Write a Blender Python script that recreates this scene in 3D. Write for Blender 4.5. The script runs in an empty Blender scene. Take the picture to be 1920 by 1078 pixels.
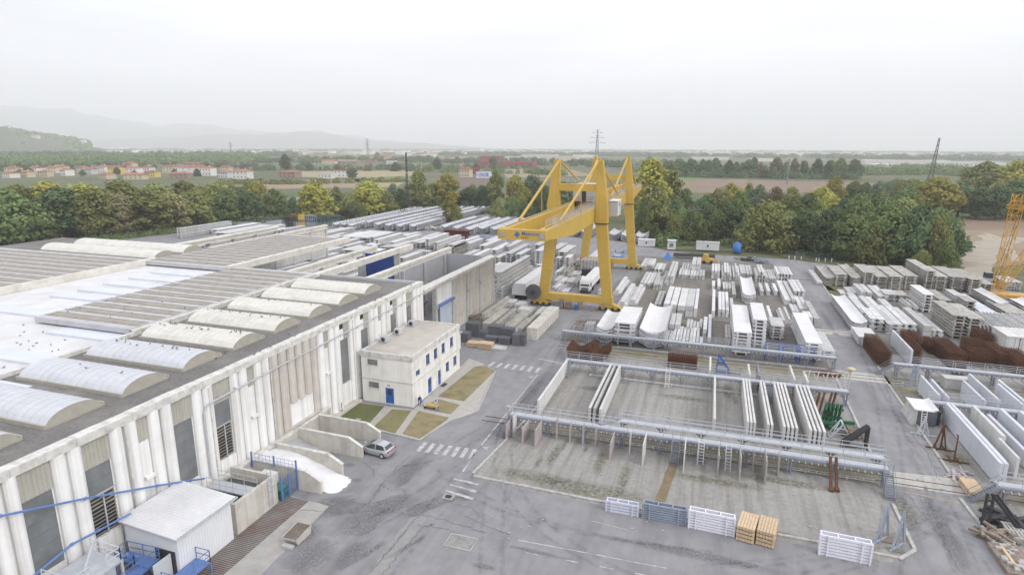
import bpy, math, random
from mathutils import Vector, Matrix, noise
random.seed(11)
R_ = math.radians
sc = bpy.context.scene
COL = sc.collection

# ------------------------------------------------------------------ camera
CAM_Z = 34.0
F_PX, PITCH, ROLL, YAW = 1129.336, 0.2284001, 0.0039405, 0.3195723
cam = bpy.data.cameras.new("camera"); cam_ob = bpy.data.objects.new("camera", cam); COL.objects.link(cam_ob)
CROT = Matrix.Rotation(YAW, 3, 'Z') @ Matrix.Rotation(math.pi/2 - PITCH, 3, 'X') @ Matrix.Rotation(ROLL, 3, 'Z')
cam_ob.matrix_world = Matrix.Translation((0, 0, CAM_Z)) @ CROT.to_4x4()
cam.sensor_width = 36.0; cam.lens = 36.0 * F_PX / 1920.0
cam.clip_start = 0.5; cam.clip_end = 60000
sc.camera = cam_ob

# ------------------------------------------------------------------ sky, sun, exposure
SUN_EL, SUN_AZ = 33.0, 112.0          # azimuth clockwise from +Y: from the right, a little behind the camera
w = bpy.data.worlds.new("World"); sc.world = w; w.use_nodes = True
nt = w.node_tree; nt.nodes.clear()
def N(t, k, **kw):
    n = t.nodes.new(k)
    for a, b in kw.items():
        if a in n.inputs: n.inputs[a].default_value = b
        else: setattr(n, a, b)
    return n
sky = N(nt, 'ShaderNodeTexSky', sky_type='NISHITA', sun_disc=False, sun_elevation=R_(SUN_EL), sun_rotation=R_(SUN_AZ))
bg1 = N(nt, 'ShaderNodeBackground', Strength=0.10)
nt.links.new(sky.outputs[0], bg1.inputs[0])
tc = N(nt, 'ShaderNodeTexCoord'); sep = N(nt, 'ShaderNodeSeparateXYZ')
nt.links.new(tc.outputs['Generated'], sep.inputs[0])
# overcast cloud deck: brighter towards the zenith, soft streaks
mp = N(nt, 'ShaderNodeMapping'); mp.inputs['Scale'].default_value = (1.3, 1.3, 7.5)
nt.links.new(tc.outputs['Generated'], mp.inputs[0])
cn = N(nt, 'ShaderNodeTexNoise', Scale=1.7, Detail=6.0, Roughness=0.55)
nt.links.new(mp.outputs[0], cn.inputs['Vector'])
cr = N(nt, 'ShaderNodeMapRange'); cr.inputs[1].default_value = .3; cr.inputs[2].default_value = .7; cr.inputs[3].default_value = .74; cr.inputs[4].default_value = 1.22
nt.links.new(cn.outputs[0], cr.inputs[0])
zm = N(nt, 'ShaderNodeMapRange'); zm.inputs[1].default_value = 0; zm.inputs[2].default_value = 1; zm.inputs[3].default_value = .93; zm.inputs[4].default_value = 1.16
nt.links.new(sep.outputs[2], zm.inputs[0])
mu = N(nt, 'ShaderNodeMath', operation='MULTIPLY'); nt.links.new(cr.outputs[0], mu.inputs[0]); nt.links.new(zm.outputs[0], mu.inputs[1])
bg2 = N(nt, 'ShaderNodeBackground'); bg2.inputs[0].default_value = (.925, .932, 1.0, 1)
nt.links.new(mu.outputs[0], bg2.inputs[1])
mx = N(nt, 'ShaderNodeMixShader'); mx.inputs[0].default_value = .93
nt.links.new(bg1.outputs[0], mx.inputs[1]); nt.links.new(bg2.outputs[0], mx.inputs[2])
wo = N(nt, 'ShaderNodeOutputWorld'); nt.links.new(mx.outputs[0], wo.inputs[0])
sun = bpy.data.lights.new("sun", 'SUN'); sun.energy = 1.5; sun.angle = R_(18); sun.color = (1, .96, .91)
sun_ob = bpy.data.objects.new("sun", sun); COL.objects.link(sun_ob); sun_ob.location = (60, -20, 90)
sd = Vector((math.sin(R_(SUN_AZ))*math.cos(R_(SUN_EL)), math.cos(R_(SUN_AZ))*math.cos(R_(SUN_EL)), math.sin(R_(SUN_EL))))
sun_ob.rotation_euler = sd.to_track_quat('Z', 'Y').to_euler()
sc.view_settings.view_transform = 'Standard'; sc.view_settings.look = 'None'
sc.view_settings.exposure = 0.6; sc.view_settings.gamma = 1.0
HAZE = 1.9e-4            # air density per metre
sc.cycles.volume_bounces = 2
sc.cycles.max_bounces = 6; sc.cycles.diffuse_bounces = 3; sc.cycles.glossy_bounces = 2
sc.cycles.use_denoising = True

# ------------------------------------------------------------------ surveying: photo pixel -> point on a level plane
def at(px, py, z=0.0):
    d = CROT @ Vector((px - 960, 539 - py, -F_PX)); t = (z - CAM_Z) / d.z
    return Vector((t*d.x, t*d.y, z))
CRT = CROT.transposed()
def proj(x, y, z):
    c = CRT @ Vector((x, y, z - CAM_Z))
    return 960 + F_PX*c.x/-c.z, 539 - F_PX*c.y/-c.z
def height(px, py, ty, z0=0.0):
    p = at(px, py, z0); lo, hi = z0, z0 + 60
    for _ in range(40):
        m = (lo+hi)/2
        if proj(p.x, p.y, m)[1] > ty: lo = m
        else: hi = m
    return lo
def far_y(x, z, py, y0, ymax=600):
    lo, hi = y0, ymax
    for _ in range(40):
        m = (lo+hi)/2
        if proj(x, m, z)[1] > py: lo = m
        else: hi = m
    return lo
def on_plane_y(px, py, Y):
    d = CROT @ Vector((px - 960, 539 - py, -F_PX)); t = Y / d.y
    return Vector((t*d.x, Y, CAM_Z + t*d.z))
def on_plane_x(px, py, X):
    d = CROT @ Vector((px - 960, 539 - py, -F_PX)); t = X / d.x
    return Vector((X, t*d.y, CAM_Z + t*d.z))

# ------------------------------------------------------------------ materials
MATS = {}
def mat(name, c1, c2=None, scale=1.0, rough=.85, dirt=None, dscale=.35, damt=.5, streak=None, samt=.5, sscale=(1.5, 1.5, .06),
        metal=0.0, bump=0.0, bscale=12, vary=0.0, spec=.3, stretch=(1, 1, 1)):
    """c1..c2 mottled by noise; dirt = a third colour in large blotches; streak = colour of vertical runs"""
    m = bpy.data.materials.new(name); m.use_nodes = True; t = m.node_tree; t.nodes.clear()
    o = N(t, 'ShaderNodeOutputMaterial'); p = N(t, 'ShaderNodeBsdfPrincipled', Roughness=rough, Metallic=metal)
    p.inputs['Specular IOR Level'].default_value = spec
    t.links.new(p.outputs[0], o.inputs[0])
    g = N(t, 'ShaderNodeNewGeometry')
    c2 = c2 or tuple(v*.85 for v in c1)
    mpn = N(t, 'ShaderNodeMapping'); mpn.inputs['Scale'].default_value = stretch
    t.links.new(g.outputs['Position'], mpn.inputs[0])
    n1 = N(t, 'ShaderNodeTexNoise', Scale=scale, Detail=5.0, Roughness=.62); t.links.new(mpn.outputs[0], n1.inputs['Vector'])
    r1 = N(t, 'ShaderNodeValToRGB'); e = r1.color_ramp.elements
    e[0].position = .34; e[1].position = .66; e[0].color = (*c1, 1); e[1].color = (*c2, 1)
    t.links.new(n1.outputs[0], r1.inputs[0]); col = r1.outputs[0]
    def over(col, color, vec_scale, sc_, amt, lo, hi):
        mp2 = N(t, 'ShaderNodeMapping'); mp2.inputs['Scale'].default_value = vec_scale
        t.links.new(g.outputs['Position'], mp2.inputs[0])
        n = N(t, 'ShaderNodeTexNoise', Scale=sc_, Detail=4.0, Roughness=.6); t.links.new(mp2.outputs[0], n.inputs['Vector'])
        mr = N(t, 'ShaderNodeMapRange'); mr.inputs[1].default_value = lo; mr.inputs[2].default_value = hi
        mr.inputs[3].default_value = 0; mr.inputs[4].default_value = amt
        t.links.new(n.outputs[0], mr.inputs[0])
        mixn = N(t, 'ShaderNodeMix', data_type='RGBA'); mixn.inputs[7].default_value = (*color, 1)
        t.links.new(mr.outputs[0], mixn.inputs[0]); t.links.new(col, mixn.inputs[6]); return mixn.outputs[2]
    if dirt: col = over(col, dirt, (1, 1, 1), dscale, damt, .48, .72)
    if streak: col = over(col, streak, sscale, 1.0, samt, .46, .70)
    if vary:
        oi = N(t, 'ShaderNodeObjectInfo'); mr = N(t, 'ShaderNodeMapRange')
        mr.inputs[3].default_value = 1-vary; mr.inputs[4].default_value = 1+vary
        t.links.new(oi.outputs['Random'], mr.inputs[0])
        hs = N(t, 'ShaderNodeHueSaturation'); t.links.new(mr.outputs[0], hs.inputs['Value']); t.links.new(col, hs.inputs['Color']); col = hs.outputs[0]
    t.links.new(col, p.inputs['Base Color'])
    if bump:
        nb = N(t, 'ShaderNodeTexNoise', Scale=bscale, Detail=4.0); t.links.new(g.outputs['Position'], nb.inputs['Vector'])
        b = N(t, 'ShaderNodeBump', Strength=bump, Distance=.05); t.links.new(nb.outputs[0], b.inputs['Height']); t.links.new(b.outputs[0], p.inputs['Normal'])
    MATS[name] = m; return m

M = dict(
 white=mat('white_precast', (.62, .62, .62), (.54, .54, .54), .8, dirt=(.40, .40, .38), dscale=.25, damt=.4, streak=(.33, .33, .32), samt=.45, vary=.18),
 bright=mat('bright_white_precast', (.70, .70, .71), (.64, .64, .65), .5, dirt=(.50, .50, .49), dscale=.2, damt=.35, streak=(.42, .42, .42), samt=.25, vary=.05),
 grey=mat('grey_precast', (.52, .52, .50), (.42, .42, .41), 1.2, dirt=(.28, .27, .25), dscale=.5, damt=.4, vary=.1),
 dirty=mat('weathered_precast', (.50, .48, .44), (.36, .35, .32), 1.1, dirt=(.2, .19, .17), dscale=.45, damt=.6, streak=(.16, .15, .14), samt=.5, vary=.12),
 panel=mat('panel_face', (.64, .635, .62), (.58, .575, .56), .7, dirt=(.45, .44, .42), dscale=.35, damt=.4, streak=(.40, .39, .37), samt=.3, vary=.05),
 panelblue=mat('cool_panel_face', (.60, .62, .67), (.56, .58, .63), .5, dirt=(.46, .47, .5), dscale=.4, damt=.35, streak=(.4, .41, .44), samt=.3, vary=.05),
 facade=mat('facade_white', (.86, .86, .855), (.82, .815, .80), .9, dirt=(.58, .55, .50), dscale=.28, damt=.35, streak=(.42, .40, .36), samt=.5, sscale=(2.2, 2.2, .05)),
 facadeb=mat('facade_beige', (.62, .58, .53), (.56, .52, .48), .9, dirt=(.44, .40, .36), dscale=.28, damt=.5, streak=(.33, .29, .25), samt=.5, sscale=(2.2, 2.2, .05)),
 coping=mat('stained_coping', (.70, .685, .65), (.55, .54, .51), 1.6, dirt=(.30, .28, .25), dscale=1.2, damt=.6, bump=.3),
 gravelroof=mat('gravel_roof', (.20, .192, .183), (.135, .128, .122), 3.0, rough=1, dirt=(.28, .27, .25), dscale=.18, damt=.6, bump=.6, bscale=8),
 membrane=mat('white_roof_membrane', (.66, .66, .67), (.60, .60, .60), .4, dirt=(.44, .42, .39), dscale=.22, damt=.5, spec=.2),
 whitepan=mat('white_roof_panel', (.64, .67, .74), (.59, .62, .69), .5, dirt=(.5, .52, .56), dscale=.3, damt=.4),
 greypan=mat('grey_roof_panel', (.50, .505, .52), (.44, .445, .46), .8, dirt=(.34, .33, .31), dscale=.5, damt=.4),
 tanpan=mat('tan_roof_panel', (.36, .32, .265), (.29, .26, .22), .8, dirt=(.22, .2, .17), dscale=.4, damt=.4),
 dome=mat('dome_sheet', (.66, .65, .595), (.60, .59, .54), .9, rough=.5, dirt=(.42, .41, .36), dscale=.5, damt=.4, streak=(.42, .4, .34), samt=.4, sscale=(.25, 2.5, .3), spec=.4),
 domew=mat('white_dome_sheet', (.56, .575, .61), (.52, .535, .56), .9, rough=.5, dirt=(.42, .425, .43), dscale=.5, damt=.4, streak=(.42, .43, .45), samt=.4, sscale=(.25, 2.5, .3), spec=.4),
 lunette=mat('dome_end_sheet', (.42, .40, .34), (.36, .345, .30), 1.5, rough=.6),
 asphalt=mat('asphalt', (.275, .275, .285), (.225, .225, .235), .9, rough=.9, dirt=(.34, .335, .33), dscale=.12, damt=.55, bump=.15, bscale=14),
 concrete=mat('concrete_slab', (.40, .385, .36), (.34, .33, .31), 1.1, rough=.9, dirt=(.23, .22, .2), dscale=.4, damt=.5),
 wallconc=mat('stained_wall_concrete', (.62, .59, .535), (.55, .525, .475), 1.3, dirt=(.32, .29, .25), dscale=.6, damt=.4, streak=(.27, .25, .21), samt=.45),
 kerb=mat('kerb_stone', (.50, .49, .47), (.36, .35, .33), 2.2, dirt=(.22, .21, .19), dscale=1, damt=.5),
 paint=mat('road_paint', (.58, .58, .58), (.34, .34, .35), 2.2, dirt=(.27, .27, .28), dscale=1.3, damt=.85),
 paintyellow=mat('worn_yellow_paint', (.55, .40, .15), (.33, .29, .22), 1.6),
 yellow=mat('crane_yellow', (.56, .375, .07), (.51, .335, .06), .35, rough=.5, dirt=(.42, .285, .085), dscale=.3, damt=.4, streak=(.40, .27, .09), samt=.3, sscale=(1.6, 1.6, .12), spec=.35),
 lattice=mat('lattice_yellow', (.62, .36, .05), (.5, .28, .04), 1.0, rough=.5),
 steel=mat('walkway_steel', (.245, .268, .315), (.195, .214, .255), 1.2, rough=.5, dirt=(.2, .2, .21), dscale=.7, damt=.4, spec=.5),
 galv=mat('galvanised_steel', (.50, .52, .55), (.42, .44, .47), 2, rough=.45, spec=.5),
 pale=mat('pale_steel', (.62, .64, .72), (.55, .57, .65), 2, rough=.5),
 slate=mat('slate_steel', (.30, .34, .42), (.25, .29, .36), 2, rough=.5),
 rust=mat('rusty_steel', (.14, .062, .034), (.085, .04, .025), 2.5, rough=.95, dirt=(.20, .095, .05), dscale=1, damt=.6, vary=.15),
 dark=mat('dark_steel', (.035, .036, .04), (.05, .05, .052), 2, rough=.6),
 wood=mat('new_timber', (.62, .48, .32), (.52, .39, .25), 3, vary=.08),
 oldwood=mat('old_timber', (.27, .22, .18), (.18, .15, .125), 3, vary=.15),
 block=mat('dark_grey_block', (.135, .142, .16), (.105, .11, .125), 2, vary=.15),
 blue=mat('blue_paint', (.035, .13, .42), (.03, .10, .35), 1.5, rough=.5, spec=.4),
 bluep=mat('pipe_blue', (.13, .22, .47), (.10, .18, .40), 1.5, rough=.5, spec=.4),
 bluebin=mat('blue_plastic', (.06, .23, .62), (.05, .2, .55), 1.5, rough=.5),
 green=mat('machine_green', (.03, .13, .065), (.02, .09, .045), 1.5, rough=.6),
 glass=mat('window_glass', (.05, .06, .075), (.035, .045, .055), .8, rough=.12, spec=.6),
 greyglass=mat('dusty_glazing', (.20, .21, .215), (.15, .16, .165), .7, rough=.35, dirt=(.29, .3, .3), dscale=.5, damt=.6, stretch=(1, 1, .5)),
 grp=mat('ribbed_translucent_sheet', (.47, .455, .40), (.40, .385, .335), 1.2, rough=.6, streak=(.28, .26, .22), samt=.4),
 slat=mat('louvre_slat', (.44, .40, .34), (.36, .33, .28), 1.6),
 carpaint=mat('silver_car_paint', (.50, .51, .53), (.49, .50, .52), .5, rough=.25, metal=.55, spec=.5),
 carwhite=mat('white_car_paint', (.75, .75, .75), (.7, .7, .7), .5, rough=.3, spec=.5),
 tyre=mat('tyre_rubber', (.018, .018, .018), (.025, .025, .025), 4, rough=.8),
 red=mat('red_lens', (.45, .02, .02), (.4, .02, .02), 2, rough=.3),
 salt=mat('white_powder', (.71, .71, .72), (.66, .66, .67), 1.4, rough=1, bump=.4, bscale=3),
 sand=mat('grey_sand', (.42, .43, .45), (.36, .37, .39), 1.5, rough=1, bump=.4, bscale=3),
 skin=mat('skin', (.45, .28, .2), (.42, .26, .19), 4), navy=mat('navy_cloth', (.03, .05, .14), (.025, .04, .11), 5),
 tile=mat('roof_tile', (.34, .15, .10), (.25, .115, .08), .5, vary=.18), wallw=mat('house_white', (.70, .69, .66), (.62, .61, .58), .5, vary=.06),
 walle=mat('house_cream', (.60, .52, .38), (.54, .47, .34), .5, vary=.1), wally=mat('house_yellow', (.62, .50, .16), (.56, .45, .14), .5),
 wallr=mat('shed_red', (.36, .05, .07), (.30, .04, .06), .5), wallg=mat('shed_grey', (.55, .56, .58), (.5, .51, .53), .3, vary=.1),
 brick=mat('old_brick', (.32, .24, .20), (.26, .2, .17), .5), tarp=mat('blue_tarpaulin', (.03, .08, .30), (.025, .065, .25), 1.2, rough=.6),
 pink=mat('pinkish_board', (.46, .40, .40), (.39, .34, .345), 1.4, dirt=(.3, .27, .27), damt=.5), greywall=mat('grey_cladding', (.36, .365, .39), (.32, .325, .35), .5),
 stonew=mat('loose_stone', (.50, .48, .45), (.38, .36, .34), 3, vary=.1), bird=mat('bird_feather', (.12, .12, .13), (.2, .2, .2), 6),
 bark=mat('bark', (.10, .08, .06), (.07, .055, .045), 3, rough=1),
)

# ------------------------------------------------------------------ mesh helpers
class MB:
    def __init__(s): s.v = []; s.f = []; s.m = []
    def add(s, vs, fs, k=0):
        b = len(s.v); s.v += [tuple(p) for p in vs]; s.f += [tuple(b+i for i in f) for f in fs]; s.m += [k]*len(fs); return s
    def box(s, x0, x1, y0, y1, z0, z1, k=0):
        return s.add([(x0, y0, z0), (x1, y0, z0), (x1, y1, z0), (x0, y1, z0), (x0, y0, z1), (x1, y0, z1), (x1, y1, z1), (x0, y1, z1)],
                     [(0, 3, 2, 1), (4, 5, 6, 7), (0, 1, 5, 4), (1, 2, 6, 5), (2, 3, 7, 6), (3, 0, 4, 7)], k)
    def bar(s, p, q, w, h=None, k=0, w2=None, h2=None):
        h = h or w; w2 = w2 or w; h2 = h2 or h
        p, q = Vector(p), Vector(q); d = (q-p).normalized()
        u = d.cross(Vector((0, 0, 1)));
        if u.length < 1e-4: u = Vector((1, 0, 0))
        u.normalize(); t = u.cross(d)
        vs = [p+u*a*w/2+t*b*h/2 for a, b in ((-1, -1), (1, -1), (1, 1), (-1, 1))] + [q+u*a*w2/2+t*b*h2/2 for a, b in ((-1, -1), (1, -1), (1, 1), (-1, 1))]
        return s.add(vs, [(0, 3, 2, 1), (4, 5, 6, 7), (0, 1, 5, 4), (1, 2, 6, 5), (2, 3, 7, 6), (3, 0, 4, 7)], k)
    def tube(s, p, q, r, n=8, r2=None, k=0, cap=True):
        r2 = r if r2 is None else r2
        p, q = Vector(p), Vector(q); d = (q-p).normalized(); u = d.cross(Vector((0, 0, 1)))
        if u.length < 1e-4: u = Vector((1, 0, 0))
        u.normalize(); t = u.cross(d)
        A = [2*math.pi*i/n for i in range(n)]
        vs = [p+(u*math.cos(a)+t*math.sin(a))*r for a in A] + [q+(u*math.cos(a)+t*math.sin(a))*r2 for a in A]
        fs = [(i, n+i, n+(i+1) % n, (i+1) % n) for i in range(n)]
        if cap: fs += [tuple(range(n)), tuple(reversed(range(n, 2*n)))]
        return s.add(vs, fs, k)
    def prism(s, prof, y0, y1, axis='y', k=0):
        """closed 2D outline swept along an axis; prof = (x,z) for 'y', (y,z) for 'x', (x,y) for 'z'"""
        n = len(prof)
        f = {'y': lambda a, b, t: (a, t, b), 'x': lambda a, b, t: (t, a, b), 'z': lambda a, b, t: (a, b, t)}[axis]
        vs = [f(a, b, y0) for a, b in prof] + [f(a, b, y1) for a, b in prof]
        return s.add(vs, [(i, (i+1) % n, n+(i+1) % n, n+i) for i in range(n)] + [tuple(reversed(range(n))), tuple(range(n, 2*n))], k)
    def build(s, name, m, parent=None, org=None):
        """vertices are given in world metres; the object's origin goes to org (or to the parent)"""
        o0 = Vector(org) if org is not None else (Vector(parent['base']) if parent is not None and 'base' in parent else Vector((0, 0, 0)))
        me = bpy.data.meshes.new(name)
        me.from_pydata([(a-o0.x, b-o0.y, c-o0.z) for a, b, c in s.v], [], s.f)
        for q in (m if isinstance(m, (list, tuple)) else [m]): me.materials.append(q)
        if any(s.m): me.polygons.foreach_set('material_index', s.m)
        bm_fix(me)
        ob = bpy.data.objects.new(name, me); COL.objects.link(ob)
        if parent is not None: ob.parent = parent
        else: ob.location = o0
        if parent is not None and 'base' in parent: ob['base'] = tuple(o0)
        return ob
import bmesh
def bm_fix(me):
    b = bmesh.new(); b.from_mesh(me); bmesh.ops.recalc_face_normals(b, faces=b.faces); b.to_mesh(me); b.free()
def tag(o, label, cat, group=None, kind=None):
    if label: o['label'] = label
    if cat: o['category'] = cat
    if group: o['group'] = group
    o['kind'] = kind or 'thing'
    if 'base' in o: pass
    return o
def thing(name, label, cat, base, group=None):
    e = bpy.data.objects.new(name, None); COL.objects.link(e); e.location = base; e['base'] = tuple(base); e.empty_display_size = .2
    return tag(e, label, cat, group)
def struct(name, mb, m, kind='structure'):
    o = mb.build(name, m); o['kind'] = kind; return o
def dup(o, loc=None, label=None, rz=None, scale=None, group=None):
    def cp(a, par):
        c = a.copy(); COL.objects.link(c)
        if par is not None: c.parent = par
        for ch in a.children: cp(ch, c)
        return c
    c = cp(o, None)
    if loc is not None: c.location = loc
    if rz is not None: c.rotation_euler = (0, 0, rz)
    if scale is not None: c.scale = scale if hasattr(scale, '__len__') else (scale,)*3
    if label: c['label'] = label
    if group: c['group'] = group
    return c
def smooth(o):
    o.data.polygons.foreach_set('use_smooth', [True]*len(o.data.polygons)); return o
def poly(pts, z): 
    mb = MB(); n = len(pts); mb.add([(p[0], p[1], z) for p in pts], [tuple(range(n))]); return mb
ORD = ['first', 'second', 'third', 'fourth', 'fifth', 'sixth', 'seventh', 'eighth', 'ninth', 'tenth', 'eleventh', 'twelfth', 'thirteenth', 'fourteenth', 'fifteenth', 'sixteenth', 'seventeenth', 'eighteenth', 'nineteenth', 'twentieth']
# ------------------------------------------------------------------ the ground
def circle_pts(r, n=64): return [(r*math.cos(2*math.pi*i/n), r*math.sin(2*math.pi*i/n)) for i in range(n)]
gm = mat('country_ground', (.085, .105, .05), (.12, .13, .065), .02, rough=1, dirt=(.20, .165, .11), dscale=.006, damt=.6, bump=.3, bscale=1.5)
g = poly(circle_pts(22000, 96), -.30); struct('ground', g, gm)
grassm = mat('verge_grass', (.085, .105, .045), (.15, .135, .07), .5, rough=1, dirt=(.2, .17, .1), dscale=.15, damt=.5, bump=.5, bscale=6)
# the works yard as one sheet of old asphalt
am = mat('yard_asphalt', (.272, .271, .279), (.218, .217, .225), .55, rough=.9, dirt=(.31, .307, .303), dscale=.10, damt=.55, streak=(.145, .145, .152), samt=.5, sscale=(.5, .07, .5), bump=.12, bscale=14)
yard = [(-235, 8), (110, 8), (110, 150), (46, 194), (27, 203.5), (-4.8, 205.5), (-16, 211), (-40, 232), (-75, 345), (-136, 345), (-182, 252), (-214, 217), (-234, 152)]
struct('asphalt_yard', poly(yard, 0), am)
gravel = mat('gravel_pad', (.325, .315, .298), (.255, .247, .23), 1.6, rough=1, dirt=(.36, .356, .348), dscale=.09, damt=.6, streak=(.15, .138, .112), samt=.62, sscale=(1.25, .05, .5), bump=.3, bscale=9)
mud = mat('store_pad', (.205, .193, .173), (.155, .145, .13), .8, rough=1, dirt=(.265, .253, .233), dscale=.12, damt=.6, streak=(.13, .12, .10), samt=.5, sscale=(.4, .06, .5), bump=.3, bscale=9)
weed = mat('weedy_ground', (.25, .238, .208), (.20, .184, .138), .8, rough=1, dirt=(.135, .145, .06), dscale=.35, damt=.75, bump=.4, bscale=8)
K = .005
struct('panel_pad', poly([(-21.2, 53.2), (-4, 52.5), (16.6, 52.2), (18.9, 54.4), (19.1, 100.5), (-19.6, 100.5), (-20.3, 69), (-22.1, 54)], K), gravel)
struct('track_bed', poly([(-22.2, 65.4), (19.4, 65.4), (19.4, 68.5), (-21.4, 68.5)], 2*K), weed)
struct('track_bed', poly([(-20.4, 94.8), (19.4, 94.8), (19.5, 100.5), (-20.4, 100.5)], 2*K), weed)
struct('store_pad', poly([(-24.5, 101.5), (19.6, 101.5), (21.0, 176), (18.5, 194), (-22, 196), (-18.3, 170), (-18, 118), (-24.2, 116)], K), mud)
struct('store_pad', poly([(26.3, 20), (100, 20), (100, 150), (40, 186), (28.2, 186)], K), mud)
struct('panel_pad', poly([(26.3, 22), (90, 22), (90, 96.8), (26.8, 96.8)], 2*K), gravel)
struct('verge', poly([(26.5, 65.6), (60, 65.6), (60, 68.6), (26.5, 68.6)], 3*K), weed)
struct('verge', poly([(26.7, 88.0), (29.5, 88.0), (33, 96.8), (26.9, 96.8)], 3*K), weed)
struct('verge', poly([(26.8, 96.9), (90, 96.9), (90, 100.6), (26.9, 100.6)], 2*K), weed)
struct('panel_pad', poly([(27.0, 100.7), (90, 100.7), (90, 112), (27.1, 112)], 2*K), gravel)
struct('verge', poly([(27.2, 112), (30, 112), (30.5, 160), (28.2, 175)], 2*K), grassm)
struct('verge', poly([(28.5, 162), (70, 140), (70, 146), (29, 170)], 2*K), grassm)
# dirt and oil stains, cracks and patches on the yard
def softmat(name, c, amt, ns=2.2):
    m = bpy.data.materials.new(name); m.use_nodes = True; t = m.node_tree; t.nodes.clear()
    o = N(t, 'ShaderNodeOutputMaterial'); p = N(t, 'ShaderNodeBsdfPrincipled', Roughness=.9); p.inputs['Base Color'].default_value = (*c, 1); p.inputs['Specular IOR Level'].default_value = .25
    tcn = N(t, 'ShaderNodeTexCoord'); mp_ = N(t, 'ShaderNodeMapping'); mp_.inputs['Location'].default_value = (-1, -1, 0); mp_.inputs['Scale'].default_value = (2, 2, 0)
    t.links.new(tcn.outputs['Generated'], mp_.inputs[0]); ln = N(t, 'ShaderNodeVectorMath', operation='LENGTH'); t.links.new(mp_.outputs[0], ln.inputs[0])
    f = N(t, 'ShaderNodeMapRange', interpolation_type='SMOOTHSTEP'); f.inputs[1].default_value = 1.0; f.inputs[2].default_value = .25; f.inputs[3].default_value = 0; f.inputs[4].default_value = 1; t.links.new(ln.outputs['Value'], f.inputs[0])
    g_ = N(t, 'ShaderNodeNewGeometry'); n_ = N(t, 'ShaderNodeTexNoise', Scale=ns, Detail=6.0, Roughness=.7); t.links.new(g_.outputs['Position'], n_.inputs['Vector'])
    r_ = N(t, 'ShaderNodeMapRange'); r_.inputs[1].default_value = .36; r_.inputs[2].default_value = .62; r_.inputs[3].default_value = 0; r_.inputs[4].default_value = amt; t.links.new(n_.outputs[0], r_.inputs[0])
    mu_ = N(t, 'ShaderNodeMath', operation='MULTIPLY'); t.links.new(f.outputs[0], mu_.inputs[0]); t.links.new(r_.outputs[0], mu_.inputs[1])
    tr_ = N(t, 'ShaderNodeBsdfTransparent'); mx_ = N(t, 'ShaderNodeMixShader'); t.links.new(mu_.outputs[0], mx_.inputs[0]); t.links.new(tr_.outputs[0], mx_.inputs[1]); t.links.new(p.outputs[0], mx_.inputs[2]); t.links.new(mx_.outputs[0], o.inputs[0]); return m
stain = softmat('oil_stain', (.09, .09, .095), .42, 4.5)
_unused = mat('oil_stain_hard', (.13, .13, .137), (.21, .21, .218), 1.1, rough=.8)
patch = mat('asphalt_patch', (.225, .225, .235), (.185, .185, .195), 1.0, rough=.9, bump=.15)
damp = softmat('pale_dust', (.46, .45, .43), .6, 1.6)
def blob(cx, cy, rx, ry, ang, z, n=40, rough=.55, seed=0):
    pts = []
    for i in range(n):
        a = 2*math.pi*i/n
        r = 1 + rough*(noise.noise(Vector((math.cos(a)*1.6+seed*7.3, math.sin(a)*1.6, seed)))+.45*noise.noise(Vector((math.cos(a)*5+seed, math.sin(a)*5, seed+4))))
        x, y = rx*r*math.cos(a), ry*r*math.sin(a)
        pts.append((cx+x*math.cos(ang)-y*math.sin(ang), cy+x*math.sin(ang)+y*math.cos(ang)))
    return poly(pts, z)
for i, (px, py, rx, ry, a) in enumerate([(690, 965, 4.2, 2.0, 1.1), (640, 948, 3.6, 1.6, .4), (730, 945, 4.0, 1.2, .8), (590, 1040, 2.0, 2.6, .2), (770, 880, 5, 1.2, 1.2), (820, 940, 5, 1.0, .9), (660, 1040, 3.5, 1.0, 1.2), (1760, 830, 1.0, 7, .05), (1735, 760, .7, 8, .05), (1770, 1000, 1.2, 7, -.1), (950, 800, 1.0, 7, -.1), (1000, 730, 1.0, 8, -.05), (1300, 1040, 8, .8, -.05), (1550, 600, .7, 12, .0), (870, 935, 1.0, .35, .2), (668, 900, .8, .4, .5), (655, 872, .9, .45, .4), (575, 1000, 1.3, 1.9, .3),
                                          (805, 985, .7, .18, .9), (770, 1020, 2.8, .25, 1.15), (905, 1062, 1.6, .3, .2), (760, 900, 2.2, .5, 1.3), (1010, 1035, 3.5, .3, -.05), (700, 1030, 2.4, .35, 1.2), (600, 950, 1.5, .6, .7)]):
    p = at(px, py); struct('oil_stain', blob(p.x, p.y, rx, ry, a, 2*K, seed=i), stain)
for i, (px, py, rx, ry, a) in enumerate([(620, 1010, 2.0, .8, 1.0), (655, 930, 1.6, .8, .7), (590, 1060, 1.8, .8, 1.1), (1320, 960, 2.6, 1.2, .2), (1560, 990, 2.4, 1.3, 0), (1240, 965, 1.6, .5, 0), (700, 800, 1.5, 1.0, .2)]):
    p = at(px, py); struct('dust_patch', blob(p.x, p.y, rx, ry, a, 1.6*K if px < 1000 else 3*K, seed=i+30), damp)
crack = mat('tar_crack', (.12, .12, .125), (.17, .17, .175), 2, rough=.9)
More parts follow.
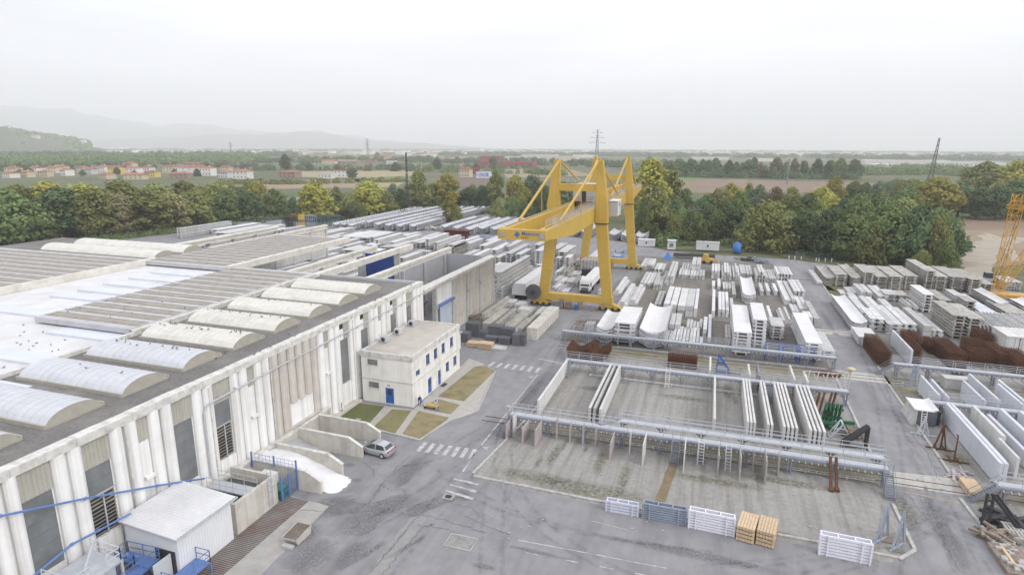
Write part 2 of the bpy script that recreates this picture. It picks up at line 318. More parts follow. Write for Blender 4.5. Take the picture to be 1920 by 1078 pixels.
def strip(pts, wd, z, jit=.0, sub=1):
    mb = MB(); P = []
    for a, b in zip(pts, pts[1:]):
        for i in range(sub):
            P.append((a[0]+(b[0]-a[0])*i/sub, a[1]+(b[1]-a[1])*i/sub))
    P.append(pts[-1])
    P = [(x+random.uniform(-jit, jit), y+random.uniform(-jit, jit)) for x, y in P]
    L = []
    for i, (x, y) in enumerate(P):
        a, b = P[max(0, i-1)], P[min(len(P)-1, i+1)]
        dx, dy = b[0]-a[0], b[1]-a[1]; l = math.hypot(dx, dy) or 1
        h = wd/2*(random.uniform(.5, 1.4) if jit and wd < .4 else random.uniform(.88, 1.12) if jit else 1)
        L += [(x-dy/l*h, y+dx/l*h, z), (x+dy/l*h, y-dx/l*h, z)]
    mb.add(L, [(2*i, 2*i+1, 2*i+3, 2*i+2) for i in range(len(P)-1)]); return mb
def px_line(*pp): return [tuple(at(*p)[:2]) for p in pp]
for pp in [((770, 852), (715, 908), (700, 935), (660, 965)), ((715, 908), (735, 920), (755, 915), (760, 935)), ((715, 908), (690, 945)), ((785, 965), (740, 1020), (690, 1075)), ((795, 985), (755, 1030), (715, 1078)),
           ((785, 962), (850, 980), (915, 1000)), ((640, 935), (720, 955), (785, 968)), ((785, 985), (830, 990), (870, 1005)), ((540, 955), (640, 960), (700, 958)), ((870, 965), (905, 985), (955, 1000)), ((680, 865), (700, 880), (700, 895)),
           ((1760, 900), (1740, 850), (1690, 790)), ((1700, 925), (1760, 1000), (1800, 1070)), ((850, 945), (880, 950), (910, 975))]:
    struct('crack', strip(px_line(*pp), .075, 3*K, .14, 12), crack)
struct('asphalt_patch', strip(px_line((787, 966), (735, 1035), (700, 1085)), 1.5, 2*K, .08, 6), mat('filled_trench', (.30, .295, .29), (.25, .245, .24), 1.2, rough=.95))
# road markings
def stripe(px0, px1, wd, name='road_marking', m=None, z=3*K): return struct(name, strip(px_line(px0, px1), wd, z, .015, 6), m or M['paint'])
for i in range(7):
    t = i/6; a = at(783+t*98, 846+t*14); b = at(799+t*92, 829+t*13)
    struct('zebra_crossing', strip([a[:2], b[:2]], .5, 3*K), M['paint'])
for i in range(7):
    a = at(916+i*14.8, 687+i*1.9); b = at(927+i*14.2, 679+i*1.6)
    struct('zebra_crossing', strip([a[:2], b[:2]], .55, 3*K), M['paint'])
for a, b in [((850, 897), (897, 908)), ((843, 908), (893, 921)), ((835, 919), (887, 935))]: stripe(a, b, .32)
stripe((903, 834), (1008, 702), .17); stripe((868, 884), (890, 850), .14)
stripe((972, 1012), (1100, 1036), .12); stripe((1100, 1036), (1250, 1065), .1)
for x in (985, 1060, 1125, 1190): stripe((x, 1035+(x-985)*.19), (x+25, 1040+(x-985)*.19), .12)
stripe((1110, 976), (1175, 993), .1); stripe((1690, 920), (1800, 943), .16, m=M['paintyellow'])
for px, py in ((905, 838), (948, 760), (990, 706)):      # arrow heads beside the edge line
    p = at(px, py); mb = MB(); mb.add([(p.x, p.y, 3*K), (p.x+.9, p.y-.55, 3*K), (p.x+.55, p.y, 3*K), (p.x+.9, p.y+.55, 3*K)], [(0, 1, 2), (0, 2, 3)]); struct('road_arrow', mb, M['paint'])
stripe((1085, 688), (1010, 672), .3); 
# rail tracks across the road, paved level crossing
crossing = mat('crossing_concrete', (.46, .45, .42), (.40, .39, .36), 1, rough=.9)
struct('level_crossing', poly([(19.3, 66.0), (27.0, 66.0), (27.0, 69.6), (19.6, 69.0)], 2*K), crossing)
struct('level_crossing', poly([(19.6, 97.4), (27.2, 97.4), (27.2, 101.2), (19.8, 101.2)], 2*K), crossing)
struct('level_crossing', poly([(20.5, 122), (28, 121), (28, 124), (20.5, 125)], 2*K), crossing)
def rail(x0, x1, y, label):
    mb = MB()
    mb.prism([(y-.07, -.1), (y+.07, -.1), (y+.07, -.07), (y+.02, -.05), (y+.02, .0), (y+.045, .01), (y+.045, .05), (y-.045, .05), (y-.045, .01), (y-.02, .0), (y-.02, -.05), (y-.07, -.07)], x0, x1, 'x')
    tag(mb.build('rail', M['rust'], org=((x0+x1)/2, y, 0)), label, 'rail', 'crane rails across the yard')
rail(-26, 60, 66.45, 'near rusty rail running below the front walkway')
rail(-26, 60, 67.75, 'rusty rail just behind the nearest rail under the front walkway')
rail(-24, 60, 98.55, 'rail crossing the yard just behind the panel bays')
rail(-24, 60, 99.95, 'rail crossing the yard in front of the second grey walkway')
rail(-60, 30, 123.6, 'rail under the near wheels of the yellow crane')
rail(-60, 30, 173.2, 'rail under the far wheels of the yellow crane')
# kerbs
def kerb(pts, label, wd=.3, h=.13):
    mb = MB(); a = [Vector((p[0], p[1], 0)) for p in pts]
    for p, q in zip(a, a[1:]):
        n = max(1, int((q-p).length/3))
        for i in range(n):
            s, e = p.lerp(q, i/n), p.lerp(q, (i+.985)/n)
            mb.bar(s+Vector((0, 0, h/2)), e+Vector((0, 0, h/2)), wd, h+random.uniform(-.015, .015))
    o = mb.build('kerb', M['kerb'], org=a[0]); o['kind'] = 'structure'; return o
kerb(px_line((888, 893), (1130, 941), (1530, 1016), (1690, 1047)), '')
kerb([(17.3, 52.8), (18.95, 54.6), (19.0, 62.0)], ''); kerb([(19.3, 70), (19.6, 86), (19.8, 97)], '')
kerb([(-22.2, 54.0), (-20.6, 69), (-19.9, 84)], '')
kerb(px_line((1912, 1078), (1800, 935)), ''); kerb([(26.4, 69.8), (26.7, 97)], ''); kerb([(27, 101.5), (28.3, 172)], ''); kerb([(-4.8, 205), (27, 203)], '')
# lawns in front of the office and the paths between them
lawn = mat('lawn', (.10, .135, .045), (.145, .15, .07), .7, rough=1, dirt=(.22, .17, .09), dscale=.3, damt=.3, bump=.5, bscale=8)
dry = mat('dry_lawn', (.29, .235, .135), (.215, .19, .105), .7, rough=1, dirt=(.11, .125, .05), dscale=.35, damt=.5, bump=.5, bscale=8)
path = mat('office_path', (.44, .42, .385), (.37, .355, .33), 1.2, rough=.9)
struct('path', poly(px_line((612, 791), (655, 752), (775, 768), (880, 672), (907, 682), (929, 697), (897, 771), (842, 790), (786, 826), (735, 814), (699, 805)), 2*K), path)
def turf(name, pp, m):
    P = px_line(*pp); mb = MB(); n = len(P)
    mb.add([(x, y, 0.0) for x, y in P]+[(x, y, .07) for x, y in P], [tuple(range(n, 2*n))]+[(i, (i+1) % n, n+(i+1) % n, n+i) for i in range(n)])
    struct(name, mb, m, 'stuff')
turf('lawn', ((618, 787), (657, 754), (720, 762), (687, 800)), lawn)
turf('lawn', ((700, 801), (735, 768), (771, 770), (741, 812)), mat('half_dry_lawn', (.17, .18, .08), (.24, .205, .115), .7, rough=1, bump=.5, bscale=8))
turf('lawn', ((755, 813), (785, 771), (841, 783), (838, 787), (787, 822)), dry)
turf('lawn', ((795, 767), (818, 748), (862, 759), (845, 776)), dry)
turf('lawn', ((822, 743), (890, 688), (911, 685), (926, 697), (870, 752)), dry)
kerb(px_line((612, 791), (699, 805), (786, 826), (842, 790), (897, 771), (929, 697), (907, 684)), '', .14, .12)
weedsoft = softmat('weed_growth', (.15, .145, .07), .6, 2.5)
for i, (px, py, rx, ry) in enumerate([(1085, 915, 5.5, 1.5), (1010, 895, 4.0, 1.0), (1170, 895, .5, 3.5), (1130, 862, .6, 3.0), (1040, 850, .5, 2.4), (1280, 745, 3.5, .8), (1120, 730, 3, .8), (1365, 735, .6, 3.5), (1490, 905, 4, .8), (1330, 900, 5, .8), (1700, 960, 1, 3), (1740, 745, 1.5, 2.5), (1790, 860, 1.5, 2), (1870, 960, 1.5, 1.2), (1165, 830, .22, 1.5), (1100, 840, .25, 2.6), (1060, 832, .2, 2.0), (1410, 985, 1.1, .5), (1470, 1000, .9, .3), (1250, 700, 3.0, .6), (1150, 715, 2.4, .4), (1675, 1030, .8, .5), (1380, 752, .4, 1.5), (1010, 865, .3, 1.3)]):
    p = at(px, py); struct('weed_patch', blob(p.x, p.y, rx*1.25, ry*1.35, 0, 3.4*K, seed=i+60, rough=.5), weedsoft, 'stuff')
struct('dirt_strip', strip(px_line((1262, 868), (1232, 955)), 1.0, 3.2*K, .08, 8), mat('brown_earth', (.24, .185, .115), (.17, .14, .085), 1, rough=1, bump=.4))
# faint tyre marks where lorries turn
tm_ = bpy.data.materials.new('tyre_mark'); tm_.use_nodes = True; tt = tm_.node_tree; tt.nodes.clear(); to_ = N(tt, 'ShaderNodeOutputMaterial'); tp_ = N(tt, 'ShaderNodeBsdfPrincipled', Roughness=.85); tp_.inputs['Base Color'].default_value = (.07, .07, .075, 1)
tg = N(tt, 'ShaderNodeNewGeometry'); tn = N(tt, 'ShaderNodeTexNoise', Scale=1.1, Detail=5.0, Roughness=.7); tt.links.new(tg.outputs['Position'], tn.inputs['Vector']); tr2 = N(tt, 'ShaderNodeMapRange'); tr2.inputs[1].default_value = .38; tr2.inputs[2].default_value = .7; tr2.inputs[3].default_value = 0; tr2.inputs[4].default_value = .2; tt.links.new(tn.outputs[0], tr2.inputs[0])
tx = N(tt, 'ShaderNodeBsdfTransparent'); tm2_ = N(tt, 'ShaderNodeMixShader'); tt.links.new(tr2.outputs[0], tm2_.inputs[0]); tt.links.new(tx.outputs[0], tm2_.inputs[1]); tt.links.new(tp_.outputs[0], tm2_.inputs[2]); tt.links.new(tm2_.outputs[0], to_.inputs[0])
def curve3(a, b, c_, n=18): return [((1-t)**2*a[0]+2*t*(1-t)*b[0]+t*t*c_[0], (1-t)**2*a[1]+2*t*(1-t)*b[1]+t*t*c_[1]) for t in [i/n for i in range(n+1)]]
rm = random.Random(3)
for k, (a, b, c_) in enumerate((((1000, 730), (860, 880), (690, 1075)), ((985, 745), (900, 860), (900, 1075)), ((890, 850), (780, 930), (640, 1000)), ((940, 800), (870, 950), (1150, 1075)), ((1620, 640), (1700, 800), (1790, 1075)), ((1600, 620), (1690, 820), (1640, 1075)), ((1560, 560), (1660, 760), (1860, 1075)), ((1750, 900), (1770, 1010), (1500, 1075)), ((1780, 930), (1720, 1040), (1300, 1060)), ((820, 880), (900, 990), (1300, 1030)), ((700, 870), (800, 880), (930, 780)), ((1010, 690), (1050, 620), (1090, 590)))):
    for s in (0, 1.9):
        P = [tuple(at(*p)[:2]) for p in (a, b, c_)]; P = [(x+s, y+s*.15) for x, y in P]
        struct('tyre_mark', strip(curve3(*P), .34+.1*rm.random(), 3.6*K if k else 3.6*K), tm_)
# ------------------------------------------------------------------ the main factory hall
XF, YE = -44.6, 87.6            # facade plane, far end
hall = thing('factory_hall', 'long white ribbed factory hall with gravel roof and barrel skylights, left side', 'factory', (-64, 50, 0))
# core walls
mb = MB(); mb.box(-64.5, XF-.45, 6, YE, -.2, 11.6); mb.box(-150, -64.7, 6, 86, -.2, 11.5); mb.build('wall', M['facadeb'], hall)
def skyl(y0, x0=-62.6, x1=-49.2, wd=4.9, z=12.0, m='dome', rise=1.28):
    mb = MB(); n = 14; c = y0+wd/2; A = [(-1+2*i/n) for i in range(n+1)]
    prof = [(c+a*wd/2, z+.12+rise*math.sqrt(max(0, 1-a*a*.96))-rise*.2) for a in A]
    nx = 16; V = []; Fc = []
    for j in range(nx+1):
        xx = x0+(x1-x0)*j/nx
        for q, (yy, zz) in enumerate(prof): V.append((xx, yy, zz))
    for j in range(nx):
        for q in range(n): a = j*(n+1)+q; Fc.append((a, a+1, a+n+2, a+n+1))
    mb.add(V, Fc); o = smooth(mb.build('skylight', M[m], hall))
    sm_ = MB()
    for j in range(1, 14):
        xx = x0+(x1-x0)*j/14
        for (ya, za), (yb, zb_) in zip(prof, prof[1:]): sm_.bar((xx, ya, za+.015), (xx, yb, zb_+.015), .07, .04)
    sm_.build('corrugation', M[m], o)
    e = MB()
    for xx in (x0+.02, x1-.02):
        e.add([(xx, a, b) for a, b in prof]+[(xx, prof[-1][0], z), (xx, prof[0][0], z)], [tuple(range(n+3))])
    e.box(x0-.1, x1+.1, y0-.12, y0+.03, z-.2, z+.3); e.box(x0-.1, x1+.1, y0+wd-.03, y0+wd+.12, z-.2, z+.3); e.box(x1-.06, x1+.12, y0, y0+wd, z-.2, z+.16)
    e.build('end_sheet', M['lunette'] , o, org=None)
    return o
mb = MB(); mb.box(-64.5, XF-.3, 6, YE-.1, 11.5, 11.95); mb.build('gravel_roof', M['gravelroof'], hall)
for i in range(9):
    skyl(23.55+6.71*i, m='domew' if i < 4 else 'dome')
# stained coping along the facade and the far gable
mb = MB()
for y in [6+i*2.33 for i in range(35)]:
    mb.box(XF-.75, XF+.22, y, min(y+2.31, YE+.2), 11.72+random.uniform(-.015, .015), 12.42+random.uniform(-.03, .03))
mb.build('coping', M['coping'], hall)
mb = MB(); mb.box(-64.3, XF-.8, YE-.35, YE+.15, 11.6, 12.3); mb.build('gable_coping', M['greypan'], hall)
# ribbed precast facade
wide = [25.2, 29.8, 38.0, 42.7, 63.8, 68.7, 76.8, 81.8]; narrow = [34.5, 47.3, 60.4, 73.3]
holes = sorted([(y, y+2.1, 'w') for y in wide+[12.0, 16.8]] + [(y, y+.9, 'n') for y in narrow+[21.0]])
def ribs(mb, y0, y1, z0=0.0):
    """round-nosed vertical ribs filling a stretch of wall"""
    L = y1-y0; n = max(1, round(L/1.22)); s = L/n
    for i in range(n):
        a = y0+i*s; g = .11; P = []
        for q in range(9):
            t = q/8; P.append((XF-.05+.34*math.sin(math.pi*min(1, max(0, t)))**.55, a+g+(s-2*g)*t))
        mb.prism([(XF-.5, a+g)]+P+[(XF-.5, a+s-g)], z0, 11.75, 'z')
        mb.box(XF-.5, XF-.3, a, a+g, z0, 11.7); mb.box(XF-.5, XF-.3, a+s-g, a+s, z0, 11.7)
prev = 6.0
def section(y0, y1, m, z0=0.0): q = MB(); ribs(q, y0, y1, z0); q.build('facade_panel', M[m], hall)
for (a, b, k) in holes+[(YE, YE, '')]:
    if prev < 49.6 < a:
        section(prev, 50.6, 'facade'); section(50.6, 53.5, 'facadeb'); section(53.5, 57.7, 'facadeb', 5.0); section(57.7, 59.0, 'facadeb'); section(59.0, a, 'facade')
    elif a > prev+.05: section(prev, a, 'facade')
    prev = b
mb = MB(); mb.box(XF-.4, XF-.1, 53.5, 57.7, 0, 5.0); mb.build('blocked_doorway', M['facade'], hall)
mb = MB(); mb.box(XF-.1, XF+.6, 53.0, 58.3, 2.0, 2.2); 
for i in range(19): mb.box(XF+.5, XF+.6, 53.1+i*.28, 53.22+i*.28, 1.0, 2.0)
mb.box(XF-.1, XF+.5, 53.0, 58.3, .9, 1.05); mb.build('balcony', M['wallconc'], hall)
for a, b, k in holes:
    if k == 'n':
        mb = MB(); mb.box(XF-.35, XF-.15, a, b, 0, 9.4); mb.box(XF-.15, XF+.25, a, b, 6.0, 6.25); mb.build('infill_panel', M['facade'], hall)
        gz = [(9.4, 11.7)]
    else: gz = [(9.35, 11.7)]
    mb = MB(); z0, z1 = gz[0]; nn = int((b-a)/.16)
    P = [(XF-.5, a)]
    for i in range(nn+1): P.append((XF-.2+(.05 if i % 2 else -.03), a+(b-a)*i/nn))
    P.append((XF-.5, b)); mb.prism(P, z0, z1, 'z'); win = mb.build('window', M['grp'], hall)
    if k == 'w':
        low = a in (29.8, 42.7)
        mb = MB(); mb.box(XF-.45, XF-.26, a, b, 6.95 if low else 3.3, 9.35)
        for z in ([8.1] if low else [4.3, 5.3, 6.3, 7.3, 8.3]): mb.box(XF-.26, XF-.23, a, b, z-.03, z+.03)
        mb.build('glazing', M['greyglass'], win)
        if low:
            mb = MB()
            for i in range(11): 
                z = 3.4+i*.32
                t = .1 if i < 7 else .03
                mb.add([(XF-.42, a, z), (XF-.42, b, z), (XF-.2, b, z+.3-t*1.2), (XF-.2, a, z+.3-t*1.2), (XF-.44, a, z+.03), (XF-.44, b, z+.03), (XF-.22, b, z+.33-t*1.2), (XF-.22, a, z+.33-t*1.2)], [(0, 1, 2, 3), (4, 7, 6, 5), (3, 2, 6, 7), (0, 4, 5, 1)])
            mb.build('louvre', M['slat'], win)
            mb = MB(); mb.box(XF-.5, XF-.44, a, b, 3.3, 6.95); mb.build('opening', M['dark'], win)
            mb = MB(); mb.box(XF-.2, XF-.12, (a+b)/2-.05, (a+b)/2+.05, 3.3, 6.95); mb.box(XF-.2, XF-.12, a, b, 6.9, 7.0); mb.build('frame', M['galv'], win)
        mb = MB(); mb.box(XF-.5, XF-.05, a, b, 0, 3.3); mb.build('sill_panel', M['facade'], win)
        if a in (63.8, 68.7, 76.8):                   # broken pane beside the translucent sheet
            mb = MB(); mb.box(XF-.19, XF-.13, a+.05, a+.95, 10.9, 11.65); mb.build('broken_pane', M['dark'], win)
            mb = MB(); mb.box(XF-.19, XF-.12, a+.05, a+.95, 9.4, 10.85); mb.build('patch_board', M['facade'], win)
# drain pipe that climbs the wall and runs under the coping, plinth
mb = MB(); X = XF+.42
pp = [(X, 40.9, 2.8), (X, 40.9, 9.4), (X, 41.6, 10.1), (X, 52, 10.35), (X, 66, 10.45), (X, 87, 10.6)]
for p, q in zip(pp, pp[1:]): mb.tube(p, q, .09)
for i in range(22): y = 43+i*2.03; mb.box(XF+.2, X+.1, y, y+.08, 10.25, 10.4)
mb.build('drain_pipe', M['galv'], hall)
for y in (33.2, 41.9, 50.4, 66.4, 75.2):
    mb = MB(); mb.tube((XF+.3, y, 0), (XF+.3, y, 11.6), .07, 6); mb.build('downpipe', M['coping'], hall)
mb = MB(); mb.box(XF-.1, XF+.95, 38.5, 59.6, -.1, 2.0); mb.box(XF-.1, XF+1.0, 59.7, 66.6, -.1, .35); mb.build('plinth', M['wallconc'], hall)
mb = MB(); mb.box(XF+.5, XF+1.05, 38.5, 59.6, 2.003, 2.2); mb.build('plinth_coping', M['coping'], hall)
# roofs behind the gravel strip
mb = MB(); mb.box(-101.2, -64.7, 6, 86, 11.5, 11.85); mb.build('membrane_roof', M['membrane'], hall)
def deck(x0, x1, y0, y1, z, name, thick=.65, pitch=2.58):
    base = MB(); base.box(x0, x1, y0, y1, z-thick, z); o = base.build(name, M['greypan'], hall)
    n = int((y1-y0-1)/pitch); s = (y1-y0-1.6)/n; mb = MB()
    for i in range(n):
        a = y0+1.3+i*s; mb.box(x0+.3, x1-.2, a, a+s*.42, z, z+.035)
        mb.box(x0+.2, x1-.2, a-.12, a-.04, z, z+.09); mb.box(x0+.2, x1-.2, a+s*.5, a+s*.55, z, z+.07)
    mb.build('tan_strip', M['tanpan'], o)
    mb = MB()
    mb.box((x0+x1)/2-.05, (x0+x1)/2+.05, y0+.4, y1-.4, z+.03, z+.05); mb.build('fixing_line', M['greypan'], o)
    return o
deck(-81.0, -64.75, 51.0, 86.0, 12.75, 'roof_deck')
deck(-101.5, -82.0, 84.8, 123.0, 12.75, 'roof_deck')
deck(-150, -101.6, 52, 86.5, 12.7, 'roof_deck')
mb = MB(); mb.box(-64.75, -64.2, 6, 87.5, 11.9, 12.35)
for y in range(51, 86, 1): mb.box(-64.9, -64.15, y, y+.98, 12.35, 12.62)
mb.build('valley_parapet', M['coping'], hall)
mb = MB(); mb.box(-102.2, -101.3, 6, 87.5, 11.8, 12.95); mb.box(-82.5, -81.4, 85, 123, 11.9, 13.0); mb.box(-66.5, -65.2, 86.2, 124, 11.0, 12.1); mb.build('gutter_beam', mat('gutter_beam', (.68, .66, .60), (.6, .58, .53), .8, dirt=(.42, .38, .32), dscale=.4, damt=.5), hall)
for i, (a, b) in enumerate([((92, 554), (175, 563)), ((145, 543), (228, 552)), ((193, 531), (276, 540)), ((239, 521), (322, 528)), ((281, 511), (364, 517)), ((86, 622), (206, 639)), ((0, 671), (72, 684)), ((0, 583), (75, 593)), ((0, 737), (10, 738))]):
    p, q = at(*a, 12.1), at(*b, 12.1); y = (p.y+q.y)/2
    x0, x1 = (p.x, q.x)
    if i < 5: x0, x1 = -100.5 if False else p.x, min(q.x, -81.4)
    if i in (6, 7, 8): x0 = -99
    mb = MB(); mb.add([(x0, y, 11.86), (x1, y, 11.86), (x1, y+3.1, 11.86), (x0, y+3.1, 11.86), (x0, y, 12.12), (x1, y, 12.12), (x1, y+3.1, 11.9), (x0, y+3.1, 11.9)], [(0, 3, 2, 1), (4, 5, 6, 7), (0, 1, 5, 4), (1, 2, 6, 5), (2, 3, 7, 6), (3, 0, 4, 7)])
    mb.build('roof_panel', M['whitepan'], hall)
for i, y in enumerate((88.5, 95.5)):
    skyl(y, -135, -103.5, 5.2, 12.2, 'dome', 1.6)
mb = MB(); mb.box(-150, -101.6, 86.8, 104, 11.5, 12.15); mb.build('gravel_roof', M['gravelroof'], hall)

# ------------------------------------------------------------------ unfinished bays behind the hall: beam lines on columns, screens
def frame(name, label, x, y0, y1, ztop, m, beam=(.9, 1.1), step=7.2, col=.55, panel=None):
    t = thing(name, label, 'frame', (x, y0, 0))
    mb = MB(); mb.box(x-beam[0]/2, x+beam[0]/2, y0, y1, ztop-beam[1]*.45, ztop); mb.box(x-beam[0]*.28, x+beam[0]*.28, y0+.01, y1-.01, ztop-beam[1], ztop-beam[1]*.45); mb.box(x-beam[0]/2, x+beam[0]/2, y0, y1, ztop-beam[1]-.2, ztop-beam[1]); mb.build('roof_beam', m, t)
    n = max(1, int((y1-y0)/step))
    for i in range(n+1):
        y = y0+.6+(y1-y0-1.2)*i/n
        mb = MB(); mb.box(x-col/2, x+col/2, y-col/2, y+col/2, -.1, ztop-beam[1]-.2); mb.box(x-col*.8, x+col*.8, y-.35, y+.35, ztop-beam[1]-1.0, ztop-beam[1]-.5); mb.build('column', M['grey'], t)
    if panel:
        for (a, b, z0, z1, mm) in panel:
            mb = MB(); mb.box(x-.12, x+.12, a, b, z0, z1); mb.build('wall_panel', mm, t)
    return t
bz = MATS['gutter_beam']
frame('beam_line', 'long beige roof beam on columns just behind the gravel roof', -56.8, 89, 126, 11.6, bz)
frame('beam_line', 'beige roof beam on columns left of the blue door screen', -75, 88, 124, 11.2, bz, panel=[(92, 108, 5, 9.5, M['facadeb'])])
frame('beam_line', 'beige roof beam behind the left striped deck beside the hedge', -118, 100, 142, 11.8, bz, beam=(1.6, 1.0), panel=[(101, 140, 3, 9.6, M['facadeb'])])
frame('beam_line', 'second beige roof beam with slatted wall beside the far striped deck', -107, 104, 150, 11.8, bz, panel=[(106, 149, 8.0, 10.8, M['facadeb']), (106, 149, 3.0, 7.0, M['grey'])])
# grey clad room open to the sky
t = thing('clad_room', 'roofless room of grey cladding behind the far gable of the hall', 'room', (-50, 106, 0))
mb = MB(); mb.box(-54.6, -46.2, 118.6, 118.9, 0, 11.4); mb.build('back_wall', M['greywall'], t)
mb = MB(); mb.box(-55.0, -54.7, 98, 118.9, 0, 11.2); mb.build('side_wall', M['greywall'], t)
mb = MB(); 
for y in (99, 108, 117.8): mb.box(-54.6, -54.2, y, y+.4, 0, 11.3)
mb.build('column', M['grey'], t)
t = thing('door_screen', 'dark blue door screen between two grey posts in the unfinished bay', 'screen', (-75, 113, 0))
mb = MB(); mb.box(-74.3, -66.9, 118, 118.3, 4.0, 10.4); 
for i in range(9): mb.box(-74.3, -66.9, 117.93, 118, 4.2+i*.7, 4.26+i*.7)
mb.build('shutter', M['tarp'], t)
mb = MB(); mb.box(-75.6, -74.3, 117.8, 118.4, 0, 10.6); mb.box(-66.9, -65.6, 117.8, 118.4, 0, 10.6); mb.build('post', M['grey'], t)
# side wall of tall precast panels with the light-blue strip door
sw = thing('panel_wall', 'tall weathered concrete panel wall with capping beam beyond the hall', 'wall', (-45, 93, 0))
ys = [100.6, 107.4, 114.4, 123.2]
for a, b in zip(ys, ys[1:]):
    mb = MB()
    for k in range(4): mb.box(-45.25, -45.0, a+.06, b-.06, .02+k*2.45, 2.44+k*2.45)
    mb.build('wall_panel', M['wallconc'], sw)
for y in [93.4]+ys:
    mb = MB(); mb.box(-45.6, -44.85, y-.3, y+.3, 0, 9.9); mb.box(-44.85, -44.6, y-.2, y+.2, 6.2, 6.8); mb.build('column', M['grey'], sw)
mb = MB(); mb.box(-46.3, -44.5, 88.2, 123.6, 10.3, 10.75); mb.box(-45.7, -44.9, 88.2, 123.6, 9.85, 10.3); mb.build('capping_beam', M['coping'], sw)
mb = MB(); mb.box(-45.3, -45.05, 93.8, 100.3, 6.6, 9.8); mb.build('wall_panel', M['facade'], sw)
mb = MB(); mb.box(-45.15, -45.05, 95.2, 100.2, 0, 6.4); mb.build('strip_door', mat('pale_door', (.55, .62, .72), (.48, .55, .64), .6, rough=.4), sw)
mb = MB(); mb.box(-45.1, -44.4, 93.8, 100.4, 6.4, 6.75); mb.build('door_rail', M['bluep'], sw)
mb = MB(); mb.box(-45.9, -45.3, 123.55, 123.9, 0, 10.2); mb.build('end_panel', M['facade'], sw)
t = thing('loading_frame', 'grey steel gantry in the gap between hall and panel wall', 'frame', (-50, 90, 0))
for y in (88.6, 92.6):
    mb = MB(); mb.box(-48.6, -48.0, y-.2, y+.2, 0, 9.0); mb.build('post', M['greywall'], t)
mb = MB(); mb.box(-48.6, -48.0, 88.4, 92.8, 7.6, 8.3); mb.bar((-48.3, 88.6, 5), (-46, 92, 7.8), .2); mb.build('rail', M['dark'], t)

# ------------------------------------------------------------------ office block
of = thing('office_block', 'small two storey cream office with flat roof and blue doors', 'office', (-39.8, 75, 0))
X0, X1, Y0, Y1 = -43.75, -36.05, 67.1, 82.8
crm = mat('office_render', (.83, .815, .78), (.78, .765, .73), .6, dirt=(.5, .47, .42), dscale=.3, damt=.35, streak=(.42, .39, .34), samt=.3)
def wall_with_holes(mb, axis, c0, c1, a0, a1, z0, z1, hs):
    """a wall slab between c0..c1 with rectangular openings (a,b,zl,zh)"""
    xs = sorted({a0, a1, *[h[0] for h in hs], *[h[1] for h in hs]})
    for p, q in zip(xs, xs[1:]):
        zs = [z0]
        for h in sorted(hs, key=lambda h: h[2]):
            if h[0] <= p+1e-6 and h[1] >= q-1e-6: zs += [h[2], h[3]]
        zs.append(z1)
        for zl, zh in zip(zs[::2], zs[1::2]):
            if zh-zl > .01:
                if axis == 'x': mb.box(c0, c1, p, q, zl, zh)
                else: mb.box(p, q, c0, c1, zl, zh)
front = [(X0+.9, X0+2.5, 5.35, 6.1), (X0+.95, X0+2.55, 2.1, 2.85), (-40.25, -38.95, .05, 2.3)]
side = [(68.1, 69.3, 4.1, 4.75)]
up_w = [71.2, 73.7, 76.3, 79.3]
side += [(y, y+1.15, 4.5, 6.0) for y in up_w] + [(77.6, 78.8, 1.2, 2.6), (80.4, 81.6, 1.2, 2.6), (71.6, 72.8, .05, 2.35), (74.9, 75.9, .05, 2.35)]
mb = MB(); wall_with_holes(mb, 'y', Y0, Y0+.25, X0, X1, 0, 6.6, front); wall_with_holes(mb, 'x', X1-.25, X1, Y0+.25, Y1, 0, 6.6, side)
mb.box(X0, X1-.25, Y1-.25, Y1, 0, 6.6); mb.box(X0, X0+.25, Y0+.25, Y1-.25, 0, 6.6); mb.build('wall', crm, of)
mb = MB(); mb.box(X0-.05, X1+.07, Y0-.07, Y1+.05, 3.25, 3.42); mb.build('string_course', M['coping'], of)
mb = MB(); mb.box(X0-.12, X1+.12, Y0-.12, Y0+.2, 6.5, 7.2); mb.box(X1-.2, X1+.12, Y0+.2, Y1+.12, 6.5, 7.2); mb.box(X0-.12, X1-.2, Y1-.2, Y1+.12, 6.5, 7.2); mb.box(X0-.12, X0+.2, Y0+.2, Y1-.2, 6.5, 7.2); mb.build('parapet', M['coping'], of)
mb = MB(); mb.box(X0+.2, X1-.2, Y0+.2, Y1-.2, 6.5, 7.02); mb.build('roof', mat('office_roof', (.52, .48, .43), (.44, .41, .37), .5, dirt=(.33, .3, .27), dscale=.35, damt=.5), of)
mb = MB(); mb.box(X0+.3, X1-.3, Y0+.3, Y1-.3, 3.2, 3.3); mb.box(X0+.3, X1-.3, Y0+.3, Y1-.3, .02, .06); mb.build('floor', M['grey'], of)
for (a, b, zl, zh) in front:
    d = b-a < 1.4 and zh < 2.5
    if d:
        mb = MB(); mb.box(a, b, Y0+.08, Y0+.14, zl, zh); o = mb.build('door', M['blue'], of)
        mb = MB(); mb.box(a+.35, b-.35, Y0+.05, Y0+.08, zl+1.3, zl+1.95); mb.build('door_pane', M['glass'], o)
        mb = MB(); mb.box(a+.1, a+.2, Y0+.02, Y0+.08, zl+1.0, zl+1.06); mb.build('handle', M['galv'], o)
        mb = MB(); mb.box(a+.4, b-.45, Y0-.05, Y0-.01, zh+.25, zh+.55); mb.build('number_plate', M['galv'], of)
    else:
        mb = MB(); mb.box(a, b, Y0+.1, Y0+.16, zl, zh); o = mb.build('window', M['greyglass'], of)
        mb = MB(); mb.box(a-.08, b+.08, Y0-.06, Y0+.1, zl-.1, zl); mb.build('sill', M['coping'], o)
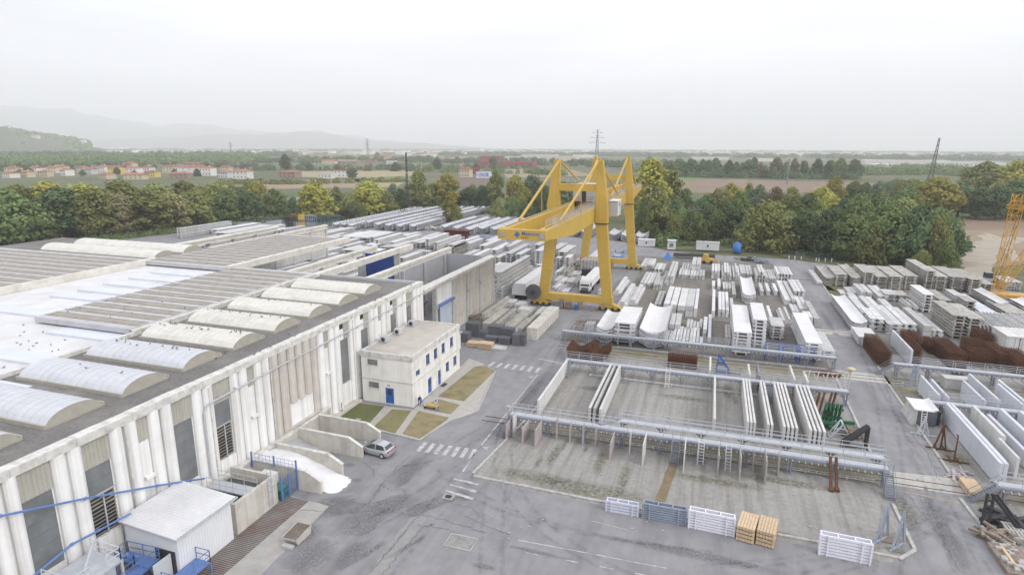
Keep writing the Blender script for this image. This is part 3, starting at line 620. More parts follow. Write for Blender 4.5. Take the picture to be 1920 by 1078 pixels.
for (a, b, zl, zh) in side:
    if zl < .1:
        mb = MB(); mb.box(X1-.16, X1-.1, a, b, zl, zh); o = mb.build('door', M['blue'], of)
        mb = MB(); mb.box(X1-.1, X1-.07, a+.25, b-.25, 1.1, 2.0); mb.build('door_pane', M['glass'], o)
        mb = MB(); mb.box(X1-.1, X1-.03, b-.2, b-.1, 1.0, 1.06); mb.build('handle', M['galv'], o)
    else:
        mb = MB(); mb.box(X1-.2, X1-.14, a, b, zl, zh); o = mb.build('window', M['glass'], of)
        mb = MB(); c = (a+b)/2
        for p, q, r, s in ((a, a+.09, zl, zh), (b-.09, b, zl, zh), (c-.05, c+.05, zl, zh)): mb.box(X1-.14, X1-.08, p, q, r, s)
        for r in ((zl, zl+.09), (zh-.09, zh), (zl+(zh-zl)*.5-.03, zl+(zh-zl)*.5+.03)): mb.box(X1-.14, X1-.085, a+.09, b-.09, *r)
        mb.build('frame', M['bluep'], o)
        mb = MB(); mb.box(X1-.1, X1+.08, a-.08, b+.08, zl-.1, zl); mb.build('sill', M['coping'], o)
# graffiti-like coloured scrawl of stains low on the long wall (posters, bikes unreadable): a row of pale racks
mb = MB(); mb.box(X1+.3, X1+.9, 74.9, 76.2, .05, .08); mb.build('door_mat', M['dark'], of)
for i, y in enumerate((71.3, 75.2, 79.6)):     # air conditioners on the roof by the hall
    a = thing('air_conditioner', ['beige air conditioner nearest the front corner of the office roof', 'middle white air conditioner on the office roof by the hall', 'small grey air conditioner farthest back on the office roof'][i], 'air conditioner', (-42.8, y, 7.02), 'air conditioners on the office roof')
    mb = MB(); mb.box(-43.2, -42.3, y, y+.8, 7.12, 7.12+.8); mb.box(-43.1, -43.0, y+.1, y+.7, 7.02, 7.12); mb.box(-42.5, -42.4, y+.1, y+.7, 7.02, 7.12); mb.build('case', M['galv'] if i != 1 else M['white'], a)
    mb = MB(); mb.tube((-42.75, y-.02, 7.52), (-42.75, y-.005, 7.52), .3, 14); mb.build('fan_grille', M['dark'], a)
mb = MB(); mb.tube((-42.9, 68.2, 7.0), (-42.9, 68.2, 9.0), .03, 6); tag(mb.build('roof_mast', M['galv'], org=(-42.9, 68.2, 7)), 'thin pale mast standing on the office roof beside the hall', 'mast')
# gate lodge seen just behind the office
t = thing('store_hut', 'low flat roofed hut tucked behind the far end of the office', 'hut', (-42.5, 88, 0))
mb = MB(); mb.box(-44.4, -39.6, 85.2, 91.5, 0, 2.9); mb.build('wall', M['facade'], t)
mb = MB(); mb.box(-44.6, -39.3, 85.0, 91.8, 2.9, 3.15); mb.build('roof', M['concrete'], t)
mb = MB(); mb.box(-41.5, -40.6, 85.13, 85.2, .05, 2.1); mb.build('door', M['greywall'], t)

# ------------------------------------------------------------------ storage bays beside the hall
ends = [(603, 924), (644, 890), (679, 857), (711, 828)]
names = ['stained concrete bay wall with the blue fence on top', 'stained concrete bay wall between white powder and grey sand', 'stained concrete bay wall on the left side of the silver car', 'stained concrete bay wall between the parked car and the lawn']
WY = []
for i, (px, py) in enumerate(ends):
    p = at(px, py); y = p.y; WY.append(y)
    prof = [(-43.65, 0), (-35.2, 0), (-35.2, 1.25), (-36.9, 2.15), (-43.65, 2.25)]
    mb = MB(); mb.prism(prof, y-.16, y+.16, 'y'); o = tag(mb.build('bay_wall', M['wallconc'], org=(-39.4, y, 0)), names[i], 'wall', 'storage bay walls')
    mb = MB(); mb.bar((-43.65, y, 2.29), (-36.95, y, 2.19), .38, .08); mb.bar((-36.9, y, 2.17), (-35.15, y, 1.27), .38, .08); mb.build('coping', M['coping'], o, org=(-39.4, y, 0))
def heap(name, label, cat, x0, x1, y0, y1, prof, m, seed, lim=None):
    nx, ny = 40, 26; V = []; F = []
    for i in range(nx+1):
        for j in range(ny+1):
            u, v = i/nx, j/ny; x = x0+(x1-x0)*u; y = y0+(y1-y0)*v
            h = prof(u, v)
            if h > .02: h += .12*noise.noise(Vector((x*1.1, y*1.1, seed)))+.05*noise.noise(Vector((x*3, y*3, seed)))
            V.append((x, y, max(h, -.03)))
    for i in range(nx):
        for j in range(ny): a = i*(ny+1)+j; F.append((a, a+ny+1, a+ny+2, a+1))
    mb = MB(); mb.add(V, F); return tag(smooth(mb.build(name, m, org=((x0+x1)/2, (y0+y1)/2, 0))), label, cat)
def sst(a, b, x): t = min(1, max(0, (x-a)/(b-a))); return t*t*(3-2*t)
heap('powder_heap', 'heap of bright white powder spilling out of its concrete bay', 'heap', -43.6, -33.2, WY[0]+.17, WY[1]-.17,
     lambda u, v: 2.15*(1-sst(.25, 1.0, u+.25*(v-.5)**2))*(1-.3*abs(v-.5)) - .05 + (.25*math.exp(-((u-.8)/.12)**2) if u < .97 else -.2)*(1-abs(2*v-1)**4), M['salt'], 3)
heap('sand_heap', 'low heap of grey sand at the back of its bay', 'heap', -43.6, -36.2, WY[1]+.17, WY[2]-.17,
     lambda u, v: 1.7*(1-sst(.05, .95, u+.3*v))*(1-.2*v) - .04, M['sand'], 5)
# ------------------------------------------------------------------ white shed, tank, platforms at the foot of the hall
sh = thing('metal_shed', 'white corrugated metal shed with single pitch roof against the hall', 'shed', (-41, 34, 0))
mb = MB(); mb.prism([(-43.6, 0), (-38.2, 0), (-38.2, 4.0), (-43.6, 4.35)], 31.35, 37.0, 'y'); mb.build('wall', M['wallw'] and mat('shed_white', (.74, .75, .77), (.70, .71, .73), .6, dirt=(.6, .6, .6), damt=.3), sh)
mb = MB(); n = 44; P = [(31.0+6.4*i/n, (.06 if i % 2 else 0)) for i in range(n+1)]
mb.add([(-44.0, a, 4.46+b) for a, b in P]+[(-37.8, a, 4.06+b) for a, b in P], [(i, i+1, n+2+i, n+1+i) for i in range(n)])
mb.add([(-44.0, a, 4.38+b) for a, b in P]+[(-37.8, a, 3.98+b) for a, b in P], [(i, n+1+i, n+2+i, i+1) for i in range(n)])
mb.build('roof', mat('shed_roof', (.66, .66, .67), (.6, .6, .61), .8, dirt=(.45, .45, .45), damt=.4), sh)
mb = MB(); mb.box(-37.83, -37.7, 30.95, 37.45, 3.9, 4.04); mb.build('gutter', M['galv'], sh)
mb = MB(); mb.box(-38.2, -38.16, 31.35, 31.5, 0, 4); 
for i in range(20): mb.box(-38.2, -38.175, 31.6+i*.27, 31.64+i*.27, .1, 3.9)
mb.build('cladding_rib', MATS['shed_white'], sh)
mb = MB(); mb.box(-40.5, -38.5, 31.25, 31.33, 0, 2.6); mb.build('doorway', M['dark'], sh)
mb = MB(); mb.box(-38.9, -38.82, 29.6, 31.2, .05, 2.5); mb.build('door', M['wallg'], sh)
# concrete settling tank
tk = thing('settling_tank', 'open concrete settling tank with railing between shed and powder bay', 'tank', (-41, 40, 0))
mb = MB(); mb.box(-38.65, -38.3, 37.6, 43.0, 0, 3.0); mb.box(-43.6, -38.65, 42.7, 43.0, 0, 3.0); mb.box(-43.6, -38.65, 37.6, 37.9, 0, 3.0); mb.build('wall', M['wallconc'], tk)
mb = MB(); mb.box(-43.5, -38.7, 37.95, 42.65, 1.2, 1.9); mb.build('murky_water', mat('murky_water', (.10, .11, .10), (.07, .08, .07), .6, rough=.15), tk)
mb = MB(); mb.box(-43.4, -38.8, 39.6, 41.0, 2.5, 2.62); mb.build('catwalk', M['galv'], tk)
def railing(mb, pts, h=1.05, step=1.5, r=.025, rails=(1.0, .52)):
    for p, q in zip(pts, pts[1:]):
        p, q = Vector(p), Vector(q); n = max(1, round((q-p).length/step))
        for i in range(n+1): s = p.lerp(q, i/n); mb.bar(s, s+Vector((0, 0, h)), r*1.6)
        for k in rails: mb.bar(p+Vector((0, 0, h*k)), q+Vector((0, 0, h*k)), r*1.6)
    return mb
mb = MB(); railing(mb, [(-43.4, 39.6, 2.6), (-38.8, 39.6, 2.6)]); railing(mb, [(-43.4, 41, 2.6), (-38.8, 41, 2.6)]); mb.build('railing', M['galv'], tk)
mb = MB()
for s in (-.25, .25): mb.bar((-38.15, 41.9+s, .3), (-38.15, 41.9+s, 4.0), .05)
for i in range(12): mb.bar((-38.15, 41.65, .5+i*.3), (-38.15, 42.15, .5+i*.3), .035)
for z in (2.2, 2.8, 3.4, 4.0):
    P = [(-38.15+.6*math.sin(a), 41.9+.4*math.cos(a), z) for a in [math.pi*i/8 for i in range(9)]]
    for p, q in zip(P, P[1:]): mb.bar(p, q, .03)
mb.build('caged_ladder', M['galv'], tk)
# blue mesh fence round the chemical tank
fy = WY[0]; bf = thing('mesh_fence', 'blue mesh fence with posts around the white tank', 'fence', (-38.2, 44, 0))
pp = [(-43.4, fy-.25, 2.3), (-37.9, fy-.25, 2.2)]
mb = MB()
for i in range(13): x = -43.4+5.5*i/12; mb.bar((x, fy-.25, 2.25), (x, fy-.25, 3.2), .02)
for z in (2.35, 3.15, 2.75): mb.bar((-43.4, fy-.25, z), (-37.9, fy-.25, z), .025)
for i in range(16): y = 43.2+(fy-43.5)*i/15; mb.bar((-37.9, y, .1), (-37.9, y, 2.4), .02)
for z in (.2, .9, 1.6, 2.35): mb.bar((-37.9, 43.2, z), (-37.9, fy-.25, z), .03)
mb.build('mesh', M['bluep'], bf)
for x, y, z0, z1 in ((-43.4, fy-.25, 1.6, 3.3), (-40.6, fy-.25, 2.2, 3.3), (-37.9, fy-.25, 0, 3.3), (-37.9, 44.2, 0, 2.5), (-37.9, 43.15, 0, 2.7)):
    mb = MB(); mb.bar((x, y, z0), (x, y, z1), .13); mb.build('post', M['bluep'], bf)
ib = thing('bulk_container', 'white square bulk liquid container in a cage behind the blue fence', 'tank', (-40.4, 43.9, 0))
mb = MB(); mb.box(-41.2, -39.6, 43.25, 44.75, .15, 2.1); mb.tube((-40.4, 44, 2.1), (-40.4, 44, 2.2), .2, 10); mb.build('bottle', M['bright'], ib)
mb = MB(); mb.box(-41.3, -39.5, 43.15, 44.85, 0, .15)
for i in range(7): x = -41.25+1.7*i/6; mb.bar((x, 43.18, .15), (x, 43.18, 2.1), .03); mb.bar((x, 44.82, .15), (x, 44.82, 2.1), .03)
for i in range(5): z = .3+.45*i; mb.bar((-39.55, 43.2, z), (-39.55, 44.8, z), .03); mb.bar((-41.25, 43.18, z), (-39.55, 43.18, z), .03)
mb.build('cage', M['galv'], ib)
mb = MB(); mb.box(-39.4, -38.2, 43.3, 44.6, 0, 1.0); mb.box(-39.45, -38.15, 43.25, 44.65, 1.0, 1.08); tag(mb.build('green_bin', mat('green_plastic', (.05, .22, .13), (.045, .19, .11), 1, rough=.5), org=(-38.8, 44, 0)), 'green plastic bin inside the blue mesh fence', 'bin')
# floor grating with rust, seen beside the shed
gr = MB()
for i in range(64): y = 30.0+i*.22; gr.box(-38.2, -35.6, y, y+.12, .012, .05)
o = gr.build('drain_grating', mat('rusty_grating', (.30, .27, .25), (.24, .215, .20), .8, dirt=(.20, .10, .07), dscale=.35, damt=.75), org=(-37, 37, 0)); tag(o, 'wide floor grating with rust stains beside the white shed', 'grating')
mb = MB(); mb.box(-38.2, -35.6, 29.8, 44.2, .004, .011); struct('drain_channel', mb, M['dark'])
struct('wash_floor', poly([(-35.6, 30), (-32.5, 30), (-33.2, 44), (-38, 44.3), (-38, 44.1), (-35.6, 44.1)], .013), M['concrete'])
# grated skip lying on the yard
c = at(560, 1008); sk = thing('grated_skip', 'small steel skip with a grated lid on the wet yard', 'skip', (c.x, c.y, 0))
x0, x1, y0, y1 = c.x-1.05, c.x+1.05, c.y-1.3, c.y+1.3
mb = MB(); mb.add([(x0+.15, y0, .05), (x1-.15, y0, .05), (x1-.1, y1-.1, .05), (x0+.1, y1-.1, .05), (x0, y0-.5, .8), (x1, y0-.5, .8), (x1, y1, 1.0), (x0, y1, 1.0)], [(0, 3, 2, 1), (0, 1, 5, 4), (1, 2, 6, 5), (2, 3, 7, 6), (3, 0, 4, 7)]); mb.build('body', M['wallconc'], sk)
mb = MB()
for i in range(15): xx = x0+.1+1.85*i/14; mb.bar((xx, y0-.4, .83), (xx, y1-.05, 1.0), .05)
mb.build('grate', M['oldwood'], sk)
mb = MB(); mb.bar((x0, y0-.5, .82), (x0, y1, 1.02), .1); mb.bar((x1, y0-.5, .82), (x1, y1, 1.02), .1); mb.bar((x0, y1, 1.02), (x1, y1, 1.02), .1); mb.bar((x0, y0-.5, .82), (x1, y0-.5, .82), .1); mb.build('rim', M['kerb'], sk)
mb = MB(); mb.box(x0+.3, x1-.3, y0-1.1, y0-.5, .05, .35); mb.build('lip', M['grey'], sk); sk.scale = (.7, .7, .85)
# yard drains
for i, (q, sx, sy) in enumerate((((864, 1016), 1.15, .8), ((841, 931), .4, .3))):
    c = at(*q); o = thing('yard_drain', ['large square yard drain with dark bars in the foreground', 'small yard drain beside the faded crossing'][i], 'drain', (c.x, c.y, 0))
    mb = MB()
    for k in range(17): a = -sx+.1+(2*sx-.2)*k/16; mb.box(c.x+a-.035, c.x+a+.035, c.y-sy, c.y+sy, .02, .045)
    mb.build('grate', M['kerb'], o)
    mb = MB(); mb.box(c.x-sx, c.x+sx, c.y-sy, c.y+sy, .004, .019); mb.build('pit', M['dark'], o)
    mb = MB(); 
    for a, b, d, e in ((-sx-.15, sx+.15, -sy-.15, -sy), (-sx-.15, sx+.15, sy, sy+.15), (-sx-.15, -sx, -sy, sy), (sx, sx+.15, -sy, sy)): mb.box(c.x+a, c.x+b, c.y+d, c.y+e, .004, .05)
    mb.build('surround', M['concrete'], o)
# blue pipes along the facade and the access platforms in the corner
def pipe_run(name, label, pts, r, m, cat='pipe'):
    mb = MB()
    for p, q in zip(pts, pts[1:]): mb.tube(p, q, r, 8)
    for p in pts[1:-1]: mb.tube((p[0], p[1]-.1, p[2]), (p[0], p[1]+.1, p[2]), r*1.5, 8)
    return tag(mb.build(name, m, org=pts[0]), label, cat)
XP = XF+.9
P = [on_plane_x(0, 967, XP), on_plane_x(160, 934, XP), on_plane_x(295, 910, XP), on_plane_x(358, 900, XP)]
pipe_run('blue_pipe', 'upper blue pipe crossing the white facade towards the shed roof', [(P[0].x, P[0].y-8, P[0].z-.3)]+[tuple(p) for p in P]+[(XP, P[3].y+1.5, 3.4)], .085, M['bluep'])
XP2 = XF+1.2; P = [on_plane_x(135, 1020, XP2), on_plane_x(185, 994, XP2), on_plane_x(245, 962, XP2)]
pipe_run('blue_pipe', 'lower blue pipe ending at the corner of the shed roof', [(XP2, P[0].y-5, P[0].z-1)]+[tuple(p) for p in P], .085, M['bluep'])
pl = thing('access_platform', 'galvanised steel platform with railings in the bottom left corner', 'platform', (-42, 26, 0))
mb = MB(); mb.box(-43.4, -40.2, 24.6, 28.4, 3.55, 3.7); mb.build('deck', M['galv'], pl)
mb = MB(); railing(mb, [(-43.3, 24.7, 3.7), (-40.3, 24.7, 3.7), (-40.3, 26.0, 3.7)], r=.035); railing(mb, [(-40.3, 27.2, 3.7), (-40.3, 28.3, 3.7), (-43.3, 28.3, 3.7)], r=.035); mb.build('railing', mat('pale_rail', (.6, .62, .65), (.55, .57, .6), 2, rough=.5), pl)
mb = MB()
for x, y in ((-43.3, 24.7), (-40.3, 24.7), (-40.3, 28.3), (-43.3, 28.3)): mb.bar((x, y, 0), (x, y, 3.55), .16)
mb.build('post', M['galv'], pl)
mb = MB(); mb.box(-43.0, -40.6, 25.0, 28.0, 1.2, 3.5); mb.build('hopper', M['galv'], pl)
mb = MB(); mb.tube((-41.6, 26.4, 3.7), (-41.9, 27.6, 5.3), .12, 8); mb.build('screw_tube', M['galv'], pl)
mb = MB(); mb.tube((-40.4, 26.6, 2.6), (-39.7, 26.6, 2.6), .4, 12); mb.tube((-39.9, 26.9, 3.1), (-39.9, 26.9, 2.2), .2, 8); mb.build('pump_motor', M['bluep'], pl)
bl_ = thing('blue_walkway', 'blue steel walkway with railings in front of the white shed', 'walkway', (-40, 29, 0))
mb = MB(); mb.box(-41.0, -39.8, 25.6, 31.0, 1.7, 1.82); mb.box(-43.0, -39.8, 29.9, 31.0, 1.82, 1.9); mb.build('deck', M['bluep'], bl_)
mb = MB(); railing(mb, [(-41.0, 25.6, 1.82), (-41.0, 29.8, 1.82), (-43.0, 29.8, 1.82), (-43.0, 30.9, 1.82), (-39.9, 31.05, 1.82)], r=.03); railing(mb, [(-39.8, 25.6, 1.82), (-39.8, 31, 1.82)], r=.03); mb.build('railing', M['bluep'], bl_)
mb = MB()
for x, y in ((-41, 26), (-39.8, 26), (-41, 30.8), (-39.8, 30.8), (-42.9, 30.8)): mb.bar((x, y, 0), (x, y, 1.7), .14)
mb.build('post', M['bluep'], bl_)
P = [(-42.4, 25.0, 2.0), (-42.2, 27.5, 2.9), (-41.9, 28.8, 3.05), (-41.5, 29.6, 2.8), (-41.2, 30.3, 2.3)]
pipe_run('blue_pipe', 'thick curved blue pipe rising over the blue walkway', P, .13, M['bluep'])
b2 = thing('blue_platform', 'low blue steel platform with railing on the yard side of the shed', 'platform', (-37.3, 31.5, 0))
mb = MB(); mb.box(-38.1, -36.6, 29.6, 32.8, 1.0, 1.12); mb.build('deck', M['bluep'], b2)
mb = MB(); railing(mb, [(-38.1, 29.6, 1.12), (-36.6, 29.6, 1.12), (-36.6, 32.8, 1.12), (-38.0, 32.8, 1.12)], r=.03); 
for x, y in ((-36.6, 29.6), (-36.6, 32.8), (-38.1, 32.8)): mb.bar((x, y, 0), (x, y, 1.0), .12)
mb.build('railing', M['bluep'], b2)
for i in range(5):
    mb = MB(); x = -43.2+i*.28; mb.box(x, x+.22, 24.8-.3*i, 30.2, .9+.1*(i % 3), 1.05+.1*(i % 3)); tag(mb.build('timber_beam', M['oldwood'], org=(x, 27, .9)), 'old timber beam lying by the hall below the blue walkway', 'timber', 'timber beams by the hall')
mb = MB(); mb.box(-41.2, -38.2, 22.6, 25.2, 2.2, 2.3); mb.box(-41.1, -38.3, 22.7, 25.1, 0, 2.2); tag(mb.build('pump_house', M['bright'], org=(-39.7, 24, 0)), 'small pale pump house at the bottom left corner', 'hut')
# ------------------------------------------------------------------ the yellow gantry crane
cr_ = thing('gantry_crane', 'giant yellow gantry crane straddling the stockyard with cantilevered twin girders', 'crane', (-26.9, 148, 0))
Yw = M['yellow']
def leg(profL, y, dy, name='leg', parent=cr_):
    """stack of (xa, xb, z) sections, constant thickness dy along the rails' normal"""
    mb = MB(); V = []
    for xa, xb, z, d in profL: V += [(xa, y-d/2, z), (xb, y-d/2, z), (xb, y+d/2, z), (xa, y+d/2, z)]
    F = [(0, 3, 2, 1)]
    for k in range(len(profL)-1):
        b = 4*k
        for i in range(4): F.append((b+i, b+(i+1) % 4, b+4+(i+1) % 4, b+4+i))
    n = 4*(len(profL)-1); F.append((n, n+1, n+2, n+3)); mb.add(V, F); return mb.build(name, Yw, parent)
for (y, sh) in ((125, 0), (172, -.75)):
    c = -26.9+sh
    for s in (-1, 1):
        X = lambda a, b: (min(c+s*a, c+s*b), max(c+s*a, c+s*b))
        low = leg([(*X(5.9, 8.0), 3.0, 1.5), (*X(4.0, 6.4), 18.55, 1.7)], y, 1.6)
        up_ = leg([(*X(3.9, 6.5), 18.75, 1.9), (*X(3.9, 6.4), 22.4, 1.9), (*X(3.9, 5.1), 31.3, 1.2), (*X(4.1, 5.0), 31.6, 1.1)], y, 1.6, 'tower')
        mb = MB(); mb.box(c+s*5.2-1.35, c+s*5.2+1.35, y-1.05, y+1.05, 18.55, 18.75); mb.build('flange', M['dark'], low)
        mb = MB()
        for z in (8.0, 13.2): 
            hw = 1.16; cx = c+s*(6.95-(z-3)*.112); mb.box(cx-hw, cx+hw, y-.815, y+.815, z, z+.05)
        mb.build('weld_seam', mat('crane_seam%d%d' % (s, y), (.45, .26, .04), (.4, .23, .035), 1) if 'crane_seam' not in MATS else MATS['crane_seam'], low)
        mb = MB()
        for k in range(26): z = 19+k*.45; mb.bar((c+s*4.3-.2, y-1.02 if z < 23 else y-.98+(z-23)*.045, z), (c+s*4.3+.2, y-1.02 if z < 23 else y-.98+(z-23)*.045, z), .03)
        mb.build('rung', M['yellow'], up_)
    mb = MB(); mb.box(c-8.15, c+8.2, y-.85, y+.85, 1.55, 3.0); mb.build('base_beam', Yw, cr_)
    mb = MB()
    for k in range(28): mb.box(c-4+k*.45, c-3.93+k*.45, y-.9, y-.86, .95, 1.5)
    mb.build('bumper_fringe', M['galv'], cr_)
    mb = MB(); mb.box(c-3.95, c+3.95, y-.6, y+.6, 25.2, 26.65); bm_ = mb.build('portal_beam', Yw, cr_)
    mb = MB(); railing(mb, [(c-3.9, y-.55, 26.65), (c+3.9, y-.55, 26.65)], r=.03); railing(mb, [(c-3.9, y+.55, 26.65), (c+3.9, y+.55, 26.65)], r=.03); mb.build('railing', M['galv'], bm_)
    for s in (-1, 1):
        bx = c+s*7.6
        mb = MB(); mb.prism([(bx-2.6, .45), (bx-2.2, 1.0), (bx-.9, 1.54), (bx+.9, 1.54), (bx+2.2, 1.0), (bx+2.6, .45)], y-.75, y+.75, 'y'); bg = mb.build('bogie', Yw, cr_)
        for k in (-2.0, -.7, .7, 2.0):
            mb = MB(); mb.tube((bx+k, y-.85, .52), (bx+k, y+.3, .52), .36, 14); mb.build('wheel', M['dark'], bg)
    mb = MB(); mb.prism([(c+.75, .1), (c+1.45, .1), (c+1.75, 1.55), (c+.55, 1.55)], y-.5, y+.5, 'y'); mb.build('stop_bracket', Yw, cr_)
# cable reel, cabinets
mb = MB(); c = Vector((-36.0, 123.6, 3.1))
mb.tube(c-Vector((0, .35, 0)), c+Vector((0, .35, 0)), .6, 18); mb.tube(c-Vector((0, .38, 0)), c-Vector((0, .32, 0)), 1.7, 28); mb.tube(c+Vector((0, .32, 0)), c+Vector((0, .38, 0)), 1.7, 28); rl = mb.build('cable_reel', M['block'], cr_)
mb = MB()
for i in range(12): a = 2*math.pi*i/12; mb.bar(c+Vector((.5*math.cos(a), -.42, .5*math.sin(a))), c+Vector((1.66*math.cos(a), -.42, 1.66*math.sin(a))), .07)
mb.tube(c-Vector((0, .46, 0)), c-Vector((0, .4, 0)), .55, 14); mb.build('spoke', M['dark'], rl)
for i, (x, w_, h, m) in enumerate([(-31.8, 1.9, 1.3, 'greyglass'), (-29.9, .8, 2.1, 'oldwood'), (-28.6, 1.2, 1.6, 'oldwood'), (-26.6, .8, 1.0, 'blue')]):
    mb = MB(); mb.box(x, x+w_, 123.0, 124.05, .15, h); mb.box(x+.1, x+w_-.1, 122.96, 123.0, .3, h-.2); mb.build('electrical_cabinet', M[m], cr_)
# girders
zt, zb = 22.0, 18.85
for s, (xa, xb) in enumerate(((-30.75, -29.35), (-24.5, -23.1))):
    mb = MB(); mb.prism([(86.9, zt), (86.9, 20.45), (89.6, 20.15), (104.5, zb), (189, zb), (203, 20.0), (207, 20.3), (207, zt)], xa, xb, 'x'); gd = mb.build('girder', Yw, cr_)
    mb = MB(); cx = (xa+xb)/2; mb.box(cx-.06, cx+.06, 88, 206, zt, zt+.14); mb.build('trolley_rail', M['oldwood'], gd)
    mb = MB()
    if s: 
        railing(mb, [(xb-.1, 90, zt), (xb-.1, 123.8, zt)], r=.03, rails=(1, .66, .33)); railing(mb, [(xb-.1, 126.3, zt), (xb-.1, 171, zt)], r=.03, rails=(1, .66, .33)); railing(mb, [(xb-.1, 174, zt), (xb-.1, 206.5, zt)], r=.03, rails=(1, .66, .33))
        railing(mb, [(xa+.1, 90, zt), (xa+.1, 206, zt)], r=.03, rails=(1, .66, .33))
        for k in range(80): y = 90.4+k*1.45; mb.box(xb, xb+.06, y, y+.2, zt-.3, zt+.02)
        mb.build('railing', M['galv'], gd)
        mb = MB(); mb.box(xb-.02, xb+.9, 137, 166, 18.5, 18.62); railing(mb, [(xb+.85, 144.5, 18.62), (xb+.85, 166, 18.62)], r=.03); mb.build('side_catwalk', M['steel'], gd)
    mb = MB()
    for y in (96, 106, 116, 136, 148, 160, 182, 195): mb.box(xa-.004, xb+.004, y, y+.04, (zb if y > 104 else 19.6)-.003, zt+.003)
    mb.build('weld_seam', mat('girder_seam', (.5, .285, .04), (.45, .26, .04), 1), gd)
for (ya, yb, z0, z1) in ((85.9, 86.9, 20.4, 21.95), (207, 208, 20.3, 21.95)):
    mb = MB(); mb.box(-30.75, -23.1, ya, yb, z0, z1); eb = mb.build('end_beam', Yw, cr_)
    mb = MB()
    for x in (-29.35, -24.5): mb.box(x-.03, x+.03, ya-.012, ya, z0, z1)
    mb.box(-30.4, -29.75, ya-.1, ya, z0+.4, z0+1.1); mb.box(-24.1, -23.4, ya-.1, ya, z0+.3, z0+1.0); mb.build('floodlight', M['greywall'], eb)
    if ya < 100: front_beam = eb
# lettering and logo on the front end beam
def text_mesh(txt, size, x, y, z, name, m, parent, shear=0.0, depth=.012):
    cu = bpy.data.curves.new(name, 'FONT'); cu.body = txt; cu.size = size; cu.extrude = depth; cu.shear = shear; cu.space_character = 1.08; cu.offset = .012*size
    tmp = bpy.data.objects.new(name, cu); me = bpy.data.meshes.new_from_object(tmp); bpy.data.objects.remove(tmp)
    me.materials.clear(); me.materials.append(m)
    o = bpy.data.objects.new(name, me); COL.objects.link(o)
    b = Vector(parent['base']); o.parent = parent; o.location = Vector((x, y, z))-b; o.rotation_euler = (math.pi/2, 0, 0); return o
lb = mat('sign_blue', (.10, .17, .36), (.085, .15, .32), 2)
text_mesh('Magnetti', .78, -27.0, 85.88, 21.16, 'sign_lettering', lb, front_beam, .15)
text_mesh('Building', .34, -27.05, 85.88, 20.72, 'sign_lettering', mat('sign_red', (.45, .13, .05), (.4, .11, .05), 2), front_beam, .1)
mb = MB(); cx, cz = -27.65, 21.2; q = .5
mb.add([(cx-q, 85.87, cz), (cx, 85.87, cz-q), (cx+q, 85.87, cz), (cx, 85.87, cz+q), (cx-q, 85.898, cz), (cx, 85.898, cz-q), (cx+q, 85.898, cz), (cx, 85.898, cz+q)], [(0, 1, 2, 3), (0, 4, 5, 1), (1, 5, 6, 2), (2, 6, 7, 3), (3, 7, 4, 0)]); lg = mb.build('emblem', lb, front_beam)
mb = MB(); mb.bar((cx-.32, 85.86, cz-.05), (cx+.1, 85.86, cz+.33), .07, .01); mb.bar((cx-.15, 85.86, cz-.25), (cx+.28, 85.86, cz+.14), .06, .01); mb.build('emblem_stripe', M['pale'], lg)
# ties
def tie(p, q, hang=None, r=.17):
    mb = MB(); mb.bar(p, q, r*2); mb.box(q[0]-.18, q[0]+.18, q[1]-.35, q[1]+.35, zt, zt+.5)
    if hang is not None:
        h = Vector(p).lerp(Vector(q), hang); mb.bar(h, (h.x, h.y+.4, zt), .12)
    mb.build('tie', Yw, cr_)
for xt, xg in ((-31.0, -30.4), (-22.8, -23.45)):
    tie((xt, 124.4, 31.2), (xg, 96, zt+.3), .5); tie((xt, 125.5, 31.2), (xg, 158, zt+.3), .55)
    tie((xt-.5, 171.5, 31.2), (xg, 147, zt+.3), .45); tie((xt-.5, 172.5, 31.2), (xg, 196, zt+.3), .5)
# trolley house, cab
mb = MB(); mb.box(-29.9, -24.2, 133.5, 141.5, 22.3, 25.7); th = mb.build('trolley_house', mat('trolley_grey', (.47, .46, .47), (.42, .41, .42), .6), cr_)
mb = MB(); mb.box(-30.1, -24.0, 133.2, 141.8, 25.7, 25.95); mb.build('roof', M['white'], th)
mb = MB(); mb.box(-27.9, -26.9, 133.46, 133.5, 22.35, 24.9); mb.build('doorway', M['dark'], th)
mb = MB()
for i in range(12): x = -29.7+i*.45; mb.box(x, x+.05, 133.47, 133.5, 22.4, 25.1)
mb.build('cladding_rib', M['pale'], th)
mb = MB(); mb.box(-30.6, -23.2, 132.9, 142, 22.14, 22.3); mb.box(-29.0, -28.6, 133, 142, 20.4, 22.14); mb.box(-25.3, -24.9, 133, 142, 20.4, 22.14); railing(mb, [(-29.9, 132.95, 22.3), (-24.3, 132.95, 22.3)], r=.03); mb.build('trolley_frame', M['rust'], cr_)
mb = MB(); mb.box(-29.1, -25.2, 133.6, 134.2, 20.0, 22.1); mb.build('trolley_beam', Yw, cr_)
mb = MB(); mb.box(-22.65, -20.75, 139.6, 145.0, 18.75, 22.0); cb = mb.build('operator_cab', M['white'], cr_)
mb = MB(); mb.box(-22.75, -20.6, 139.4, 145.2, 22.0, 22.12); mb.build('roof', M['bright'], cb)
mb = MB(); mb.box(-22.75, -20.6, 139.4, 145.2, 18.55, 18.75); mb.build('floor', Yw, cb)
mb = MB(); mb.box(-20.75, -20.72, 142.6, 143.4, 20.6, 21.4); mb.box(-20.75, -20.72, 139.8, 139.84, 18.8, 21.9); mb.build('window', M['glass'], cb)
mb = MB(); mb.box(-22.55, -20.85, 139.57, 139.6, 18.9, 21.9); mb.build('front_panel', MATS['trolley_grey'], cb)
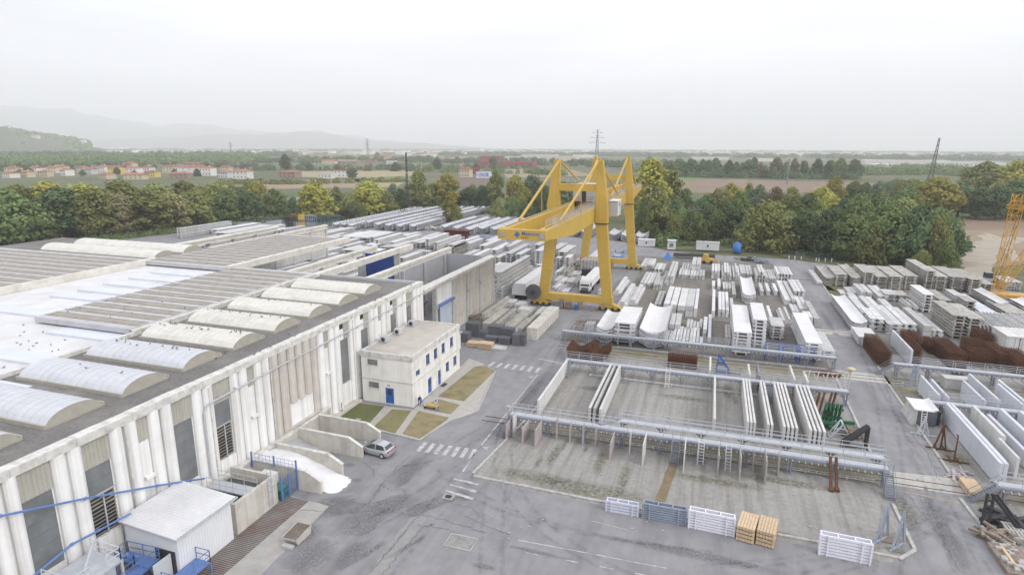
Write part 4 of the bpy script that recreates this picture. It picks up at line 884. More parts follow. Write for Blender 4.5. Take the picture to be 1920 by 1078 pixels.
# ------------------------------------------------------------------ steel walkways of the panel yard
def walkway(label, x0, x1, y, z=3.0, side=-1, step=6.0, stairs=None, wd=.9, dbl=True, gaps=()):
    """a raised box beam with pegs both sides, deck behind it, knee-braced legs"""
    t = thing('raised_walkway', label, 'walkway', ((x0+x1)/2, y, 0), 'raised walkways of the panel yard')
    mb = MB(); mb.prism([(y-.17, z-.36), (y+.17, z-.36), (y+.2, z-.27), (y+.2, z-.05), (y+.14, z), (y-.14, z), (y-.2, z-.05), (y-.2, z-.27)], x0, x1, 'x'); mb.build('box_beam', M['steel'], t)
    mb = MB(); n = int((x1-x0)/.62)
    for i in range(n):
        x = x0+.3+i*.62; mb.bar((x, y-.2, z-.28), (x, y-.5, z-.36), .06); mb.bar((x, y+.2, z-.28), (x, y+.5, z-.36), .06)
    mb.build('peg', M['white'], t)
    n = max(1, round((x1-x0)/step))
    for i in range(n+1):
        x = x0+.35+(x1-x0-.7)*i/n
        mb = MB(); mb.box(x-.22, x-.1, y-.16, y+.16, 0, z-.36); mb.box(x+.1, x+.22, y-.16, y+.16, 0, z-.36)
        for k in range(3): mb.box(x-.1, x+.1, y-.05, y+.05, .3+k*.5, .38+k*.5)
        for s in (-1, 1):
            if x0 < x+s*1.1 < x1: mb.bar((x+s*.2, y, z-1.0), (x+s*.95, y, z-.36), .09)
        mb.box(x-.4, x+.4, y-.3, y+.3, 0, .08); mb.build('leg', M['steel'], t)
    ya, yb = (y+.27, y+.27+wd) if side > 0 else (y-.27-wd, y-.27)
    mb = MB()
    if dbl: mb.box(x0, x1, ya, yb, z-.1, z-.05)
    mb.build('deck', M['galv'], t) if dbl else None
    mb = MB(); yo = yb if side > 0 else ya
    railing(mb, [(x0, yo, z-.05), (x1, yo, z-.05)], h=1.1, r=.03, step=2.0); 
    if dbl:
        a = x0
        yi = ya if side > 0 else yb
        for g0, g1 in list(gaps)+[(x1, x1)]: 
            if g0-a > .5: railing(mb, [(a, yi, z), (g0, yi, z)], h=1.05, r=.03, step=2.0)
            a = g1
    mb.build('railing', M['galv'], t)
    for (sx, dirn, kind) in (stairs or []):
        mb = MB(); ns = 12
        if kind == 'y':
            yo_ = y-.3 if dirn < 0 else y+.3
            for s in (-.42, .42): mb.bar((sx+s, yo_, z), (sx+s, yo_+dirn*2.1, 0), .06, .2); mb.bar((sx+s, yo_, z+1), (sx+s, yo_+dirn*2.1, 1.0), .045); mb.bar((sx+s, yo_+dirn*2.1, 0), (sx+s, yo_+dirn*2.1, 1), .045); mb.bar((sx+s, yo_, z), (sx+s, yo_, z+1), .045)
            for i in range(ns): q = (i+.5)/ns; mb.box(sx-.4, sx+.4, yo_+dirn*2.1*q-.12, yo_+dirn*2.1*q+.12, z*(1-q)-.02, z*(1-q)+.02)
        else:
            xo = sx
            for s in (-.4, .4): mb.bar((xo, y+s, z), (xo+dirn*2.3, y+s, 0), .06, .2); mb.bar((xo, y+s, z+1), (xo+dirn*2.3, y+s, 1.0), .045); mb.bar((xo+dirn*2.3, y+s, 0), (xo+dirn*2.3, y+s, 1), .045)
            for i in range(ns): q = (i+.5)/ns; mb.box(xo+dirn*2.3*q-.12, xo+dirn*2.3*q+.12, y-.38, y+.38, z*(1-q)-.02, z*(1-q)+.02)
        mb.build('stairs', M['steel'], t)
    return t
walkway('long grey walkway nearest the camera with stairs at both ends', -21.8, 19.2, 65.1, 2.0, side=1, stairs=[(-21.4, -1, 'y'), (-1.9, -1, 'y'), (19.0, -1, 'y')], step=4.6)
walkway('grey walkway running just behind the front one', -8.8, 19.4, 68.8, 2.0, side=-1, stairs=[], step=4.7)
walkway('grey walkway at the far ends of the long white panels', -19.9, 19.4, 86.5, 2.0, side=1, stairs=[(9.1, -1, 'y'), (-19.4, -1, 'y')], step=4.4)
walkway('grey walkway in front of the tall slab stacks', -24.0, 20.3, 101.1, 2.0, side=1, step=4.2, dbl=True)
walkway('grey walkway on the right in front of the rusty cages', 28.2, 62, 101.1, 2.0, side=1, step=4.4, stairs=[(28.2, -1, 'x')])
walkway('grey walkway among the right hand panels', 28.6, 62, 86.2, 2.0, side=1, step=4.6)
walkway('grey walkway at the bottom right with stairs down to the road', 28.6, 60, 65.2, 2.0, side=1, step=4.5, stairs=[(28.6, -1, 'x')])
mb = MB(); mb.bar((-10.8, 66.0, 2.0), (-8.8, 68.5, 2.0), .5, .12); railing(mb, [(-11.1, 66.2, 2.05), (-9.1, 68.7, 2.05)], h=1); tag(mb.build('link_bridge', M['steel'], org=(-9.8, 67, 2)), 'short slanting steel bridge linking the two front walkways', 'footbridge')
# white cable ladders lying on the track bed under the walkways
for x0, x1, y, l in ((-20.6, 18.3, 65.75, 'white ladder shaped cable tray along the rails under the front walkway'), (31.5, 60, 66.0, 'white ladder shaped cable tray under the bottom right walkway'), (-14, 19, 100.5, 'white ladder shaped cable tray below the slab stack walkway'), (-16, 9, 86.0, 'white spaced cable tray along the far panel ends')):
    mb = MB()
    for s in (-.22, .22): mb.box(x0, x1, y+s-.03, y+s+.03, .25, .31)
    n = int((x1-x0)/.75)
    for i in range(n): x = x0+.3+i*.75; mb.box(x-.04, x+.04, y-.19, y+.19, .24, .3)
    for i in range(int((x1-x0)/4)+1): x = x0+.2+i*4; mb.box(x-.05, x+.05, y-.2, y+.2, 0, .24)
    tag(mb.build('cable_tray', M['galv'] if y > 86 else M['white'], org=((x0+x1)/2, y, 0)), l, 'cable tray')
# loose ladders leaning on the walkways
def ladder(label, px, py, top_y, yw, zt_, wd=.55):
    p = at(px, py); mb = MB()
    for s in (-wd/2, wd/2): mb.bar((p.x+s, p.y, 0), (p.x+s, yw, zt_), .07, .1)
    n = int(zt_/.3)
    for i in range(1, n): q = i/n; mb.bar((p.x-wd/2, p.y+(yw-p.y)*q, zt_*q), (p.x+wd/2, p.y+(yw-p.y)*q, zt_*q), .07, .05)
    tag(mb.build('ladder', M['bright'], org=(p.x, p.y, 0)), label, 'ladder', 'ladders leaning on the walkways')
ladder('white ladder just right of the middle stairs of the front walkway', 1313, 870, 0, 64.7, 2.6)
ladder('white ladder second from the middle stairs on the front walkway', 1364, 883, 0, 64.7, 2.7)
ladder('white ladder on the walkway behind the long panels', 1250, 728, 0, 86.2, 2.7)
ladder('white ladder leaning on the dark concrete mould beside the right road', 1731, 803, 0, 82.5, 2.1)
# ------------------------------------------------------------------ long panels standing on edge
PL = {}
def panel(label, bl, far, h, th=.34, m='panel', group=None, base=None, top=None, lean=0, y0=None, y1=None, x=None, ch=.05):
    """bl: photo pixel of the near bottom corner; far: photo row of the far top end"""
    if x is None: p = at(*bl); x, y0 = p.x, p.y
    if y1 is None: y1 = far_y(x, h, far, y0)
    pr = [(-th/2, .12), (th/2, .12), (th/2, h-ch), (th/2-ch, h), (-th/2+ch, h), (-th/2, h-ch)]
    mb = MB(); mb.prism([(x+a, b) for a, b in pr], y0, y1, 'y')
    mb.box(x-.06, x+.06, y0+(y1-y0)*.2, y0+(y1-y0)*.2+.2, h-.01, h+.035); mb.box(x-.06, x+.06, y0+(y1-y0)*.78, y0+(y1-y0)*.78+.2, h-.01, h+.035)
    mb.box(x-th*.8, x+th*.8, y0+.9, y0+1.1, 0, .12); mb.box(x-th*.8, x+th*.8, y1-1.1, y1-.9, 0, .12)
    return tag(mb.build('precast_wall_unit', M[m], org=(x, y0, 0)), label, 'panel', group)
G1 = 'long panels between the walkways'
def prow(label, x, y0, y1, h, th=.28, m='panel', group=None): panel(label, None, 0, h, th, m, group, x=x, y0=y0, y1=y1, ch=.03)
prow('single cream panel standing alone at the left of the bays', -19.5, 69.85, 86.2, 2.25, .3, group=G1)
for x, m, l in ((-12.75, 'panel', 'white panel at left of the close set trio of panels'), (-12.15, 'grey', 'grey backed panel in the middle of the close set trio'), (-11.4, 'panel', 'white panel at right of the close set trio of panels')): prow(l, x, 69.7, 86.1, 2.3, .32, m, G1)
prow('thin white panel standing alone in the middle of the bays', 2.15, 71.5, 86.0, 2.25, .28, group=G1)
for x0, n, dx, nm in ((5.95, 3, .37, 'group of three panels'), (8.2, 2, .4, 'pair of panels'), (9.95, 4, .44, 'left group of four panels'), (12.75, 4, .48, 'right group of four panels')):
    for i in range(n): prow('tall white panel %s from left in the %s' % (ORD[i], nm), x0+i*dx, 71.7, 86.1+(.35 if i % 2 else 0), 2.35, .27, group=G1)
G4 = 'short panels behind the far walkway'
for x, y1, m, h, l in ((6.9, 92.7, 'panel', 2.4, 'short white panel behind the group of three panels'), (8.2, 93.3, 'greyglass', 2.4, 'short grey panel right of the one behind the group of three'), (12.75, 94, 'panel', 2.5, 'short white panel behind the left group of four'), (14.5, 92.4, 'panel', 2.3, 'short white panel behind the right group of four'), (1.45, 94.2, 'panel', 2.4, 'narrow white panel beside the blue triangular frame')): prow(l, x, 87.9, y1, h, .28, m, G4)
# thin boards standing in the slots in front of the front walkway
G2 = 'thin boards in the front slots'
bd = [((949, 826), 2.07, 'pink'), ((962, 818), 2.6, 'panel'), ((979, 832), 1.91, 'pink'), ((1003, 837), 2.03, 'pink'), ((1043, 824), 2.63, 'pink'), ((1068, 830), 2.53, 'pink'), ((1092, 835), 2.6, 'pink'), ((1116, 837), 2.5, 'pink'), ((1143, 862), 1.96, 'pink'), ((1180, 850), 2.7, 'panel'), ((1204, 873), 2.5, 'panel'), ((1281, 885), 2.6, 'panel'), ((1307, 871), 2.7, 'panel'), ((1345, 895), 2.5, 'dirty'), ((1386, 901), 2.6, 'dirty'), ((1411, 885), 2.5, 'dirty'), ((1434, 909), 2.6, 'dirty'), ((1458, 893), 2.5, 'dirty')]
for i, (b, h, m) in enumerate(bd):
    p = at(*b); L = max(.55, 64.75-p.y); mb = MB(); mb.prism([(p.x-.05, 0), (p.x+.05, 0), (p.x+.05, h), (p.x-.05, h)], p.y, p.y+L, 'y')
    mb.box(p.x-.07, p.x-.05, p.y, p.y+.06, 0, h); mb.box(p.x+.05, p.x+.07, p.y, p.y+.06, 0, h)
    c = {'pink': 'pinkish', 'panel': 'white', 'dirty': 'dirty grey'}[m]
    tag(mb.build('thin_board', M[m], org=(p.x, p.y, 0)), '%s thin board standing in the front slots, %s from left' % (c, ORD[i]), 'board', G2)
# right hand panels
G3 = 'panels standing right of the road'
for dx, y0, y1, h, l in ((.2, 69.2, 85.3, 2.6, 'left'), (.66, 69.3, 85.1, 2.6, 'middle'), (1.12, 71.0, 84.9, 2.2, 'right')): prow('big bright panel at %s of the long trio beside the right road' % l, 30.0+dx, y0, y1, h, .38, 'panelblue', G3)
for x, y0, y1, th, h, l, m in ((33.1, 76.6, 85.3, .42, 2.6, 'dirty white panel with a notched top right of the long trio', 'panel'), (32.6, 71.6, 76.4, .28, 2.4, 'short grey panel in front of the notched panel', 'panel'), (34.6, 74.5, 84.8, .4, 1.9, 'low bright panel between notched panel and the frame edge', 'panelblue'), (36.0, 72.5, 85.3, .42, 2.6, 'bright panel running out of the frame below the walkway', 'panelblue'), (38.0, 72, 85.3, .42, 2.6, 'bright panel next to last at the right frame edge', 'panelblue'), (39.2, 72, 85.3, .42, 2.5, 'bright panel farthest right at the frame edge', 'panelblue'),
        (30.1, 87.6, 95.2, .32, 2.6, 'white panel behind the dark mould, left of a close pair', 'panelblue'), (31.2, 87.8, 94.6, .3, 2.4, 'white panel behind the dark mould, right of a close pair', 'panelblue'), (35.1, 87.6, 94.8, .34, 2.6, 'white panel left of a pair behind the right walkway', 'panelblue'), (36.9, 88.3, 98.2, .32, 2.6, 'long white panel right of a pair behind the right walkway', 'panelblue'), (39.2, 87.6, 95, .32, 2.6, 'white panel next to the frame edge behind the right walkway', 'panelblue'), (39.9, 87.6, 97, .32, 2.6, 'outer white panel at the frame edge behind the right walkway', 'panelblue')): prow(l, x, y0, y1, h, th, m, G3)
p = at(1706, 686); prow('big white panel standing among the rusty cages by the walkway', p.x, p.y, p.y+11.5, 2.7, .35, 'panelblue', G3)
# dark mould by the right road
m_ = thing('concrete_mould', 'dark steel faced concrete mould with white top beside the right road', 'mould', (27.5, 84.5, 0))
mb = MB(); mb.box(26.5, 28.6, 82.9, 86.0, .1, 2.0); mb.build('body', M['block'], m_)
mb = MB(); mb.prism([(26.0, 2.1), (26.5, 2.02), (28.1, 2.02), (28.6, 2.3), (28.6, 2.45), (28.0, 2.17), (26.5, 2.17), (26.0, 2.25)], 82.7, 86.6, 'y'); mb.build('top_plate', M['bright'], m_)
mb = MB(); mb.prism([(25.9, 0), (26.45, 0), (26.45, 2.0), (26.3, 1.2)], 82.8, 87.2, 'y'); mb.build('side_plate', M['grey'], m_)
mb = MB(); mb.box(28.65, 29.2, 83.5, 87.5, .05, 1.8); mb.build('back_frame', M['dark'], m_)
# ------------------------------------------------------------------ stacked pale steel barriers and timber along the kerb
def barrier_stack(px0, px1, layers, m, label, hh=2.0):
    a, b = at(*px0), at(*px1); L = (b-a).length; ang = math.atan2(b.y-a.y, b.x-a.x)
    ox = Vector((math.cos(ang), math.sin(ang), 0)); oy = Vector((-ox.y, ox.x, 0)); Z = Vector((0, 0, 1)); D = .6
    lh = hh/layers; first = None
    for k in range(layers):
        z = k*lh; t = thing('shoring_grid', '%s, %s frame from the bottom' % (label, ORD[k]), 'frame', (a.x, a.y, z), 'stacked shoring frames along the kerb')
        mb = MB()
        for d in (.0, D): mb.bar(a+oy*d+Z*(z+.12), a+ox*L+oy*d+Z*(z+.12), .12, lh*.72)
        mb.build('long_rail', m, t)
        for q in (.02, .35, .68, .98): mb = MB(); mb.bar(a+ox*L*q+Z*(z+.2), a+ox*L*q+oy*D+Z*(z+.2), .1, .1); mb.build('cross_bar', m, t)
        for q in (.01, .16, .82, .99):
            c_ = a+ox*L*q-oy*.1; mb = MB(); mb.bar(c_+Z*z, c_+Z*(z+lh*.98), .1, .12); mb.bar(c_+Z*(z+lh*.5)-oy*.05, c_+Z*(z+lh*.5)+oy*.2, .18, .1); mb.build('stacking_post', m, t)
        if k < layers-1 or True:
            mb = MB(); mb.bar(a+oy*.1+Z*(z+.06), a+ox*L+oy*.1+Z*(z+.06), .03, lh*.3); mb.build('web_plate', m, t)
barrier_stack((1136, 957), (1196, 968), 4, M['pale'], 'pale grey shoring frames, leftmost stack on the kerb', 1.2)
barrier_stack((1204, 970), (1286, 985), 7, M['slate'], 'blue grey shoring frames in the stack second along the kerb', 1.6)
barrier_stack((1290, 988), (1376, 1006), 7, mat('white_steel', (.76, .76, .82), (.7, .7, .76), 1.5, rough=.5), 'white shoring frames in the stack beside the timber', 1.9)
barrier_stack((1534, 1038), (1631, 1058), 7, MATS['white_steel'], 'white shoring frames in the stack at the right kerb corner', 2.0)
def timber_stack(px, label, w_=1.5, L=2.6, n=4, h=1.5, ang=-.2):
    c = at(*px); Z = Vector((0, 0, 1)); ox = Vector((math.cos(ang), math.sin(ang), 0)); oy = Vector((-ox.y, ox.x, 0)); lh = h/n
    for k in range(n):
        t = thing('timber_bundle', '%s, %s layer from the ground' % (label, ORD[k]), 'timber', (c.x, c.y, k*lh), 'bundles of new timber')
        mb = MB(); nb = 6
        for i in range(nb):
            o = c+ox*(w_*(i+.5)/nb)
            mb.bar(o+Z*(k*lh+lh*.6)+oy*0, o+Z*(k*lh+lh*.6)+oy*L, w_/nb*.9, lh*.7)
        mb.build('board', M['wood'], t)
        mb = MB()
        for q in (.15, .8): mb.bar(c+oy*L*q+Z*(k*lh+lh*.14), c+ox*w_+oy*L*q+Z*(k*lh+lh*.14), .1, lh*.25)
        mb.build('bearer', M['oldwood'], t)
timber_stack((1379, 1012), 'new pale timber in the left stack by the kerb'); timber_stack((1416, 1020), 'new pale timber in the right stack by the kerb')
p = at(1428, 1000)
timber_stack((1817, 935), 'pale timber slabs stacked under the bottom right stairs', 1.4, 3.0, 2, .8, .02)
timber_stack((874, 650), 'new timber in the left pile by the dark blocks', 2.4, 1.6, 2, .8, 0); timber_stack((895, 654), 'new timber in the right pile by the dark blocks', 2.6, 1.6, 3, 1.1, 0)
# dark grey block pallets near the office
for i, (px, py, w_, d, h, l) in enumerate(((862, 641, 1.6, 1.6, 1.7, 'leftmost'), (873, 631, 2.6, 2.2, 2.6, 'tallest'), (888, 632, 2.4, 1.6, 1.2, 'low middle'), (914, 630, 2.8, 2, 2.0, 'second tallest'), (908, 641, 2.4, 1.4, 1.0, 'low front'), (933, 645, 2.3, 1.5, 1.2, 'front centre'), (938, 633, 2.4, 1.7, 1.8, 'rear right'), (960, 648, 1.25, 1.5, 2.1, 'right front'), (971, 648, 1.2, 1.5, 2.0, 'far right front'))):
    p = at(px, py); t = thing('block_pallet', '%s pallet of dark grey blocks beside the concrete beams' % l, 'pallet', (p.x, p.y, 0), 'pallets of dark grey blocks')
    mb = MB(); nx, nz, ny = max(2, int(w_/.4)), max(2, int(h/.25)), 4; sx, sz, sy = w_/nx, (h-.14)/nz, d/ny
    for a in range(nx):
        for b in range(nz):
            for e in range(ny): mb.box(p.x+a*sx+.012, p.x+(a+1)*sx-.012, p.y+e*sy+.012, p.y+(e+1)*sy-.012, .14+b*sz+.004, .14+(b+1)*sz-.004)
    mb.build('block', M['block'], t)['kind'] = 'stuff'
    mb = MB(); mb.box(p.x, p.x+w_, p.y, p.y+d, .09, .14)
    for q in (0, .45, .9): mb.box(p.x+q*w_, p.x+q*w_+.1*w_, p.y, p.y+d, 0, .09)
    mb.build('pallet_base', M['oldwood'], t)
p = at(952, 655)
for k in range(3):
    mb = MB(); q = .3*k; mb.box(p.x-3.4+q*.2, p.x-.2-q*.1, p.y-1.2, p.y+.5, .02+k*.13, .13+k*.13); mb.box(p.x-3.3, p.x-3.1, p.y-1.2, p.y+.5, .13+k*.13, .15+k*.13); mb.box(p.x-.5, p.x-.3, p.y-1.2, p.y+.5, .13+k*.13, .15+k*.13)
    tag(mb.build('flat_precast_unit', M['grey'], org=(p.x-1.7, p.y, 0)), 'flat grey slab lying by the dark blocks, %s from the ground' % ORD[k], 'slab', 'flat slabs by the blocks')
# ------------------------------------------------------------------ rusty reinforcement cages
def cage(label, bl, br, far, h, kind='box', axis='y', dy=None, n=None):
    a, b = at(*bl), at(*br); x0, x1, y0 = a.x, b.x, (a.y+b.y)/2
    y1 = y0+dy if dy else far_y(x0, h, far, y0); mb = MB(); wd = x1-x0
    if kind == 'v':                 # nested V mats
        P = lambda u: h*(.55+.45*abs(2*u-1)**1.2)
        nn = 26
        for k in range(5):
            for i in range(nn):
                y = y0+(y1-y0)*i/(nn-1)
                for q in range(6):
                    u0, u1 = q/6, (q+1)/6; z0 = P(u0)-k*.35; z1 = P(u1)-k*.35
                    if z0 > 0: mb.bar((x0+wd*u0, y, max(.03, z0)), (x0+wd*u1, y, max(.03, z1)), .045)
            for q in range(13): u = q/12; mb.bar((x0+wd*u, y0, max(.05, P(u)-k*.35)), (x0+wd*u, y1, max(.05, P(u)-k*.35)), .05)
    else:
        ns = n or max(4, int((y1-y0)/.42))
        for i in range(ns):
            y = y0+(y1-y0)*i/(ns-1) ; hh = h*(1+.05*math.sin(i*2.1))
            for q in range(int(wd/.32)+1): x = x0+min(wd, q*.32); mb.bar((x, y, 0), (x, y, hh), .06)
            for q in range(int(h/.35)+1): mb.bar((x0, y, .05+q*.35), (x1, y, .05+q*.35), .06)
        for q in range(int(wd/.5)+1):
            x = x0+min(wd, q*.5)
            for z in (h*.35, h*.7, h): mb.bar((x, y0, z-.03), (x, y1, z-.03), .07)
        for z in [h*k/6 for k in range(7)]: mb.bar((x0, y0, z+.02), (x0, y1, z+.02), .06); mb.bar((x1, y0, z+.02), (x1, y1, z+.02), .06)
    return tag(mb.build('rebar_cage', M['rust'], org=((x0+x1)/2, y0, 0)), label, 'rebar cage', 'rusty rebar cages')
cage('V shaped nest of rusty mats, left of a pair behind the far walkway', (1061, 677), (1098, 680), 0, 2.3, 'v', dy=4.5)
cage('V shaped nest of rusty mats, right of a pair behind the far walkway', (1100, 680), (1138, 683), 0, 2.5, 'v', dy=5)
cage('rusty rebar cage with upright bars standing alone behind the far walkway', (1251, 689), (1306, 693), 0, 2.0, dy=2.0, n=8)
for l, a, b, far, h, dy in (('long rusty cage stack nearest the right road', (1645, 688), (1669, 690), 0, 3.2, 10.5), ('rusty cage stack right behind the big white panel', (1707, 684), (1726, 684), 0, 3.4, 6), ('rusty cages in the rear left pile behind the white panel', (1700, 655), (1725, 657), 0, 2.8, 5),
        ('small rusty cage pile behind the gap', (1742, 664), (1757, 665), 0, 2.2, 5), ('long rusty cage stack left of the middle ones', (1776, 688), (1812, 695), 0, 3.1, 9), ('short rusty cage pile in the rear of the middle', (1820, 668), (1850, 670), 0, 2.6, 5), ('broad rusty cage wall of the middle', (1820, 688), (1858, 690), 0, 2.9, 4),
        ('long rusty cage stack right of the middle wall', (1868, 690), (1894, 695), 0, 3.2, 7), ('rusty cage pile farthest back on the right', (1838, 655), (1862, 657), 0, 3.4, 5), ('rusty cage stack at the right frame edge', (1905, 704), (1935, 706), 0, 3.4, 6), ('tall rusty cage standing near the walkway deck', (1790, 705), (1808, 706), 0, 2.6, 3)):
    cage(l, a, b, far, h*.8, dy=dy)
# ------------------------------------------------------------------ stacked precast units
ZM = dict(a=(840, 420, .2604), b=(1200, 440, .2227), c=(1500, 440, .2597), d=(640, 430, .1146), e=(820, 420, .1299), f=(320, 390, .1875), g=(620, 370, .1771), h=(1020, 480, .1113), i=(1700, 440, .1855), n=(0, 0, 1))
def zp(z, x, y): o = ZM[z]; return o[0]+o[2]*x, o[1]+o[2]*y
def prof_tt(w, h): t = .13; r = min(.22, w*.09); a, b = w*.17, w*.83; return [(0, h), (0, h-t), (a-.05, h-t-.05), (a, 0), (a+r, 0), (a+r+.08, h-t-.07), (b-r-.08, h-t-.07), (b-r, 0), (b, 0), (b+.05, h-t-.05), (w, h-t), (w, h)]
def prof_wing(w, h): t = .16; P = [(0, 1), (.16, .62), (.3, .36), (.42, .28), (.58, .28), (.7, .36), (.84, .62), (1, 1)]; return [(w*a, h*b) for a, b in P]+[(w*a, max(.0, h*b-t-(.12 if .2 < a < .8 else 0))) for a, b in reversed(P)]
def prof_beam(w, h): c = min(.04, w*.1); return [(c, 0), (w-c, 0), (w, c), (w, h-c), (w-c, h), (c, h), (0, h-c), (0, c)]
def prof_ib(w, h): t, b = h*.2, w*.28; return [(0, 0), (w, 0), (w, t), (w-b, t*1.5), (w-b, h-t*1.5), (w, h-t), (w, h), (0, h), (0, h-t), (b, h-t*1.5), (b, t*1.5), (0, t)]
def prof_l(w, h): return [(0, 0), (w, 0), (w, h*.45), (w*.72, h*.45), (w*.72, h), (w*.28, h), (w*.28, h*.45), (0, h*.45)]
NOUN = dict(tt=('ribbed_roof_unit', 'ribbed slab', 'slab'), wing=('gull_wing_unit', 'gull wing unit', 'roof unit'), beam=('concrete_girder', 'beam', 'beam'), ib=('concrete_girder', 'I beam', 'beam'), slab=('flat_precast_unit', 'flat slab', 'slab'), lb=('concrete_girder', 'ledge beam', 'beam'))
PROF = dict(tt=prof_tt, wing=prof_wing, beam=prof_beam, ib=prof_ib, slab=prof_beam, lb=prof_l)
CW = dict(white='white', bright='bright white', grey='grey', dirty='weathered', panel='off white', panelblue='pale', wallconc='stained', galv='grey')
RECTS = []
def place_stack(kind, x0, x1, y0, y1, h, layers, cols, m, phrase, group, fan=0.0):
    """layers: number of layers; cols: columns (int, or list from the bottom layer up)"""
    cols = [cols]*layers if isinstance(cols, int) else cols; layers = len(cols)
    W = x1-x0; mx = max(cols); RECTS.append((x0, x1, y0, y1)); gap = .1 if mx > 1 else 0; w = (W-gap*(mx-1))/mx
    pitch = h/layers if kind != 'wing' else None
    if kind == 'wing': ih = min(1.2, W*.24, h*.5); pitch = (h-ih)/max(1, layers-1)
    else: ih = pitch-(.0 if kind in ('tt',) else .07)
    key = None; src = None
    for k, nc in enumerate(cols):
        off = (W-(nc*w+(nc-1)*gap))/2 if nc < mx else 0
        for c in range(nc):
            jx, jy, jl = random.uniform(-.04, .04), random.uniform(-.25, .25), random.uniform(-.02, .02)
            x = x0+off+c*(w+gap)+jx*(1 if mx > 1 else .8); y = y0+jy; z = k*pitch+(0 if k == 0 else 0)
            lp = ('single layer' if layers == 1 else 'topmost' if k == layers-1 else 'lowest' if k == 0 else ORD[layers-1-k]+' from top')
            cp = '' if nc == 1 else ', %s from left' % ORD[c]
            if layers == 1 and nc == 1: lab = '%s %s %s' % (CW[m], NOUN[kind][1], phrase)
            elif layers == 1: lab = '%s %s%s, %s' % (CW[m], NOUN[kind][1], cp, phrase)
            else: lab = '%s %s, %s%s, %s' % (CW[m], NOUN[kind][1], lp, cp, phrase)
            if src is None:
                mb = MB(); L = y1-y0
                if kind == 'wing':
                    mb.prism(prof_wing(w, ih), 0, L)
                else: mb.prism(PROF[kind](w, ih), 0, L)
                if kind in ('beam', 'lb', 'ib', 'slab'):
                    for q in (.22, .78): mb.box(w*.2, w*.8, L*q, L*q+.12, ih, ih+.07)
                if kind == 'tt' and k == 0 and W > 1.6:
                    for q in (.12, .88):
                        for u in (.2, .78): mb.box(w*u, w*u+.25, L*q, L*q+.25, ih-.002, ih+.012)
                src = mb.build(NOUN[kind][0], M[m], org=(0, 0, 0)); o = src
            else: o = src.copy(); COL.objects.link(o)
            o.location = (x, y, z+.02); tag(o, lab, NOUN[kind][2], group)
            if z == 0 or True: pass
def S(kind, z, bl, br, ty, fy, layers, cols, m, phrase, group='stacked units in the middle store', L=None):
    p, q = at(*zp(z, *bl)), at(*zp(z, br, bl[1])); x0, x1, y0 = p.x, max(p.x+.3, at(*zp(z, br, bl[1]+(br-bl[0])*.08)).x), p.y
    X, Y = zp(z, bl[0], bl[1]); h = height(X, Y, zp(z, bl[0], ty)[1])
    y1 = y0+L if L else far_y(x0, h, zp(z, 0, fy)[1], y0)
    place_stack(kind, x0, x1, y0, max(y1, y0+2), h, layers, cols, m, phrase, group)
def T(kind, z, tl, tr, fy, h, layers, cols, m, phrase, group='stacked slabs behind the hall', L=None):
    p = at(*zp(z, *tl), h); q = at(*zp(z, tr, tl[1]+(tr-tl[0])*.08), h); x0, y0 = p.x, p.y; x1 = q.x
    y1 = y0+L if L else far_y(x0, h, zp(z, 0, fy)[1], y0)
    place_stack(kind, x0, max(x1, x0+.3), y0, max(y1, y0+2), h, layers, cols, m, phrase, group)
# --- middle store, front row behind the second walkway
S('wing', 'a', (1065, 845), 1185, 735, 615, 6, 1, 'bright', 'in the stack left of the wide slabs')
S('tt', 'a', (1190, 865), 1340, 705, 590, 6, 1, 'bright', 'in the wide stack between gull wings')
S('wing', 'a', (1372, 880), 1555, 745, 565, 7, 1, 'bright', 'in the stack right of the wide slabs')
S('tt', 'b', (775, 1005), 925, 812, 585, 7, 1, 'bright', 'in the tallest stack behind the walkway')
S('tt', 'b', (935, 940), 1050, 712, 570, 8, 1, 'bright', 'in the narrow stack right of tallest')
S('tt', 'b', (1090, 878), 1203, 762, 690, 5, 1, 'white', 'in the short stack with dark gaps')
S('tt', 'b', (1380, 1062), 1520, 905, 650, 7, 1, 'bright', 'in the stack at the walkway right end')
S('tt', 'b', (1525, 1015), 1640, 975, 810, 2, 1, 'white', 'in the low stack beside the right road')
# small beam groups
S('beam', 'b', (160, 945), 262, 890, 800, 2, 3, 'grey', 'group behind the walkway left end')
S('beam', 'b', (265, 930), 490, 880, 765, 2, 8, 'white', 'wide row behind the walkway')
S('beam', 'b', (165, 800), 235, 765, 685, 1, 2, 'white', 'left of the double height pair')
S('beam', 'b', (240, 830), 330, 745, 655, 2, 2, 'white', 'double height pair behind wide row')
S('beam', 'b', (385, 830), 435, 770, 705, 1, 2, 'white', 'short pair behind the wide row')
S('beam', 'b', (440, 840), 490, 795, 725, 1, 2, 'grey', 'low short pair behind the wide row')
S('beam', 'b', (495, 800), 520, 770, 705, 1, 1, 'white', 'short, alone beside the low short pair')
S('beam', 'b', (525, 860), 557, 790, 685, 2, 1, 'white', 'upright pair near the long lone beam')
S('beam', 'b', (565, 905), 594, 860, 665, 1, 1, 'panelblue', 'long, alone left of the tallest stack')
S('beam', 'b', (497, 930), 524, 905, 860, 1, 1, 'panelblue', 'short block just behind the walkway')
S('beam', 'b', (715, 935), 760, 860, 750, 1, 2, 'grey', 'pair left of the tallest stack')
S('beam', 'b', (1085, 760), 1112, 690, 595, 1, 1, 'white', 'long, behind the short gapped stack')
S('lb', 'b', (1185, 755), 1235, 718, 612, 1, 1, 'grey', 'notched, right of the short gapped stack')
S('lb', 'b', (1232, 750), 1278, 705, 600, 1, 1, 'grey', 'notched, second right of gapped stack')
S('beam', 'b', (1280, 660), 1345, 640, 572, 2, 2, 'white', 'pair behind the walkway end stack')
S('beam', 'b', (1345, 660), 1425, 620, 515, 2, 2, 'white', 'paired stack near the right road')
